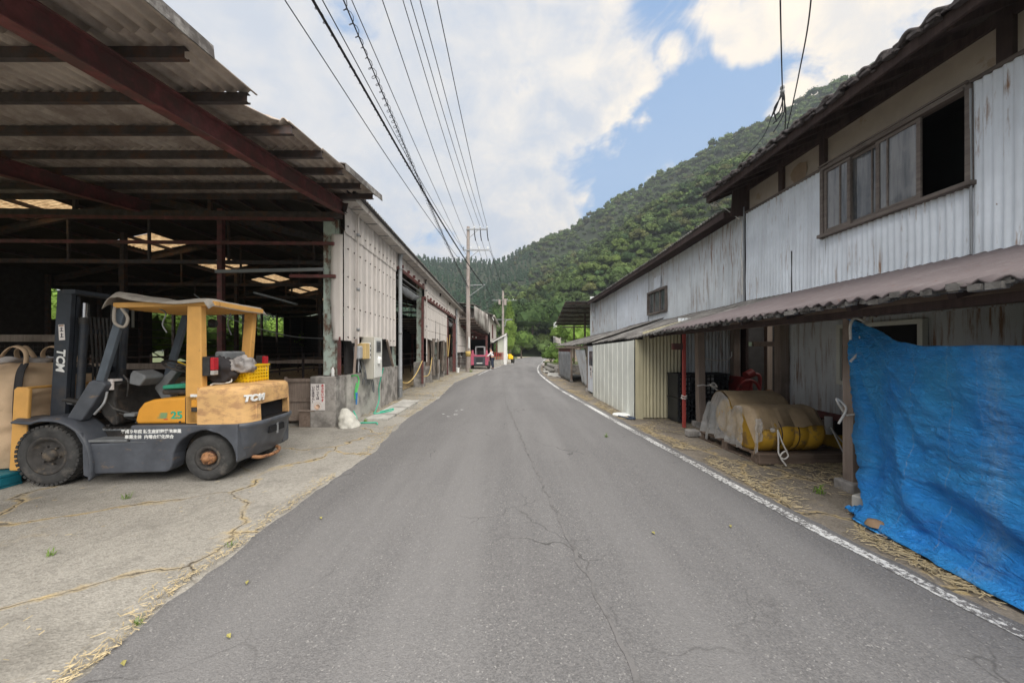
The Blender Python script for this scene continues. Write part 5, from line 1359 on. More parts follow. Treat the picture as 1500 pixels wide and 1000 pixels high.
q=MB(); q.box(W-.06,W+.03,12.28,12.36,2.74,3.57); q.box(W-.06,W+.03,13.86,13.94,2.74,3.57); q.box(W-.06,W+.03,12.36,13.86,3.50,3.57); q.box(W-.08,W+.03,12.36,13.86,2.74,2.80); q.box(W-.02,W+.02,12.85,12.90,2.8,3.5); q.box(W-.02,W+.02,13.35,13.40,2.8,3.5)
f_=q.build('window_frame',MT['wood_frame'],WG)
q=MB(); q.box(W+.01,W+.02,12.36,13.86,2.8,3.5); q.build('pane',MT['glass'],f_)
# end wall facing away and the one facing us is hidden; roof
q=MB()
def r2(u,v):
    y=lerp(8.5,22.6,u); x=lerp(4.72,8.2,v); return (x,y,eg(y)+.02+(x-4.72)*.36+.022*math.sin(2*math.pi*y/.13))
q.grid(r2,870,5); q.build('roof',MT['slate_roof'],WG,recalc=False,solid=.02)
q=MB(); q.bar((4.76,8.3,eg(8.3)-.10),(4.76,22.4,eg(22.4)-.10),.03,.13); q.build('fascia',MT['wood_dark'],WG)
q=MB(); q.grid(lambda u,v:(lerp(4.78,5.2,v),lerp(8.3,22.3,u),eg(lerp(8.3,22.3,u))-.05),6,2); q.build('soffit',MT['wood_dark'],WG,solid=.01,recalc=False)
q=MB(); q.box(W-.3,W+3,22.28,22.34,0,4.6); q.build('end_wall',MT['galv_old'],WG)
# awning beyond the far gable, sloping down away from us
for k in range(1):
    q=MB()
    def aw(u,v):
        y=lerp(22.4,29,v); x=lerp(3.45,6.6,u)+.04*(y-22.4); return (x,y,4.33-.135*(y-22.4)+.02*math.sin(2*math.pi*x/.13))
    q.grid(aw,200,5); q.build('awning_sheet',MT['slate_roof'],WG,recalc=False,solid=.012)
for k in range(6):
    y=22.55+1.25*k; z=4.33-.135*(y-22.4)-.07; x0=3.42+.04*(y-22.4)
    q=MB(); q.box(x0,x0+3.1,y,y+.06,z-.05,z+.05); q.build('awning_purlin',MT['darksteel'],WG)
for y in (24.5,28.5):
    q=MB(); q.box(5.0,5.1,y,y+.1,0,4.2-.135*(y-22.4)-.1); q.build('awning_post',MT['wood_dark'],WG)
q=MB(); q.bar((3.6,24.5,2.95),(5.4,24.5,2.95),.06,.08); q.build('awning_beam',MT['darksteel'],WG)

# ---- lean-to canopy along both
LC_=empty('lean_to','sagging maroon and grey corrugated lean-to roof on timber posts','canopy',(0,0,0),R(.82))
def ez_(y): return interp([(-3,1.93),(3,1.90),(6.4,1.85),(8.7,1.755),(13.6,1.68),(19,1.70),(23,1.74)],y)
def ex_(y): return interp([(-3,2.82),(8,2.80),(12,2.78),(14,2.95),(23,2.9)],y)
def ctop(y): return interp([(-3,2.55),(8,2.54),(14,2.45),(22.3,2.37)],y)
def lean(ya,yb,m,name,dz=0,xo=0,rag=.03,pitch=.13):
    q=MB(); n=int((yb-ya)/pitch*8)
    def f(u,v):
        y=lerp(ya,yb,u); e_=ex_(y)+xo-(rag*nz(y*5,3)+rag*.8*nz(y*17,5) if v==0 else 0); x=lerp(e_,W-.03,v); t=(x-ex_(y))/(W-ex_(y))
        z=lerp(ez_(y),ctop(y),t)+dz+.016*math.sin(2*math.pi*y/pitch)+.02*nz(y*.8,x,4)
        if v==0: z-=.02*abs(nz(y*7,2))
        return (x,y,z)
    q.grid(f,n,12); return q.build(name,MT[m],LC_,recalc=False,solid=.012)
for a,b_ in ((-3,1.0),(.95,3.0),(2.95,5.0),(4.95,6.9)): lean(a,b_,'rust_roof','roof_sheet',dz=.006*(int(a*3)%2))
lean(6.85,9.0,'slate_roof','roof_sheet',dz=.0); lean(8.95,12.6,'slate_roof','roof_sheet',dz=.008); lean(12.5,16.0,'slate_roof','roof_sheet',dz=.07,xo=-.1); lean(15.9,23,'slate_roof','roof_sheet',dz=0,xo=.0)
# crumbled mossy edge
q=MB()
for k in range(420):
    y=lerp(-1,7.2,rnd.random()); e_=ex_(y); s=.008+.018*rnd.random()
    x=e_+.01+rnd.random()*.05; z=ez_(y)-.015+.02*rnd.random()-.02*rnd.random()
    q.box(x-s,x+s,y-s*1.5,y+s*1.5,z-s,z+s*.6)
o=q.build('edge_crust',MT['slate_roof'],LC_); o['kind']='stuff'
# joists and eave beam
q=MB(); q.bar((3.1,-3,1.84),(3.1,8.2,1.80),.06,.06); q.build('eave_beam',MT['wood_dark'],LC_)
q=MB(); q.bar((3.72,-3,1.93),(3.72,8.2,1.89),.11,.13); q.build('beam',MT['wood_y'],LC_)
q=MB(); q.bar((2.95,8.3,1.60),(2.95,22.6,1.60),.07,.08); q.build('eave_beam',MT['wood_y'],LC_)
y=-2.8
for k in range(15):
    q=MB(); q.bar((2.9,y,ez_(y)-.045),(W-.05,y,ctop(y)-.055),.05,.06); q.build('joist',MT['wood_dark'],LC_); y+=.75
q=MB(); q.box(3.2,3.45,7.3,7.38,1.5,1.62); q.build('bracket',MT['redsteel'],LC_)
def post(x,y,w_,z1,m='wood',base=True,lean_=0,z0=.0):
    q=MB(); q.bar((x,y,z0+.09),(x+lean_,y,z1),w_,w_); o=q.build('post',MT[m],LC_,bevel=.006)
    if base:
        q=MB(); q.box(x-w_*.95,x+w_*.95,y-w_*.95,y+w_*.95,-.05,.10); q.build('footing',MT['concrete_pier'],o,bevel=.02)
    return o
P1=post(3.72,4.05,.125,1.88); post(3.80,7.42,.135,1.85,lean_=-.03); 
post(3.42,7.32,.055,1.80,'postred',False,z0=-.09); post(5.0,8.3,.14,2.3,base=False); post(5.05,6.95,.16,2.3,base=False); post(4.85,9.4,.13,2.2,base=False); post(3.72,.4,.125,1.88); post(2.98,13.9,.10,1.62); post(2.98,17.5,.08,1.6); post(2.98,21.6,.08,1.6)
# ropes knotted on posts
rope('white_rope',[RW(3.62,4.02,.80),RW(3.72,3.96,.83),RW(3.80,4.02,.81),RW(3.72,4.13,.80),RW(3.63,4.05,.82),RW(3.52,4.0,.92),RW(3.50,4.0,.98),RW(3.58,3.98,.88),RW(3.50,3.98,.72)],.012,'rope_w','white rope knotted round the post at the blue tarp edge')
rope('white_rope',[RW(3.66,3.85,1.86),RW(3.62,3.84,1.72),RW(3.60,3.84,1.60),RW(3.64,3.84,1.52),RW(3.58,3.84,1.46),RW(3.50,3.84,1.38)],.013,'rope_w','long white rope end hanging from the beam above the tarp corner')
rope('white_rope',[RW(3.74,3.85,1.86),RW(3.68,3.84,1.78),RW(3.55,3.84,1.82),RW(3.50,3.84,1.75),RW(3.50,3.84,1.60)],.013,'rope_w','short white rope loop hanging beside the tarp corner')
rope('white_rope',[RW(3.70,7.36,.80),RW(3.80,7.33,.82),RW(3.90,7.36,.80),RW(3.98,7.3,.86),RW(4.05,7.3,.78),RW(3.92,7.3,.82),RW(4.08,7.3,.70),RW(4.1,7.3,.62)],.014,'rope_w','white rope bow tied round the grey timber post beside the red post')
rope('white_rope',[RW(3.37,7.32,.62),RW(3.42,7.27,.60),RW(3.47,7.32,.62),RW(3.42,7.36,.60),RW(3.37,7.32,.57),RW(3.42,7.27,.56),RW(3.47,7.32,.57)],.012,'rope_w','thin white cord wound round the red post')
# --- raised inner room with window, behind the barrels
q=MB(); 
csheet(3.2,7.25,.50,1.95,'galv_old',x=W-.05,par=HB,name='room_wall',pitch=.2,amp=.004)
csheet(-3,3.2,.50,2.3,'galv_old',x=W-.05,par=HB,name='room_wall',pitch=.2,amp=.004)
csheet(3.2,7.25,1.9,2.4,'galv_old',x=W-.03,par=HB,name='room_wall',pitch=.09,amp=.008)
q=MB(); q.box(W-.10,W+.2,-3,7.3,.40,.50); q.build('floor_beam',MT['redsteel'],HB)
for z0,z1,y0,y1 in ((1.03,1.82,4.65,5.75),):
    q=MB(); q.box(W-.13,W-.06,y0-.06,y0,z0-.06,z1+.06); q.box(W-.13,W-.06,y1,y1+.06,z0-.06,z1+.06); q.box(W-.13,W-.06,y0,y1,z0-.06,z0); q.box(W-.13,W-.06,y0,y1,z1,z1+.06); f_=q.build('inner_window',MT['shed_white'],HB)
    q=MB(); q.box(W-.085,W-.07,y0,y1,z0,z1); q.build('pane',MT['black'],f_)
    q=MB(); q.box(W-.09,W-.087,y1-.38,y1,z0,z1); q.build('curtain',MT['curtain'],f_)
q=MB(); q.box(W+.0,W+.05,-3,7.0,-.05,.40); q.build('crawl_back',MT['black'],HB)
for y in (5.9,4.6,2.5):
    q=MB(); q.box(W-.2,W-.08,y,y+.09,0,.40); q.build('floor_stub',MT['wood'],HB)
q=MB(); q.cyl((W-.3,5.75,0),(W-.3,5.75,.48),.05,14); q.build('drain_pipe',MT['white'],HB)
# back walls of the dark bay
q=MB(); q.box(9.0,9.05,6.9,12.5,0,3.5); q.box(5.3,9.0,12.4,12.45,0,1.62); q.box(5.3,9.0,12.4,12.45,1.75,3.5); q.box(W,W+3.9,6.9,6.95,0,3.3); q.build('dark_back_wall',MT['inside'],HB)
q=MB(); q.box(W-.03,W+.03,9.5,12.3,0,2.4); q.build('side_wall',MT['wood_dark'],WG)
q=MB(); q.box(6.2,6.32,9.0,9.12,0,2.4); q.box(6.5,6.6,10.4,10.5,0,2.4); q.build('inner_posts',MT['wood'],WG)
q=MB(); q.bar((5.2,8.0,1.62),(7.8,8.0,1.62),.06,.10); q.build('cross_rail',MT['wood_y'],HB)
# --- white shed boxed in under the canopy
SH=empty('white_shed','white panelled shed with cream corrugated side under the lean-to','shed',(0,0,0),R(.82))
def shed_front(u,v):
    y=lerp(8.30,12.3,u); t=((y-8.3)/.42)%1; return (2.79-(.012 if t<.06 else 0)-.008*nz(y,v*2),y,lerp(.0,ez_(y)-.06,v))
q=MB(); q.grid(shed_front,340,4,False); q.build('front_panel',MT['shed_white'],SH,recalc=False,solid=.01)
q=MB(); q.grid(lambda u,v:(lerp(2.96,3.80,u),8.27+.010*math.sin(2*math.pi*u*.84/.076),lerp(.02,ez_(8)+.1+.24*u,v)),84*2,4); q.build('side_panel',MT['shed_cream'],SH,recalc=False)
q=MB(); q.box(2.80,2.96,8.245,8.28,.0,1.72); q.box(2.86,2.875,8.238,8.244,0,1.72); q.build('corner_board',MT['shed_cream'],SH)
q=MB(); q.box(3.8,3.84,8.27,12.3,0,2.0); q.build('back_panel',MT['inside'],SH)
q=MB(); q.grid(lambda u,v:(lerp(3.80,5.2,u),8.42+.010*math.sin(2*math.pi*u*1.4/.076),lerp(.02,2.2,v)),150,4); q.build('side_panel',MT['galv_old'],SH,recalc=False)
# door beside it
e=empty('shed_door','grey-white door with a small window and a paper notice beyond the white shed','door',RW(2.88,12.5,0),R(.82))
q=MB(); q.box(0,.04,0,1.0,.06,1.62); q.build('leaf',MT['galv'],e,bevel=.006)
q=MB(); q.box(-.012,0.0,.25,.75,.95,1.45); q.build('pane',MT['glass'],e)
q=MB(); q.box(-.024,-.014,.28,.58,.55,.95); nb=q.build('notice',MT['paper'],e)
q=MB(); q.box(-.03,-.025,.36,.50,.80,.88); q.box(-.03,-.025,.40,.46,.62,.76); q.build('notice_marks',MT['ink'],nb)
q=MB(); q.box(-.04,0,.10,.16,.75,.80); q.build('handle',MT['steelgalv'],e)
# hanging grey sheets farther along
e=empty('grey_sheet','grey sheeting hung under the far end of the lean-to','sheet',(0,0,0),R(.82))
q=MB(); q.grid(lambda u,v:(2.95+.05*math.sin(u*34)+.04*nz(u*6,v*3),lerp(17.6,21.5,u),lerp(.03,1.40,v)),120,8); q.build('sheet_body',MT['sheetgrey'],e,recalc=False,solid=.006)
q=MB(); q.grid(lambda u,v:(lerp(2.98,3.35,v*(.4+u*.6))+.06*math.sin(u*12)*v,lerp(14.5,16.6,u),lerp(1.5,.05,v)-.4*(1-u)*0),40,14); q.build('folded_sheet',MT['galv_old'],e,recalc=False,solid=.006)
q=MB()
for k in range(18): q.bar((2.96,17.6+.22*k,1.42),(2.96,17.6+.22*k+.11,1.56),.02,.02); q.bar((2.96,17.6+.22*k+.11,1.56),(2.96,17.6+.22*k+.22,1.42),.02,.02)
q.bar((2.96,17.6,1.42),(2.96,21.6,1.42),.025,.025); q.bar((2.96,17.6,1.57),(2.96,21.6,1.57),.025,.025); q.build('lattice_rail',MT['redsteel'],e)
q=MB(); q.box(3.3,4.4,14.2,16.8,0,.5); q.box(3.4,4.2,14.6,16.2,.5,.9); tag(q.build('stored_boards',MT['wood_dark']),'dark stack of boards behind the folded grey sheet','boards')
q=MB(); q.box(4.6,4.65,13.5,22,0,2.2); q.build('back_wall',MT['inside'],WG)
# lid and litter
c=RW(2.66,8.75,0); q=MB(); q.lathe([(0,.035),(.20,.03),(.22,.02),(.22,.0)],c,n=24); tag(q.build('white_disc',MT['white']),'flat white disc lying by the white shed corner','disc')
q=MB(); q.tube(catmull([RW(2.5,8.5,.02),RW(2.62,8.2,.02),RW(2.75,8.15,.03),RW(2.70,8.45,.02)],6),.02,8); tag(q.build('dark_hose',MT['navy']),'short dark hose lying by the white shed corner','hose')
rope('cable_coil',[RW(W-.08,8.28,4.3),RW(W-.1,8.2,4.0),RW(W-.07,8.3,3.6),RW(W-.09,8.22,3.3),RW(W-.06,8.27,2.7)],.012,'rope_w','white cable stapled down the wall corner below the eaves')
rope('cable_coil',[RW(4.6,8.5,4.72),RW(4.7,8.5,4.85),RW(4.62,8.45,4.9),RW(4.55,8.5,4.78),RW(4.66,8.4,4.68),RW(4.6,8.5,4.85),RW(4.8,8.4,4.65),RW(5.1,8.3,4.35)],.012,'rope_w','tangle of white cable at the end of the tiled eaves')

# ---- stacked black plastic crates, red machine
for i,(x,y,z,l) in enumerate(((3.50,7.75,.02,'lower black plastic crate standing between the red post and timber post'),(3.50,7.75,.52,'upper black plastic crate standing between the red post and timber post'),(4.08,7.8,.02,'lower black plastic crate right of the grey timber post'),(4.08,7.8,.52,'upper black plastic crate right of the grey timber post'))):
    if i==0:
        cr=empty('black_crate',l,'crate',RW(x,y,z),R(.82),'stacked black plastic crates')
        q=MB()
        for k in range(6): q.box(.02+.086*k,.045+.086*k,-.001,.02,.03,.46); 
        for k in range(5): q.box(0,.5,.003,.024,.03+.095*k,.055+.095*k)
        q.box(0,.5,.0,.5,0,.03); q.box(0,.02,.02,.5,.03,.46); q.box(.48,.5,.02,.5,.03,.46); q.build('crate_walls',MT['blackplastic'],cr)
        q=MB(); q.box(-.01,.51,-.015,.03,.455,.49); q.box(-.01,.51,.47,.51,.455,.49); q.box(-.01,.03,.03,.47,.455,.49); q.box(.47,.51,.03,.47,.455,.49); q.build('rim',MT['blackplastic'],cr,bevel=.004)
    else:
        c=copy_tree(cr); c.location=RW(x,y,z); c['label']=l
mc=empty('red_engine','red stationary engine with a spoked flywheel in the shade behind the barrels','engine',RW(4.95,7.9,0),R(10))
q=MB(); q.box(-.25,.25,-.1,.35,0,.35); q.prism([(-.2,.35),(.22,.35),(.16,.85),(-.1,.95)],-.05,.3,'y'); q.build('engine_block',MT['machred'],mc,bevel=.02)
q=MB(); 
ringp=[(-.08+.26*math.cos(t),-.22,.62+.26*math.sin(t)) for t in [k*2*math.pi/32 for k in range(33)]]; q.tube(ringp,.03,8,False)
for k in range(5):
    a=k*2*math.pi/5; q.bar((-.08,-.22,.62),(-.08+.25*math.cos(a),-.22,.62+.25*math.sin(a)),.045,.03,up=(0,1,0))
q.cyl((-.08,-.27,.62),(-.08,0,.62),.05,16); q.build('flywheel',MT['machred'],mc)
q=MB(); q.cyl((.05,.0,.95),(.2,.0,1.02),.09,16); q.tube(catmull([(.18,0,1.0),(.32,-.05,.95),(.30,-.08,.7)],6),.035,8); q.build('cylinder_head',MT['machred'],mc)
q=MB(); q.tube([(.2,-.1,.6),(.5,-.12,.62)],.02,8); q.cyl((.5,-.17,.62),(.5,-.07,.62),.05,12); q.build('crank',MT['hub'],mc)
rope('sagging_cable',[RW(3.9,7.6,1.35),RW(4.3,7.7,1.28),RW(4.6,7.8,1.33),RW(4.75,8,1.45)],.012,'rope_w','pale cable sagging in the shade above the black crates')

# ---- pallet with yellow drums under plastic
pl=empty('timber_pallet','weathered timber pallet carrying the yellow drums','pallet',(3.86,5.78,0),R(2))
q=MB()
for k in range(7): q.box(-.66,.66,-.74+.215*k,-.74+.215*k+.17,.105,.13)
q.build('deck_boards',MT['wood_pallet'],pl,bevel=.003)
for k,x in enumerate((-.65,-.05,.54)):
    q=MB()
    for y in (-.73,-.05,.6): q.box(x,x+.11,y,y+.14,.02,.104)
    q.box(x,x+.11,-.75,.76,.0,.019); q.build('runner',MT['wood_pallet'],pl)
q=MB(); q.box(-.68,.05,-.80,-.755,.01,.145); q.box(.055,.70,-.79,-.745,.01,.135); q.build('front_board',MT['wood_pallet'],pl,bevel=.006)
pl.scale=(1,1,1)
def drum(name,loc,L,r,label,rz):
    e=empty(name,label,'drum',loc,rz,'yellow drums under the plastic sheet')
    q=MB(); prof=[(0,0),(r*.80,0),(r*.93,.02),(r*.99,.09)]
    for k in range(1,8):
        x=.07+(L-.14)*k/8; 
        if k in(2,4,6): prof+=[(r,x-.02),(r*.975,x-.010),(r*.975,x+.010),(r,x+.02)]
        else: prof+=[(r*1.005,x)]
    prof+=[(r,L-.07),(r*.9,L-.015),(r*.78,L),(0,L)]
    q.lathe(prof,(-L/2,0,r*.88),'x',48,m=Matrix.Diagonal((1,1.12,.88,1)) ); b_=q.build('drum_body',MT['drum'],e)
    q=MB(); 
    for x in (-L*.20,L*.06): q.lathe([(r*1.012,-.008),(r*1.02,0),(r*1.012,.008)],(x,0,r*.88),'x',48,m=Matrix.Diagonal((1,1.12,.88,1)))
    q.build('strap',MT['wood_dark'],e); return e
drum('yellow_drum',(3.70,5.35,.14),.90,.31,'front yellow drum lying on the pallet edge',R(2))
drum('yellow_drum',(3.74,5.98,.14),.72,.37,'rear yellow drum lying behind the front one under the sheet',R(2))
e=empty('plastic_sheet','tan and clear plastic sheet draped over the yellow drums and tied down','sheet',(3.71,5.66,0))
def hp2(x,y):
    a=.30*0
    z=.14
    d=(y+.33)/.36
    z1=.14+.28+.29*math.sqrt(max(0,1-min(1,d*d))) if abs(d)<1 else .14
    d2=(y-.35)/.44; z2=.14+.33+.36*math.sqrt(max(0,1-min(1,d2*d2))) if abs(d2)<1 else .14
    return max(z1,z2)
def sheet(u,v):
    x=lerp(-.56+.20*v,.42,u); y=lerp(-.70,.85,v)
    z=hp2(x,max(-.66,min(.78,y)))
    z=max(z, .14+.56*min(1,max(0,1-abs(y-.02)/.62)))
    if y<-.50: z=.47+.02*math.sin(x*5)+.02*nz(x*6,y*3); y=-.66-.02*math.sin(x*11)
    sx=max(0,(x+.04 if x>0 else -x-.0+ (-.15*v if x<0 else 0)+.17*v*2*0)-.40)/.08; z-=.10*sx*sx
    return (x,y,z+.022+.014*nz(x*6,y*6,2)+.012*abs(nz(x*16+y*5,y*9)))
q=MB(); q.grid(sheet,60,60); q.build('tan_sheet',MT['filmtan'],e,recalc=False)
def skirt(u,v):   # clear film falling to the left and flaring towards the far post
    y=lerp(-.42,.85,u); z0=hp2(0,max(-.5,min(.75,y))); z0=max(z0,.14+.50*min(1,max(0,1-abs(y-.02)/.62)))
    t=v**.8; fl=lerp(.02,.16,u)
    x=-.55+.19*u-fl*t-.035*math.sin(u*26)*t+.02*nz(u*9,v*5); z=lerp(z0+.01,.15-.10*(u>.75)*t,v)+.02*nz(u*12,v*7,1)*t
    if v>.8: x-=.03*nz(u*20,2)
    return (x,y-.03*t,z)
q=MB(); q.grid(skirt,90,26); q.build('clear_film',MT['film'],e,recalc=False)
def fr(u,v):
    x=lerp(-.54,-.45,u); z=lerp(.60,.15+.22*u,v); return (x,-.68-.03*math.sin(u*9)*v+.02*nz(u*6,v*6),z)
q=MB(); q.grid(fr,24,20); q.build('clear_film',MT['film'],e,recalc=False)
q=MB(); q.lathe([(0,-.035),(.03,-.02),(.035,0),(.03,.02),(0,.035)],(-.34,-.72,.46),n=14); q.build('knot',MT['film'],e)
rope('white_rope',[Vector((3.46,4.98,.46)),Vector((3.45,4.95,.3)),Vector((3.44,4.93,.16)),Vector((3.48,4.9,.10)),Vector((3.54,4.9,.14)),Vector((3.50,4.9,.20)),Vector((3.44,4.9,.13)),Vector((3.50,4.88,.02))],.010,'rope_w','white cord tied from the sheet knot down to the pallet corner')
rope('white_rope',[Vector((3.46,4.98,.46)),Vector((3.50,4.95,.3)),Vector((3.56,4.94,.17))],.010,'rope_w','second strand of white cord below the sheet knot')
rope('white_rope',[Vector((4.30,5.15,.45)),Vector((4.36,5.1,.25)),Vector((4.38,5.05,.14))],.010,'rope_w','white cord at the right end of the front drum')
rope('white_rope',[Vector((4.32,5.2,.45)),Vector((4.5,5.15,.22)),Vector((4.62,5.0,.16)),Vector((4.66,4.9,.04))],.010,'rope_w','white cord falling over the right end of the pallet')
q=MB(); q.box(-.13,.13,0,.03,0,.26); o=q.build('yellow_board',mat('yellow board',(.50,.30,.03),.7,bump=.1)); o.location=(4.68,5.55,.0); o.rotation_euler=(R(-14),0,R(-20)); tag(o,'small yellow board leaning behind the pallet end','board')
q=MB(); q.box(-.35,.35,-.1,.1,0,.12); o=q.build('timber_block',MT['wood_pallet'],bevel=.01); o.location=(4.75,5.25,0); o.rotation_euler=(0,0,R(8)); tag(o,'rough timber baulk at the right end of the pallet','timber')
q=MB(); q.box(-.1,.1,-.08,.08,0,.12); o=q.build('concrete_block',MT['concrete_pier'],bevel=.02); o.location=(3.12,6.62,0); tag(o,'small concrete block at the far left pallet corner','block')

# ================================================================== blue tarp
TP=empty('blue_tarp','bright blue tarpaulin hung along the lean-to edge and trailing on the verge','tarp',(0,0,0),R(.82))
def left_edge(v):   # v 0 bottom .. 1 top
    return (interp([(0,3.12),(.08,3.22),(.2,3.42),(.45,3.56),(1,3.60)],v), interp([(0,3.30),(.07,3.42),(.16,3.62),(.35,3.82),(.6,3.92),(1,3.97)],v))
def tarp(u,v):
    yT=lerp(3.97,-.6,u); 
    zt=interp([(-.6,1.50),(2.0,1.525),(2.9,1.53),(3.2,1.56),(3.6,1.68),(3.97,1.82)],yT)
    lx,ly=left_edge(v)
    k=min(1,u/.16); k=k*k*(3-2*k)
    y=lerp(ly,lerp(3.55,-.6,u) if False else lerp(3.97,-.6,u),k) if u>0 else ly
    # bottom is gathered less far back, so folds run diagonally from the top-left corner
    y=lerp(3.97,-.6,u)-(1-v)**1.6*.62*(1-u)**2.2
    if u==0: y=ly
    xb=lerp(3.14,3.02,u); xt=lerp(3.60,3.12,min(1,u*3.2))
    x=lerp(xb,xt,v**.9)
    x=lerp(lx,x,min(1,u*7))
    bel=.10*math.sin(v*math.pi)*min(1,u*5)
    x+=bel*.4
    z=zt*v
    # fold field: ridges radiating from the tied corner
    ax=3.97-y; az=1.82-z; ang=math.atan2(az,ax+.05); rad=math.hypot(ax,az)
    f=(abs(math.sin(ang*17+2.5*nz(ang*3,rad)))-.5)*.045*math.exp(-rad*.55)+math.sin(ang*17+3*nz(rad*.8,ang*2,4))*.028*min(1,rad)*math.exp(-rad*.25)
    cr=.024*nz(y*3,z*5,1)+.018*(abs(nz(y*6+z*4,z*14,2))-.2)*1.5+.010*nz(y*14,z*34,7)
    # diagonal drag folds near the ground
    dg=.060*math.sin((z*1.5+ax*.42)*13+2*nz(y*1.3,z*2))*max(0,1-abs(z-.32)/.42)*min(1,u*4)
    x+=f+cr+dg*.7
    if v<.06: x-= .10*(.06-v)/.06
    return (x,y,max(.012,z+.01*nz(y*5,z*5,6)))
q=MB(); q.grid(tarp,230,110); q.build('tarp_sheet',MT['tarp'],TP,recalc=False,solid=.004)
# hem lying on the verge
def hem(u,v):
    y=lerp(3.42,-.6,u); x=lerp(3.13,2.98,u)-(.07+.09*min(1,u*4))*v-.05*nz(y*2.2,1)*v-.02*nz(y*7,v)
    return (x,y-.10*v*(1-u),.020+.045*abs(math.sin(v*3.1))*(.6+.6*nz(y*3,5))+.02*abs(nz(y*6,v*4)))
q=MB(); q.grid(hem,150,14); q.build('hem_fold',MT['tarp'],TP,recalc=False,solid=.004)
q=MB(); q.grid(lambda u,v:(3.12+.26*u+.02*nz(u*5,v*5),3.36+.12*v+.05*u,.03+.06*abs(nz(u*5,v*4,3))+.03*v*u),16,10); q.build('corner_flap',MT['tarp'],TP,recalc=False,solid=.004)
q=MB(); q.box(-.12,.12,-.10,.10,0,.13); o=q.build('concrete_block',MT['concrete_lt'],bevel=.015); o.matrix_basis=Matrix.Translation((3.36,3.58,0))@Matrix.Rotation(R(25),4,'Z'); tag(o,'pale concrete block weighing down the tarp corner','block')
q=MB(); q.lathe([(0,.05),(.05,.04),(.07,.0)],(3.02,3.18,.04),n=9); tag(q.build('small_stone',mat('brown stone',(.30,.20,.12),.9)),'small brown stone lying on the tarp hem','stone')
# behind the tarp: bales and clutter
q=MB(); q.box(3.75,4.9,.2,3.3,0,1.45); tag(q.build('straw_stack',MT['dirt'],bevel=.05),'low stack of straw just showing above the tarp top edge','straw')
e=empty('shelf_rack','dim grey rack against the inner wall above the tarp','rack',RW(4.9,2.6,0),R(.82))
q=MB()
for z in (1.55,1.9): q.box(-.2,.2,-1.2,.6,z,z+.03)
for y in (-1.2,.57): q.box(-.2,-.17,y,y+.03,0,2.05)
q.build('shelves',MT['greyplastic'],e)
q=MB(); q.cyl((0,-.9,1.70),(0,-.1,1.70),.09,16); q.build('rolled_sheet',MT['sheetgrey'],e)
q=MB(); q.box(-.1,.1,.1,.5,1.585,1.8); q.build('carton',MT['greyplastic'],e)
# ================================================================== utility poles and wires
def pole(x,y,h,label,arms,seedv,braces=True,rb=.17,rt=.10):
    e=empty('utility_pole',label,'utility pole',(x,y,0),group=None)
    q=MB(); q.tube([(0,0,-.1),(0,0,h*.3),(0,0,h*.6),(0,0,h)],[rb,lerp(rb,rt,.3),lerp(rb,rt,.6),rt],20); p=q.build('shaft',MT['pole'],e)
    q=MB()
    for k in range(12):
        z=2.2+.45*k; 
        if z<h-1.2: q.cyl((-.2 if k%2 else .1,-.05,z),(-.1 if k%2 else .2,-.05,z),.012,6)
    q.build('step_bolts',MT['steelgalv'],e)
    for (z,x0,x1,ins) in arms:
        q=MB(); q.bar((x0,-rt-.03,z),(x1,-rt-.03,z),.075,.075); a=q.build('crossarm',MT['steelgalv'],e)
        for xi in ins:
            q=MB(); q.lathe([(.012,-.02),(.012,.05),(.045,.07),(.03,.10),(.045,.13),(.03,.16),(.02,.19),(0,.2)],(xi,-rt-.03,z+.04),n=10); q.build('insulator',MT['white' if xi>0 else 'greyplastic'],a)
        if braces:
            q=MB(); q.bar((x1*.5,-rt-.03,z-.04),(0.05,-rt,z-.6),.03,.03); q.build('brace',MT['steelgalv'],a)
    return e
PX,PY=-2.98,26.0; PH=9.85
p1=pole(PX,PY,PH,'tall weathered concrete utility pole with two crossarms beside the long barn',[(PH-.22,-.12,1.35,(.42,.82,1.28)),(PH-1.62,-.35,1.42,(-.3,.2,.75,1.35))],1)
q=MB(); q.bar((.1,-.1,PH-4.0),(1.15,-.1,PH-3.95),.05,.05); q.bar((.06,-.1,PH-4.75),(1.1,-.1,PH-3.99),.04,.04); q.build('stay_bracket',MT['steelgalv'],p1)
q=MB(); q.tube([(.07,-.17,1.6),(.07,-.17,2.35)],.05,10); q.build('cable_guard',MT['white'],p1)
q=MB(); q.lathe([(.178,0),(.182,0),(.182,.35),(.178,.35)],(0,0,1.05),n=20); q.build('yellow_band',mat('faded warning band',(.50,.36,.12),.7),p1)
q=MB(); 
for xx,zz in ((.42,PH-.1),(.82,PH-.1),(1.28,PH-.1)): q.tube(catmull([(xx,-.1,zz+.1),(xx+.04,-.16,zz-.5),(xx+.10,-.16,zz-.9)],5),.035,8)
q.build('cable_ends',MT['wire'],p1)
p2=pole(-1.32,56,10.1,'smaller distant utility pole with two crossarms before the forest',[(8.7,-1.6,2.0,(-1.3,-.6,.6,1.5)),(5.9,-1.5,1.4,())],2,rb=.2,rt=.14)
q=MB(); q.cyl((.3,-.2,8.0),(.3,-.2,8.9),.22,14); q.cyl((-.5,-.2,8.1),(-.5,-.2,8.8),.18,14); q.build('transformer',MT['pole'],p2)
q=MB(); q.tube(catmull([(1.1,-.15,5.9),(.5,-.15,5.75),(.25,-.1,4.9)],6),.08,8); q.build('arm_brace',MT['steelgalv'],p2)
WL='power line'
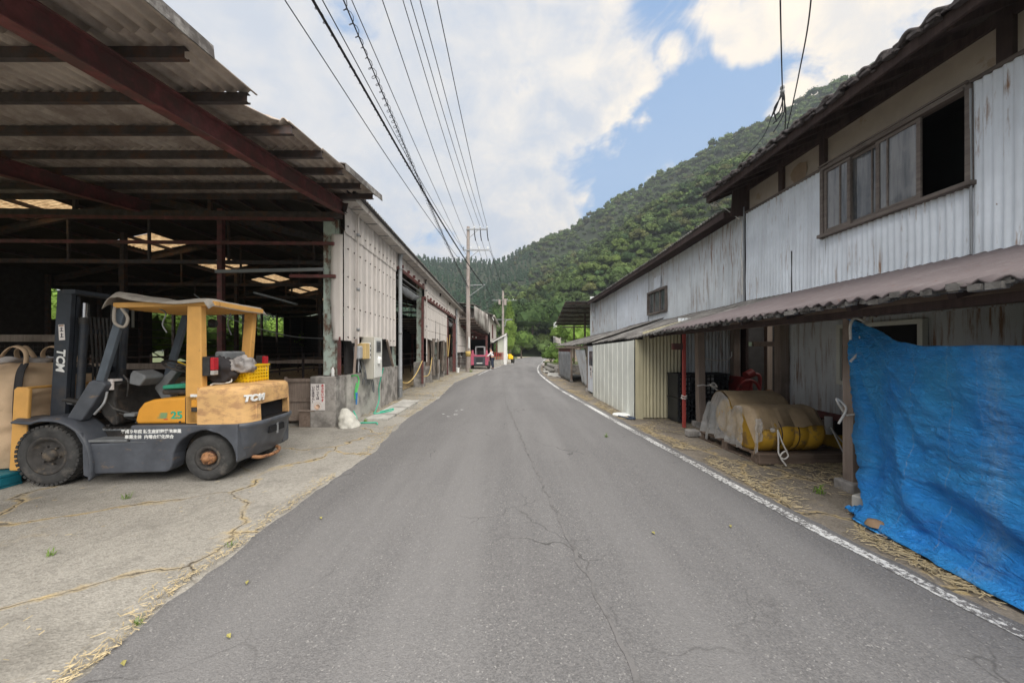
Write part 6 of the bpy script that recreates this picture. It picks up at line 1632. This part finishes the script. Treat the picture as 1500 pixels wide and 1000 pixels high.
def wire(pts,r,label,name='power_line',group='overhead lines above the road',m='wire',spiral=0):
    q=MB(); P=catmull(pts,10); q.tube(P,r,6)
    o=q.build(name,MT[m]); tag(o,label,WL,group)
    if spiral:
        q=MB(); L=[]
        n=len(P)-1; tot=1100
        for k in range(tot+1):
            t=k/tot*n; i=min(n-1,int(t)); p=P[i].lerp(P[i+1],t-i); a=k*.8; rr=spiral*(1+.5*nz(k*.05))
            L.append(p+Vector((math.cos(a)*rr,0,math.sin(a)*rr-rr*.6)))
        q.tube(L,.006,4); q.build('spiral_hanger',MT[m],o)
    return o
def run(px,zr,p_end,r,label,spiral=0,sag=.25):
    """a line leaving the pole hardware p_end, crossing the top edge of the view at px with height zr, going on overhead behind us"""
    d=(zr-H)*F/HOR; a=Vector(((px-CX)/F*d,d,zr)); b_=Vector(p_end)
    dirv=(a-b_)/(a-b_).length; back=a+dirv*9+Vector((0,0,.25))
    mid=(a+b_)/2-Vector((0,0,sag))
    return wire([b_,b_.lerp(a,.25)-Vector((0,0,sag*.75)),mid,b_.lerp(a,.75)-Vector((0,0,sag*.75)),a,back],r,label,spiral=spiral)
run(417,8.1,(PX,PY,6.9),.012,'thin black wire, leftmost of the lines reaching the sky edge')
run(458,6.9,(PX+1.05,PY,PH-4.0),.026,'thick black cable with spiral hangers, second from the left',spiral=.028)
run(472,7.4,(PX-.3,PY,PH-1.6),.011,'thin black wire just right of the thick black cable')
run(503,6.9,(PX+.0,PY,PH-4.1),.012,'wire with a loose curly hanger wrapped round it, left of centre',spiral=.05)
run(515,7.5,(PX-.1,PY,PH-2.0),.009,'thin grey wire beside the curly wire',sag=.15)
run(560,9.0,(PX-.05,PY,PH-.9),.011,'single thin wire between the curly wire and the three close wires')
run(590,9.6,(PX+.42,PY,PH),.011,'left one of the three close top wires')
run(601,9.6,(PX+.82,PY,PH),.011,'middle one of the three close top wires')
run(615,9.6,(PX+1.05,PY,PH),.011,'right one of the three close top wires')
run(640,9.6,(PX+1.28,PY,PH),.012,'rightmost top wire running to the outer insulator')
# pole to pole
for k,(dx,z1,z2,l) in enumerate(((.42,PH,8.95,'upper wire between the two poles, left strand'),(.82,PH,8.95,'upper wire between the two poles, middle strand'),(1.28,PH,8.95,'upper wire between the two poles, right strand'),(1.35,PH-1.5,8.0,'lower wire between the two poles'),(1.1,PH-4.0,6.6,'thick cable from the stay bracket down to the far pole'))):
    a=Vector((PX+dx+.1,PY,z1-(.9 if k<3 else 0))); b_=Vector((-1.3+(-.8+.7*k if k<4 else 0),56,z2)); wire([a,a.lerp(b_,.33)-Vector((0,0,.5)),a.lerp(b_,.66)-Vector((0,0,.5)),b_],.012 if k<4 else .022,l)
b_=Vector((-1.3+1.5,56,8.9)); wire([b_,Vector((12,64,8.2)),Vector((30,74,8.6))],.015,'far wire running right from the distant pole across the forest',group=None)
wire([Vector((-1.3,56,6.0)),Vector((6,60,5.4)),Vector((14,66,5.9))],.014,'lower far wire running right from the distant pole',group=None)
a=Vector((PX+1.4,PY,PH-1.6)); wire([a,Vector((.5,36,7.6)),Vector((6,50,8.6))],.008,'thin wire leaving the pole to the right behind the hill line',group=None)
# service drop to the farmhouse roof
q1=at(1143,0,4.6); k1=at(1146,132,6.4)
wire([at(1141,-260,3.0),q1,k1],.009,'left service wire dropping to the tied insulator above the farmhouse','service_wire','service wires above the farmhouse')
wire([at(1196,-260,3.0),at(1188,0,4.7),at(1170,110,5.9),at(1151,198,7.9)],.009,'right service wire dropping straight to the tiled eaves','service_wire','service wires above the farmhouse')
wire([k1,at(1151,165,7.0),at(1149,198,7.9)],.010,'short wire from the tied insulator down to the tiled eaves','service_wire','service wires above the farmhouse')
wire([k1,at(1140,150,6.6),at(1133,163,6.8),at(1118,200,7.2),at(1085,240,7.8),at(1068,272,8.5)],.007,'slack wire curving from the tied insulator to the eaves end','service_wire','service wires above the farmhouse')
e=empty('line_insulator','small insulator with twisted wire ends above the farmhouse roof','insulator',k1)
q=MB(); q.lathe([(0,.07),(.03,.06),(.035,.02),(.02,0),(.035,-.02),(.03,-.06),(0,-.07)],(0,0,0),n=12); q.build('insulator_body',MT['greyplastic'],e)
for k in range(5):
    q=MB(); q.tube(catmull([(0,0,0),(.05*rnd.uniform(-1,1),0,-.12),(.09*rnd.uniform(-1,1),.1,-.25-.1*rnd.random()),(.05*rnd.uniform(-1.5,1),.2,-.1-.5*rnd.random())],6),.010,6); q.build('twisted_end',MT['wire'],e)

# ================================================================== beyond the barn: second barn, loader, lean-to, person
B2=empty('far_barn','second barn with stained white gable and dark front canopy beyond the utility pole','barn',(0,0,0))
def rz2(x): return 4.58+(-1.75-x)*.30
q=MB()
n=40
q.grid(lambda u,v:(lerp(-8.5,-1.95,u)+0,34-.01*math.sin(u*300),lerp(3.05-.0*u,rz2(lerp(-8.5,-1.95,u))-.05,v)),60,4); q.build('gable_wall',MT['siding'],B2,recalc=False)
q=MB(); q.grid(lambda u,v:(-1.93+.01*math.sin(u*200),lerp(34,47,u),lerp(2.2,4.45,v)),60,3); q.build('side_wall',MT['siding'],B2,recalc=False)
q=MB(); q.box(-1.9,-1.86,36.5,38,2.6,3.9); q.build('red_shutter',MT['redsteel'],B2)
q=MB(); q.grid(lambda u,v:(lerp(-9,-1.6,u),lerp(33.4,48,v),rz2(lerp(-9,-1.6,u))+.03*math.sin(u*2*math.pi*40)),320,4); q.build('roof',MT['asb_top'],B2,recalc=False,solid=.03)
q=MB(); q.tube([(-1.58,33.4,4.45),(-1.58,48,4.4)],.09,10); q.build('gutter',MT['gutter'],B2)
q=MB(); q.bar((-1.75,33.6,4.4),(-1.6,33.6,4.05),.05,.05); q.build('gutter_bracket',MT['white'],B2)
# side cladding above canopy: stained sheets stepping down
q=MB(); q.grid(lambda u,v:(lerp(-2.78,-2.05,u),lerp(28.2,34,u),lerp(interp([(0,3.75),(1,2.85)],u),interp([(0,4.75),(1,4.55)],u),v)),40,3); q.build('upper_skirt',mat('streaked grey-white sheet',(.42,.40,.38),.8,var=.15,scale=2,col2=(.14,.12,.11),cover=.5,cscale=1.6,stretch=(1,1,.3)),B2,recalc=False,solid=.02)
q=MB(); q.grid(lambda u,v:(lerp(-9,lerp(-2.78,-2.05,v),u),lerp(28.2,34,v),lerp(3.80,2.95,v)+.02*math.sin(u*300)),200,4); q.build('front_canopy',MT['asb'],B2,recalc=False,solid=.02)
q=MB(); q.grid(lambda u,v:(lerp(-9,-2.7,u),lerp(28.2,33.5,v),lerp(4.85,rz2(-4)+.0,v)+(-3-lerp(-9,-2.7,u))*.12),30,4); q.build('upper_canopy',MT['asb_top'],B2,recalc=False,solid=.03)
for k in range(7):
    y=28.4+.85*k; z=3.78-.147*(y-28.2)-.08; q=MB(); q.box(-9,-2.85+.12*(y-28.4),y,y+.06,z-.06,z+.05); q.build('purlin',MT['darksteel'],B2)
q=MB(); q.bar((-4.6,28.3,3.6),(-2.5,33.9,2.75),.1,.16); q.build('rafter',MT['redsteel'],B2)
for x,y,h in ((-2.25,33.8,2.9),(-5.5,33.8,3.0),(-8.8,28.3,3.7),(-8.8,33.8,3)):
    q=MB(); q.box(x-.09,x+.09,y-.09,y+.09,0,h); q.build('column',MT['redsteel'],B2)
q=MB(); q.box(-9,-2.2,46,46.1,0,4.5); q.box(-9.1,-9,28,46,0,4.4); q.build('back_wall',MT['black'],B2)
q=MB(); q.box(-9,-2.3,34.1,34.2,2.4,3.0); q.build('crossbeam',MT['redsteel'],B2)
for x in (-3.4,-3.1):
    q=MB(); q.lathe([(0,.08),(.05,.06),(.07,0),(.05,-.05),(0,-.07)],(x,33,2.55 if x>-3.2 else 2.62),n=12); q.build('bulb',MT['white'],B2)
# white gabled lean-to
B3=empty('white_lean_to','small white lean-to with mossy mono-pitch roof and red rail fence','shed',(0,0,0))
def r3(x): return lerp(2.22,3.12,(x+2.15)/1.6)
q=MB(); q.prism([(-1.72,0.0),(-.62,0.0),(-.62,r3(-.62)-.08),(-1.35,r3(-1.35)-.08),(-1.72,r3(-1.72)-.08)],39,39.1,'y') if False else q.prism([(-1.45,1.15),(-.86,1.15),(-.86,r3(-.86)-.10),(-1.45,r3(-1.45)-.10)],39.0,39.1,'y'); q.build('wall_panel',mat('greenish white sheet',(.62,.65,.56),.6,var=.06),B3)
q=MB(); q.box(-.85,-.56,38.9,46,.0,2.95); q.build('white_end_wall',MT['white'],B3)
q=MB(); q.prism([(-2.2,r3(-2.2)),(-.5,r3(-.5)),(-.5,r3(-.5)+.09),(-2.2,r3(-2.2)+.09)],38.5,46,'y'); q.build('roof',MT['asb_top'],B3)
q=MB(); q.prism([(-2.2,r3(-2.2)-.12),(-.55,r3(-.55)-.12),(-.55,r3(-.55)-.003),(-2.2,r3(-2.2)-.003)],38.45,38.5,'y'); q.build('barge_board',MT['white'],B3)
q=MB(); q.box(-1.62,-1.5,38.9,39.05,0,2.2); q.box(-2.2,-2.08,38.8,38.95,0,2.2); q.build('red_post',MT['redsteel'],B3)
q=MB(); q.box(-2.0,-.9,38.55,38.7,0,.52); q.build('low_wall',MT['concrete_lt'],B3)
fr_=empty('red_rail_fence','red metal rail fence on the low wall beside the white lean-to','fence',(0,38.5,0))
q=MB()
for z in (.62,.82,1.02,1.2): q.bar((-2.0,0,z),(-.9,0,z),.05,.05)
for k in range(6): q.bar((-2.0+.22*k,-.01,.5),(-2.0+.22*k,-.01,1.25),.05,.05)
q.build('rails',MT['postred'],fr_)
# fence rails right of the barn end, behind the pole
q=MB()
for z in (.5,.9,1.2): q.bar((-4.6,27.5,z),(-3.0,27.5,z),.05,.05)
for x in (-4.6,-3.8,-3.1): q.bar((x,27.45,0),(x,27.45,1.3),.07,.07)
tag(q.build('rail_fence',MT['wood_dark']),'short dark rail fence behind the near utility pole','fence')
# skid steer loader
SK=empty('skid_loader','magenta skid-steer loader parked with its back to the road under the far canopy','loader',(-2.52,29.6,0))
def kp(q,name,m,bev=.02,parent=None): return q.build(name,MT[m],parent or SK,bevel=bev)
q=MB(); q.box(-.42,.42,.05,1.9,.28,1.0); kp(q,'rear_body','fk_grey')
q=MB(); q.box(-.68,-.44,0,1.6,.30,1.18); q.prism([(-.62,1.18),(-.48,1.18),(-.50,1.45),(-.60,1.45)],.0,.5,'y'); kp(q,'side_frame','pinkm')
q=MB(); q.box(.44,.68,0,1.6,.30,1.18); q.prism([(.48,1.18),(.62,1.18),(.60,1.45),(.50,1.45)],.0,.5,'y'); kp(q,'side_frame','pinkm')
q=MB(); q.box(-.44,.44,-.02,.2,.96,1.08); kp(q,'rear_crossbar','pinkm')
q=MB(); q.box(-.42,.42,.0,.045,.36,.95); g_=kp(q,'grille_door','fk_grey',.01)
q=MB()
for k in range(5): q.box(-.28,.28,-.012,-.002,.56+.07*k,.59+.07*k)
kp(q,'grille','black',0,g_)
q=MB(); q.box(-.22,.22,-.012,-.004,.42,.49); kp(q,'plate','white',0,g_)
q=MB(); 
for x in (-.34,.34):
    q.bar((x,.5,1.05),(x,.45,1.72),.06,.06); q.bar((x,1.4,1.05),(x,1.35,1.72),.06,.06); q.bar((x,.42,1.72),(x,1.4,1.72),.06,.06)
q.bar((-.36,.45,1.72),(.36,.45,1.72),.06,.06); q.bar((-.36,1.38,1.72),(.36,1.38,1.72),.06,.06); q.box(-.36,.36,.45,1.4,1.73,1.76); kp(q,'cab_frame','pipe_grey',0)
q=MB(); q.box(-.22,.22,.75,.85,1.05,1.45); q.box(-.22,.22,.8,1.2,1.0,1.1); kp(q,'seat','black')
for x in (-.72,.62):
    for y in (.35,1.35):
        q=MB(); q.lathe([(.13,0),(.28,0),(.31,.03),(.31,.15),(.28,.18),(.13,.18),(.13,0)],(x-.04,y,.31),'x',24); t=kp(q,'wheel','rubber',0); 
        q=MB(); q.lathe([(0,.02),(.13,.02),(.13,.16),(0,.16)],(x-.04,y,.31),'x',16); kp(q,'rim','rim',0,t)
q=MB(); q.box(-.75,.75,2.1,2.6,.15,.6); kp(q,'bucket','fk_grey')
# yellow machine at the roadside
YM=empty('yellow_machine','small yellow farm machine with black wheel parked past the white lean-to','machine',(-.12,42.5,0),R(10))
q=MB(); q.box(-.30,.22,-.2,1.2,.45,.85); q.prism([(-.3,.85),(.1,.85),(.05,1.0),(-.25,1.0)],-.1,.9,'y'); q.build('body',MT['yellow'],YM,bevel=.04)
for x,y in ((.30,0),(.30,1.1),(-.38,1.1)):
    q=MB(); q.lathe([(.1,-.08),(.27,-.08),(.31,-.04),(.31,.04),(.27,.08),(.1,.08),(.1,-.08)],(x,y,.31),'x',24); t=q.build('wheel',MT['rubber'],YM); q=MB(); q.lathe([(0,-.05),(.1,-.05),(.1,.05),(0,.05)],(x,y,.31),'x',16); q.build('rim',MT['white'],t)
q=MB(); q.box(-.62,-.36,-.1,.4,.35,1.05); q.build('white_tank',MT['shed_white'],YM,bevel=.05)
q=MB(); q.tube(catmull([(.0,.3,.95),(.15,.2,1.08),(.38,.0,1.0)],5),.02,6); q.build('handlebar',MT['black'],YM)
# person leaning on the loader
def skin(name,vs,es,rs_,m,parent=None,root=0,sub=2):
    me=bpy.data.meshes.new(name); me.from_pydata(vs,es,[]); o=bpy.data.objects.new(name,me); COL.objects.link(o); me.materials.append(m)
    if parent is not None: o.parent=parent
    sm=o.modifiers.new('skin','SKIN'); sm.use_smooth_shade=True
    for i,r_ in enumerate(rs_):
        r2_=r_ if isinstance(r_,tuple) else (r_,r_); me.skin_vertices[0].data[i].radius=r2_
        me.skin_vertices[0].data[i].use_root=(i==root)
    s=o.modifiers.new('sub','SUBSURF'); s.levels=sub; s.render_levels=sub
    return o
ps=[(0,0,.86),(0,-.01,1.0),(-.03,-.01,1.18),(-.08,0,1.33),(-.11,0,1.42),(-.13,-.01,1.50),(-.135,-.01,1.58),   # pelvis..head
    (-.08,-.17,1.32),(-.20,-.20,1.10),(-.36,-.16,.98),(-.42,-.15,.96),                                         # near arm 7-10
    (-.08,.17,1.32),(-.24,.18,1.12),(-.38,.10,1.02),(-.44,.09,1.0),                                            # far arm 11-14
    (0,-.09,.80),(-.02,-.10,.45),(.02,-.10,.08),(-.12,-.10,.04),                                                # leg 15-18
    (.03,.09,.80),(.05,.12,.45),(.10,.12,.08),(-.03,.12,.04)]
es=[(0,1),(1,2),(2,3),(3,4),(4,5),(5,6),(3,7),(7,8),(8,9),(9,10),(3,11),(11,12),(12,13),(13,14),(0,15),(15,16),(16,17),(17,18),(0,19),(19,20),(20,21),(21,22)]
rs2=[.115,.12,.13,.12,.05,.085,.075,.052,.042,.032,.028,.052,.042,.032,.028,.085,.06,.045,.035,.085,.06,.045,.035]
vs=list(ps)
for hand in (10,14):
    b0=vs[hand]; 
    for k in range(4):
        i=len(vs); vs.append((b0[0]-.04,b0[1]-.03+.02*k,b0[2]-.005)); vs.append((b0[0]-.075-.008*(k in(1,2)),b0[1]-.032+.021*k,b0[2]-.025)); es+=[(hand,i),(i,i+1)]; rs2+=[.010,.008]
    i=len(vs); vs.append((b0[0]-.02,b0[1]-.045,b0[2]+.01)); vs.append((b0[0]-.045,b0[1]-.055,b0[2]-.005)); es+=[(hand,i),(i,i+1)]; rs2+=[.011,.009]
person=skin('person',vs,es,rs2,MT['skin']); person.location=(-1.52,29.45,0)
tag(person,'person in white shirt and dark vest leaning an arm on the magenta loader','person')
def cl(name,idx,scale,m):
    mp={j:i for i,j in enumerate(idx)}; return skin(name,[ps[j] for j in idx],[(mp[a],mp[b]) for a,b in es if a in mp and b in mp and a<23 and b<23],[rs2[j]*scale for j in idx],MT[m],person,0)
cl('shirt',[2,1,3,7,8,9,11,12,13],1.14,'shirt'); cl('vest',[1,2,3],1.26,'vest'); cl('trousers',[0,15,16,17,19,20,21],1.2,'trousers')
cl('boot',[17,18],1.28,'boots'); cl('boot',[21,22],1.28,'boots')
q=MB(); q.lathe([(0,.075),(.05,.06),(.08,.02),(.088,-.02),(.085,-.05)],(-.128,0,1.575),n=20); q.build('hair',MT['hair'],person)
for s in (-1,1):
    q=MB(); q.lathe([(0,.012),(.01,.006),(.012,0),(.01,-.006),(0,-.012)],(-.212,.03*s-.01,1.545),n=8); q.build('eye',MT['ink'],person)
    q=MB(); q.lathe([(0,.03),(.014,.015),(.016,0),(.01,-.025),(0,-.03)],(-.125,.088*s-.01,1.53),n=8); q.build('ear',MT['skin'],person)
q=MB(); q.prism([(-.21,1.545),(-.235,1.515),(-.21,1.51)],-.02,.0,'y'); q.build('nose',MT['skin'],person)
q=MB(); q.box(-.212,-.206,-.03,.012,1.482,1.49); q.build('mouth',MT['machred'],person)

# ================================================================== far right garden, tower house, greenhouse
def bush(name,label,x,y,z,r,h,m,P,g=None,seed=0):
    e=empty(name,label,'bush',(x,y,z),group=g); Q=P*np.array([r,r,h])+np.array([0,0,h*.6]); quad_mesh('foliage',Q,MT[m],None,e)
    t=MB()
    for k in range(4): t.tube([(0,0,-.05),(r*.4*math.cos(k*1.6+seed),r*.4*math.sin(k*1.6+seed),h*.7)],[.03,.012],5)
    t.build('stem',MT['bark'],e); return e
pbush=crown_proto(90,12,900,.07)
bush('garden_pine','clipped dark garden tree at the verge, left of the far lean-to end',3.15,31,.55,.95,.8,'leaf',pbush,seed=1)
bush('garden_pine','leaning round-topped garden tree behind the clipped one',3.9,34,1.1,1.0,.75,'leaf',pbush,seed=2)
bush('azalea_bush','bright lime low bush above the stone retaining wall',3.35,26.5,.50,.62,.32,'leaf_lime',pbush,seed=3)
bush('azalea_bush','dull green low bush behind the bright lime one',4.0,28,.55,.6,.4,'leaf',pbush,seed=4)
tree('garden_tree','leafy tree showing between the awning and the tower house','tree',(5.3,38,0),4.3,1.5,MT['leaf'],pB_,trunk=.1,seed=5)
tree('garden_tree','dense green tree behind the lean-to end, under the awning','tree',(5.9,33,0),3.6,1.3,MT['leaf_lime'],pA,trunk=.1,seed=6)
q=MB(); q.grid(lambda u,v:(2.75+.04*nz(u*9,v*3)+.35*(u>.9)*0,lerp(23.5,27.6,u),lerp(-.05,.52,v)),60,8); q.build('x',MT['stone']) and None
bpy.data.objects.remove(bpy.data.objects['x'])
e=empty('retaining_wall','low rough stone and concrete retaining wall of the far garden','wall',(0,0,0))
q=MB(); q.box(2.72,6.0,24.6,24.9,-.05,.52); q.build('wall_face',MT['concrete_pier'],e,bevel=.02)
q=MB()
def stn(q,c,r,seed):
    V,Fc=ICO2; n=len(q.v); 
    q.add([Vector(c)+Vector((p[0]*r*(1+.25*nz(p[0]*2+seed,p[1]*2,p[2]*2)),p[1]*r*(1+.25*nz(p[0]*2,p[1]*2+seed,p[2])),p[2]*r*.75)) for p in V],[tuple(f) for f in Fc],True)
ICO2=ico(2)
for k in range(14): stn(q,(2.55+.05*rnd.random(),24.7+.28*k,.16),.2,k); stn(q,(2.68+.05*rnd.random(),24.8+.28*k,.42),.16,k+30)
q.build('stone_face',MT['stone'],e)
q=MB(); q.box(2.75,7,24.9,34,-.05,.46); tag(q.build('garden_bed',MT['ground']),kind='structure')
q=MB(); q.prism([(2.0,21.6),(3.1,19.8),(4.6,21.8),(2.3,24.4)],-.02,.05,'z'); tag(q.build('driveway_slab',MT['concrete_lt']),kind='structure')
for k,(x,y) in enumerate(((2.35,25.2),(2.6,27.8),(2.9,30.5),(3.5,34))):
    e=empty('drain_lid','%s concrete drain cover along the far right verge'%('nearest','second','third','farthest')[k],'drain cover',(x,y,0),group='concrete drain covers'); q=MB(); q.box(-.3,.25,-.5,.5,.0,.10); q.build('lid',MT['concrete_lt'],e,bevel=.02); q=MB(); q.box(-.22,.17,-.9,-.51,.0,.03); q.build('opening',MT['black'],e)
for k,(x,y,r_) in enumerate(((2.85,32.5,.33),(3.1,33.5,.28),(3.3,35.5,.3))):
    q=MB(); stn(q,(x,y,r_*.5),r_,k+5); tag(q.build('garden_rock',mat('pale rock',(.42,.38,.36),.9,var=.2,scale=4,bump=.4,bscale=12)),['largest pale rock at the bend of the right verge','small pale rock beside the largest one','farthest pale rock at the bend'][k],'rock')
e=empty('tower_house','narrow white tower-like house beyond the garden','house',(5.35,45,0))
q=MB(); q.box(-.22,.42,0,2.5,3.0,4.78); q.build('upper_wall',MT['white'],e)
q=MB(); q.box(-.22,.42,.02,2.5,0,2.995); q.build('lower_wall',MT['concrete_pier'],e)
q=MB(); q.box(0,.2,-.03,-.005,3.6,4.3); q.build('window',MT['glass'],e)
q=MB(); q.box(.38,.46,-.1,0,4.7,6.0); q.build('chimney_pipe',MT['steelgalv'],e)
q=MB(); q.prism([(-1.2,1.86),(1.9,2.3),(1.9,2.38),(-1.2,1.94)],-6,-1,'y'); q.build('porch_roof',MT['gutter'],e)
q=MB(); q.box(.3,1.9,-4,-3.9,0,1.9); q.build('porch_wall',MT['plaster'],e)
# greenhouse
GH=empty('greenhouse','small arched white greenhouse at the road end','greenhouse',(2.95,88,0))
q=MB(); P=[(-.55,0),(-.55,.75)]+[(.55*math.cos(math.pi-t*math.pi/10),.75+.40*math.sin(t*math.pi/10)) for t in range(1,10)]+[(.55,.75),(.55,0)]
q.prism(P,0,3,'y'); q.build('cover',MT['sheetgrey'],GH)
q=MB(); q.tube([(a*1.03,-.02,b_) for a,b_ in P],.05,6); q.build('frame',MT['white'],GH)
fe=empty('green_fence','low green metal fence either side of the greenhouse','fence',(0,89,0))
q=MB(); q.box(-.6,2.2,0,.05,.1,.85); q.build('fence_panel',mat('dull green mesh',(.10,.20,.13),.7,var=.3,scale=5),fe)
q=MB(); q.box(3.7,5.2,0,.05,.1,.65); q.build('fence_panel',mat('green tarp panel',(.05,.24,.13),.6,var=.2,scale=5),fe)
q=MB(); q.lathe([(0,.22),(.2,.2),(.22,.0),(0,0)],(0,0,0),n=16); q.cyl((0,0,-.8),(0,0,0),.03); o=q.build('white_marker',MT['white']); o.location=(7.3,84,.9); tag(o,'small white marker post at the right of the road end','marker')
# white bucket and tube near the pole
q=MB(); q.tube([(0,0,0),(0,0,.32)],[.10,.12],14); o=q.build('white_bucket',MT['white']); o.location=(-3.55,25.0,0); tag(o,'white bucket on the ground at the foot of the near utility pole','bucket')

# ================================================================== straw litter, weeds, leaves
def litter(name,label,spots,n,L,m,w_=.004,z0=.006):
    vs=np.zeros((n,4,3),np.float32)
    for k in range(n):
        x,y=spots(); a=rnd.random()*math.pi*2; l=L*(.4+rnd.random()); c,s_=math.cos(a)*l,math.sin(a)*l; ww=w_*(.6+.8*rnd.random())
        z=z0+.012*rnd.random(); dz=.006*rnd.random(); px,py=-s_/l*ww,c/l*ww
        vs[k]=[(x-c,y-s_,z),(x-c+px,y-s_+py,z+.002),(x+c+px,y+s_+py,z+dz+.002),(x+c,y+s_,z+dz)]
    return tag(quad_mesh(name,vs,MT[m]),label,'straw',None,'stuff')
def left_spots():
    while True:
        y=rnd.random()**1.6*26+1.2; r_=rnd.random()
        if r_<.62: x=interp(road_l,y)-abs(rnd.gauss(0,.055+.008*y))-.02+.10*nz(y*1.3,1)
        elif y>8.5: x=interp(road_l,y)-rnd.random()*1.2
        else: x=-2.2-rnd.random()*4
        if nz(x*1.4,y*.9,3)+ .12*rnd.random() > (-.12 if r_<.62 else .10): return x,y
litter('straw_left','scattered straw along the left edge of the road',left_spots,4200,.022,'straw')
def right_spots():
    while True:
        y=.8+rnd.random()**1.4*15; b_=rnd.random(); e_=interp(road_r,y)
        x=e_+.05+abs(rnd.gauss(0,.16)) if b_<.5 else e_+rnd.random()*2.0
        if x>4.9: continue
        if nz(x*1.6,y*1.2,9)+.15*rnd.random()>(-.08 if b_<.5 else .05): return x,y
litter('straw_right','scattered straw on the verge under the lean-to and tarp',right_spots,8500,.030,'straw')
def barrel_spots(): return rnd.gauss(4.5,.45),rnd.gauss(4.6,.45)
litter('straw_pile','loose straw strewn between the pallet and the tarp post',barrel_spots,3500,.06,'straw',.005,.012)
def barn_spots():
    y=8.5+rnd.random()*18; return -3.06-.032*y+.15+rnd.gauss(0,.35),y
litter('straw_barn','straw spilled along the foot of the barn piers',barn_spots,5000,.04,'straw',.006,.01)
def weed(label,x,y,s,seed):
    r=random.Random(seed); q=MB()
    for k in range(26):
        a=r.random()*6.28; l=s*(.5+r.random()); b0=Vector((x+r.gauss(0,s*.25),y+r.gauss(0,s*.25),0)); tp=b0+Vector((math.cos(a)*l*.6,math.sin(a)*l*.6,l*(.4+.5*r.random()))); md=b0.lerp(tp,.5)+Vector((0,0,l*.18)); w_=Vector((-math.sin(a),math.cos(a),0))*s*.035
        q.add([b0-w_,b0+w_,md+w_,md-w_,tp],[(0,1,2,3),(3,2,4)])
    return tag(q.build('weed',MT['leaf_lime'],recalc=False),label,'weed','weeds in the cracks')
weed('green weed tuft between the pallet and the tarp post',*gx(1199,722)[:2],.10,1); weed('green weed in the concrete crack in front of the forklift',*gx(186,730)[:2],.06,2)
weed('small weed on the concrete at the road edge, lower left',*gx(338,800)[:2],.05,3); weed('small weed in the left concrete crack below the forklift',*gx(75,813)[:2],.05,4); weed('weed on the ragged road edge, bottom left',*gx(200,915)[:2],.045,5); weed('grass tuft at the foot of the near utility pole',-2.75,25.6,.22,6)
weed('grass tuft in the barn slab by the green hose',*gx(535,617)[:2],.09,7)
weed('grass tuft along the verge under the white shed',*gx(888,640)[:2],.07,8)
for k,(px,py) in enumerate(((362,855),(335,934),(181,974),(957,782),(1070,772),(470,760))):
    c=gx(px,py); a=rnd.random()*3; s=.022
    q=MB(); q.add([c+Vector((s*math.cos(a),s*math.sin(a),.012)),c+Vector((-s*.5*math.sin(a),s*.5*math.cos(a),.016)),c+Vector((-s*math.cos(a),-s*math.sin(a),.01)),c+Vector((s*.5*math.sin(a),-s*.5*math.cos(a),.02))],[(0,1,2,3)])
    tag(q.build('fallen_leaf',mat('yellow leaf',(.33,.30,.10),.8,bump=0) if k==0 else bpy.data.materials['yellow leaf'],solid=.002),['single yellow leaf on the asphalt, upper of the left pair','single yellow leaf on the asphalt, lower of the left pair','yellow leaf near the bottom left road edge','lone leaf on the asphalt right of the seam','lone leaf beside the white edge line','lone leaf near the ragged left road edge'][k],'leaf','fallen leaves on the asphalt')
